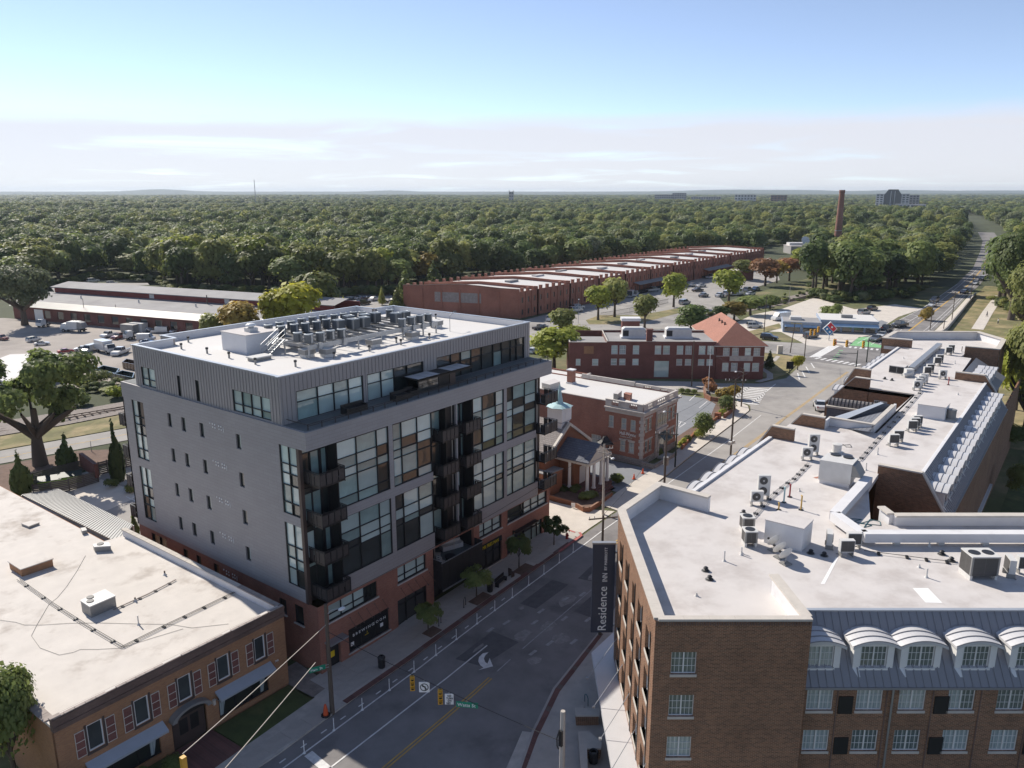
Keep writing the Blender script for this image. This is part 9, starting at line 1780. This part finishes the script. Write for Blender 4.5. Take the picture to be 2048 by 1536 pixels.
cn_me = (MB().lathe((0,0,.05),[(.17,0),(.05,.68),(.01,.68)],10).mesh('cone_body', M['cone']), MB().box(-.2,.2,-.2,.2,0,.05).mesh('base', M['cone']), MB().cyl((0,0,.38),(0,0,.5),.1,.085,10).mesh('band', M['signwhite']))
for px,l in ((D6((709,928))[0],'orange traffic cone at the mouth of the chapel lane, farther'),(D6((656,962))[0],'orange traffic cone at the mouth of the chapel lane, nearer')):
 x, y = gp(*px); t = thing('traffic_cone', l, 'traffic cone', (x,y,gz(x)+.12)); [put(n_,m_,t) for n_,m_ in zip(('cone_body','base','band'),cn_me)]
for i,(px,l) in enumerate(((R3((922,980))[0],'orange barrel at the pizza shop corner'),(R3((1198,905))[0],'orange and white barrel behind the queue of cars'))):
 x, y = gp(*px); t = thing('traffic_barrel', l, 'traffic barrel', (x,y,gz(x)+.1)); put('barrel', MB().lathe((0,0,0),[(.45,0),(.4,.1),(.33,1.3),(.01,1.32)],12).mesh('b', M['cone']), t); put('band', MB().cyl((0,0,.8),(0,0,1.0),.375,.36,12).mesh('bd', M['signwhite']), t)
x, y = G1(D6,1102,440); zf = zat(x,y,692); t = thing('flagpole','white flagpole with a hanging striped flag at the lot wall','flagpole',(x,y,gz(x))); put('pole', MB().cyl((0,0,0),(0,0,zf-gz(x)),.07,.04,8).mesh('p', M['signwhite']), t); h = zf-gz(x)-.6
fm = MB()
for k in range(7): fm.mi(k%2); z0 = h-.0-k*.32; fm.add([(.05,.0,z0),(.75-.05*k,.15+.04*(k%3),z0-.25),(.7-.05*k,.15+.04*((k+1)%3),z0-.55),(.05,0,z0-.32)],[(0,1,2,3)])
put('flag', fm.mesh('flag', [M['redpaint'],M['signwhite']]), t); put('canton', MB().box(.04,.35,-.02,.03,h-.9,h-.05).mesh('c', M['navy']), t)
wl = thing('lot_wall','curved low brick wall round the flagpole bed','low wall',(*G1(D6,1100,450),1.1)); pts = [gp(*p,1.1) for p in D6((1080,425),(1085,470),(1120,490),(1180,498),(1260,545),(1200,595))]; m_ = MB()
for a,b in zip(pts[:-1],pts[1:]): a, b = Vector(a), Vector(b); c = (a+b)/2; d = b-a; m_.obox((c.x,c.y,.8),d.length+.2,.35,1.2,math.atan2(d.y,d.x))
m_.build('brickwork', M['brick_chapel'], wl)
wl = thing('lot_wall','long low brick wall along the funeral home lot pavement','low wall',(77,2.0,1.1)); m_ = MB(); pts = [(69,.2),(77,1.75),(88.6,2.5),(89,3.2)]
for a,b in zip(pts[:-1],pts[1:]): a, b = Vector(a), Vector(b); c = (a+b)/2; d = b-a; m_.obox((c.x,c.y,.9),d.length,.3,.85,math.atan2(d.y,d.x))
m_.build('brickwork', M['brick_chapel'], wl); MB().box(87.9,88.8,2.1,3.0,.9,2.2).build('pier', M['brick_chapel'], wl)
x, y = G1(R3,650,1160); t = thing('historic_marker','dark upright notice board on the corner lawn','sign',(x,y,gz(x)),HEAD-R(90)); put('board', MB().box(-.75,.75,-.06,.06,1.3,2.9).mesh('b', M['darkvoid']), t); put('post', MB().box(-.06,.06,-.05,.05,0,1.3).mesh('p', M['green_pole']), t)
x, y = G1(R3,593,1035); t = thing('signal_cabinet','tan signal control cabinet on the corner lawn edge','cabinet',(x,y,gz(x)),HEAD-R(90)); put('case', MB().box(-.6,.6,-.4,.4,.1,2.0).mesh('c', M['offwhite']), t); put('plinth', MB().box(-.7,.7,-.5,.5,0,.1).mesh('p', M['concrete']), t)
def board_fence(lab, pts, h, m='fence_wood', n=7, cap=None, z0=None):
 t = thing('fence', lab, 'fence', (*pts[0],gz(pts[0][0])))
 for a,b in zip(pts[:-1],pts[1:]):
  a, b = Vector(a), Vector(b); d = b-a; L = d.length; ang = math.atan2(d.y,d.x); c = (a+b)/2; g = gz(c.x)
  for k in range(n): MB().obox((c.x,c.y,g+h*k/n+.02),L,.05,h/n-.05,ang).build('board', M[m], t)
  for k in range(max(2,round(L/2.4))+1): p = a.lerp(b,k/max(2,round(L/2.4))); MB().obox((p.x,p.y,g),.12,.12,h+.06,ang).build('post', M[m], t)
Gz = lambda *pp: [gp(*z4(p)[0]) for p in pp]
board_fence('board fence round the bins, front run', Gz((205,885),(420,850),(595,795)), 1.7); board_fence('board fence behind the bins', Gz((200,812),(330,775),(500,728)), 1.7); t = thing('brick_pier','brown brick end wall of the bin enclosure','low wall',(*Gz((560,760))[0],1.1)); a, b = [Vector(p) for p in Gz((500,728),(592,800))]; d = b-a; c = (a+b)/2; MB().obox((c.x,c.y,.9),d.length,.5,2.0,math.atan2(d.y,d.x)).build('brickwork', M['brick_dark'], t)
board_fence('board fence behind the slim cypress', Gz((600,755),(700,725),(822,690)), 1.9)
for px,l in (((430,800),'lime green bin inside the board enclosure, right'),((305,825),'lime green bin inside the board enclosure, left')):
 x, y = gp(*z4(px)[0]); t = thing('waste_bin', l, 'bin', (x,y,gz(x)),R(-25)); put('body', MB().add([(-1.3,-.6,0),(1.3,-.6,0),(1.3,.6,0),(-1.3,.6,0),(-1.4,-.8,1.1),(1.4,-.8,1.1),(1.4,.7,1.4),(-1.4,.7,1.4)],[(3,2,1,0),(4,5,6,7),(0,1,5,4),(1,2,6,5),(2,3,7,6),(3,0,4,7)]).mesh('b', M['limegreen']), t); put('lid', MB().add([(-1.42,-.82,1.12),(1.42,-.82,1.12),(1.42,.72,1.42),(-1.42,.72,1.42),(-1.42,-.82,1.18),(1.42,-.82,1.18),(1.42,.72,1.48),(-1.42,.72,1.48)],[(4,5,6,7),(0,1,5,4),(1,2,6,5),(2,3,7,6),(3,0,4,7)]).mesh('l', M['green_pole']), t)
def rails(lab, pts, g=1.44, m='rust'):
 t = thing('railway_track', lab, 'railway', (*pts[0],gz(pts[0][0])))
 rm = M.get('railsteel') or M.setdefault('railsteel', mat('rail_steel', (.12,.085,.07), .5, .2, 2, metal=.4))
 for a,b in zip(pts[:-1],pts[1:]):
  a, b = Vector(a), Vector(b); d = (b-a); q = Vector((-d.y,d.x)).normalized(); c = (a+b)/2; ang = math.atan2(d.y,d.x); z = gz(c.x)+.1
  for sg in (-1,1): p = c+q*g/2*sg; MB().obox((p.x,p.y,z+.1),d.length,.1,.16,ang).build('rail', rm, t)
  n = int(d.length/1.2); m_ = MB()
  for k in range(n): p = a+d*((k+.5)/n); m_.obox((p.x,p.y,z-.02),.25,2.5,.14,ang)
  o = m_.build('sleeper', M['wood_pole'], t); o['kind'] = 'stuff'
rails('railway track behind the oak and the grey building', [(-60,124.5),(20,94.0),(33,91.3),(70,82)]); rails('railway track between the warehouse car park and the pizza shop', G(*R3((140,815),(600,733),(800,688))))
wl = thing('retaining_wall','long low retaining wall between the far pavement and the park bank','wall',(211,-14,1.1)); m_ = MB(); pts = [(150,-13.6),(211,-13.7),(255,-11.6),(306,-9.1)]
for a,b in zip(pts[:-1],pts[1:]): a, b = Vector(a), Vector(b); c = (a+b)/2; d = b-a; m_.obox((c.x,c.y,.9),d.length,.4,1.3,math.atan2(d.y,d.x))
m_.build('wall', M['concrete'], wl)
def rail_fence(lab, pts, h=1.3, m='black', step=.5, z0=None):
 t = thing('fence', lab, 'fence', (*pts[0],gz(pts[0][0]) if z0 is None else z0)); m_ = MB(); r_ = MB()
 for a,b in zip(pts[:-1],pts[1:]):
  a, b = Vector(a), Vector(b); d = b-a; L = d.length; ang = math.atan2(d.y,d.x); c = (a+b)/2; g = (gz(c.x) if z0 is None else z0)
  for zz in (.15,h-.15): r_.obox((c.x,c.y,g+zz),L,.06,.07,ang)
  for k in range(int(L/step)): p = a+d*(k*step/L); m_.box(p.x-.02,p.x+.02,p.y-.02,p.y+.02,g,g+h)
 r_.build('rail', M[m], t); o = m_.build('picket', M[m], t); o['kind'] = 'stuff'
rail_fence('black picket fence below the dock trees', G(*z2((1570,830),(1740,800),(1980,740))), 1.6); rail_fence('guard rail on the near side of the expressway ramp', [gp(*p,2.5) for p in z1((320,668),(560,648),(890,632))], .8, 'galv', 1.5, 2.45); rail_fence('guard rail on the far side of the expressway ramp', [gp(*p,2.5) for p in z1((315,648),(560,618),(880,610))], .8, 'galv', 1.5, 2.45)
def person(px, shirt, trousers, label, swing, rz):
 x, y = gp(*px); t = thing('person', label, 'person', (x,y,gz(x)+.06), rz); t.scale = (.95,.95,.95)
 me = D.meshes.new('body'); V_ = [(0,0,.95),(0,0,1.2),(0,0,1.42),(0,0,1.52),(0,.02,1.66),(.1,0,.92),(.11,swing,.5),(.11,swing*1.3-.05,.06),(.11,swing*1.3+.12,.03),(-.1,0,.92),(-.11,-swing,.5),(-.11,-swing*1.5-.05,.08),(-.11,-swing*1.5+.12,.03),(.2,0,1.4),(.25,-swing*.6,1.13),(.24,-swing*.6+.12,.9),(-.2,0,1.4),(-.25,swing*.6,1.13),(-.24,swing*.6+.12,.9)]
 E_ = [(0,1),(1,2),(2,3),(3,4),(0,5),(5,6),(6,7),(7,8),(0,9),(9,10),(10,11),(11,12),(2,13),(13,14),(14,15),(2,16),(16,17),(17,18)]
 me.from_pydata(V_,E_,[]); o = put('body', me, t); sk = o.modifiers.new('skin','SKIN'); sv = me.skin_vertices[0].data; rr = [.15,.15,.16,.06,.1,.1,.07,.05,.045,.1,.07,.05,.045,.07,.05,.04,.07,.05,.04]
 for v,r_ in zip(sv,rr): v.radius = (r_,r_)
 sv[0].use_root = True; o.modifiers.new('sub','SUBSURF').levels = 1; me.materials.append(shirt)
 put('trousers', MB().cyl((.1,0,.95),(.11,swing,.5),.125,.095,8).cyl((.11,swing,.5),(.11,swing*1.3-.05,.1),.09,.07,8).cyl((-.1,0,.95),(-.11,-swing,.5),.125,.095,8).cyl((-.11,-swing,.5),(-.11,-swing*1.5-.05,.12),.09,.07,8).mesh('tr', trousers, True), t)
 put('head', MB().ball((0,.02,1.68),.1,.115,.135,10,8).mesh('hd', mat('skin_tone', (.35,.2,.14), .6, .05), True), t); put('hair', MB().ball((0,.0,1.73),.108,.118,.11,10,6).mesh('hr', M['black'], True), t)
dk = mat('dark_cloth', (.04,.045,.06), .9, .1); lt = mat('pale_cloth', (.55,.53,.5), .9, .1)
person(R3((1826,815))[0], dk, dk, 'person in dark clothes walking on the park path', .16, R(30)); person(R3((1892,858))[0], lt, dk, 'person in a pale top walking beside the park path', -.15, R(20))
hz = tag(MB().box(-16000,16000,-16000,16000,-3,112).build('haze', None if False else M['darkvoid']), None, None, None, 'stuff'); hm = D.materials.new('haze_air'); hm.use_nodes = True; hn = hm.node_tree; hn.nodes.remove(hn.nodes['Principled BSDF']); pv = hn.nodes.new('ShaderNodeVolumePrincipled'); pv.inputs['Color'].default_value = (.80,.90,1,1); pv.inputs['Density'].default_value = 0.000062; pv.inputs['Anisotropy'].default_value = .2; hn.links.new(pv.outputs[0], hn.nodes['Material Output'].inputs['Volume']); hz.data.materials.clear(); hz.data.materials.append(hm)
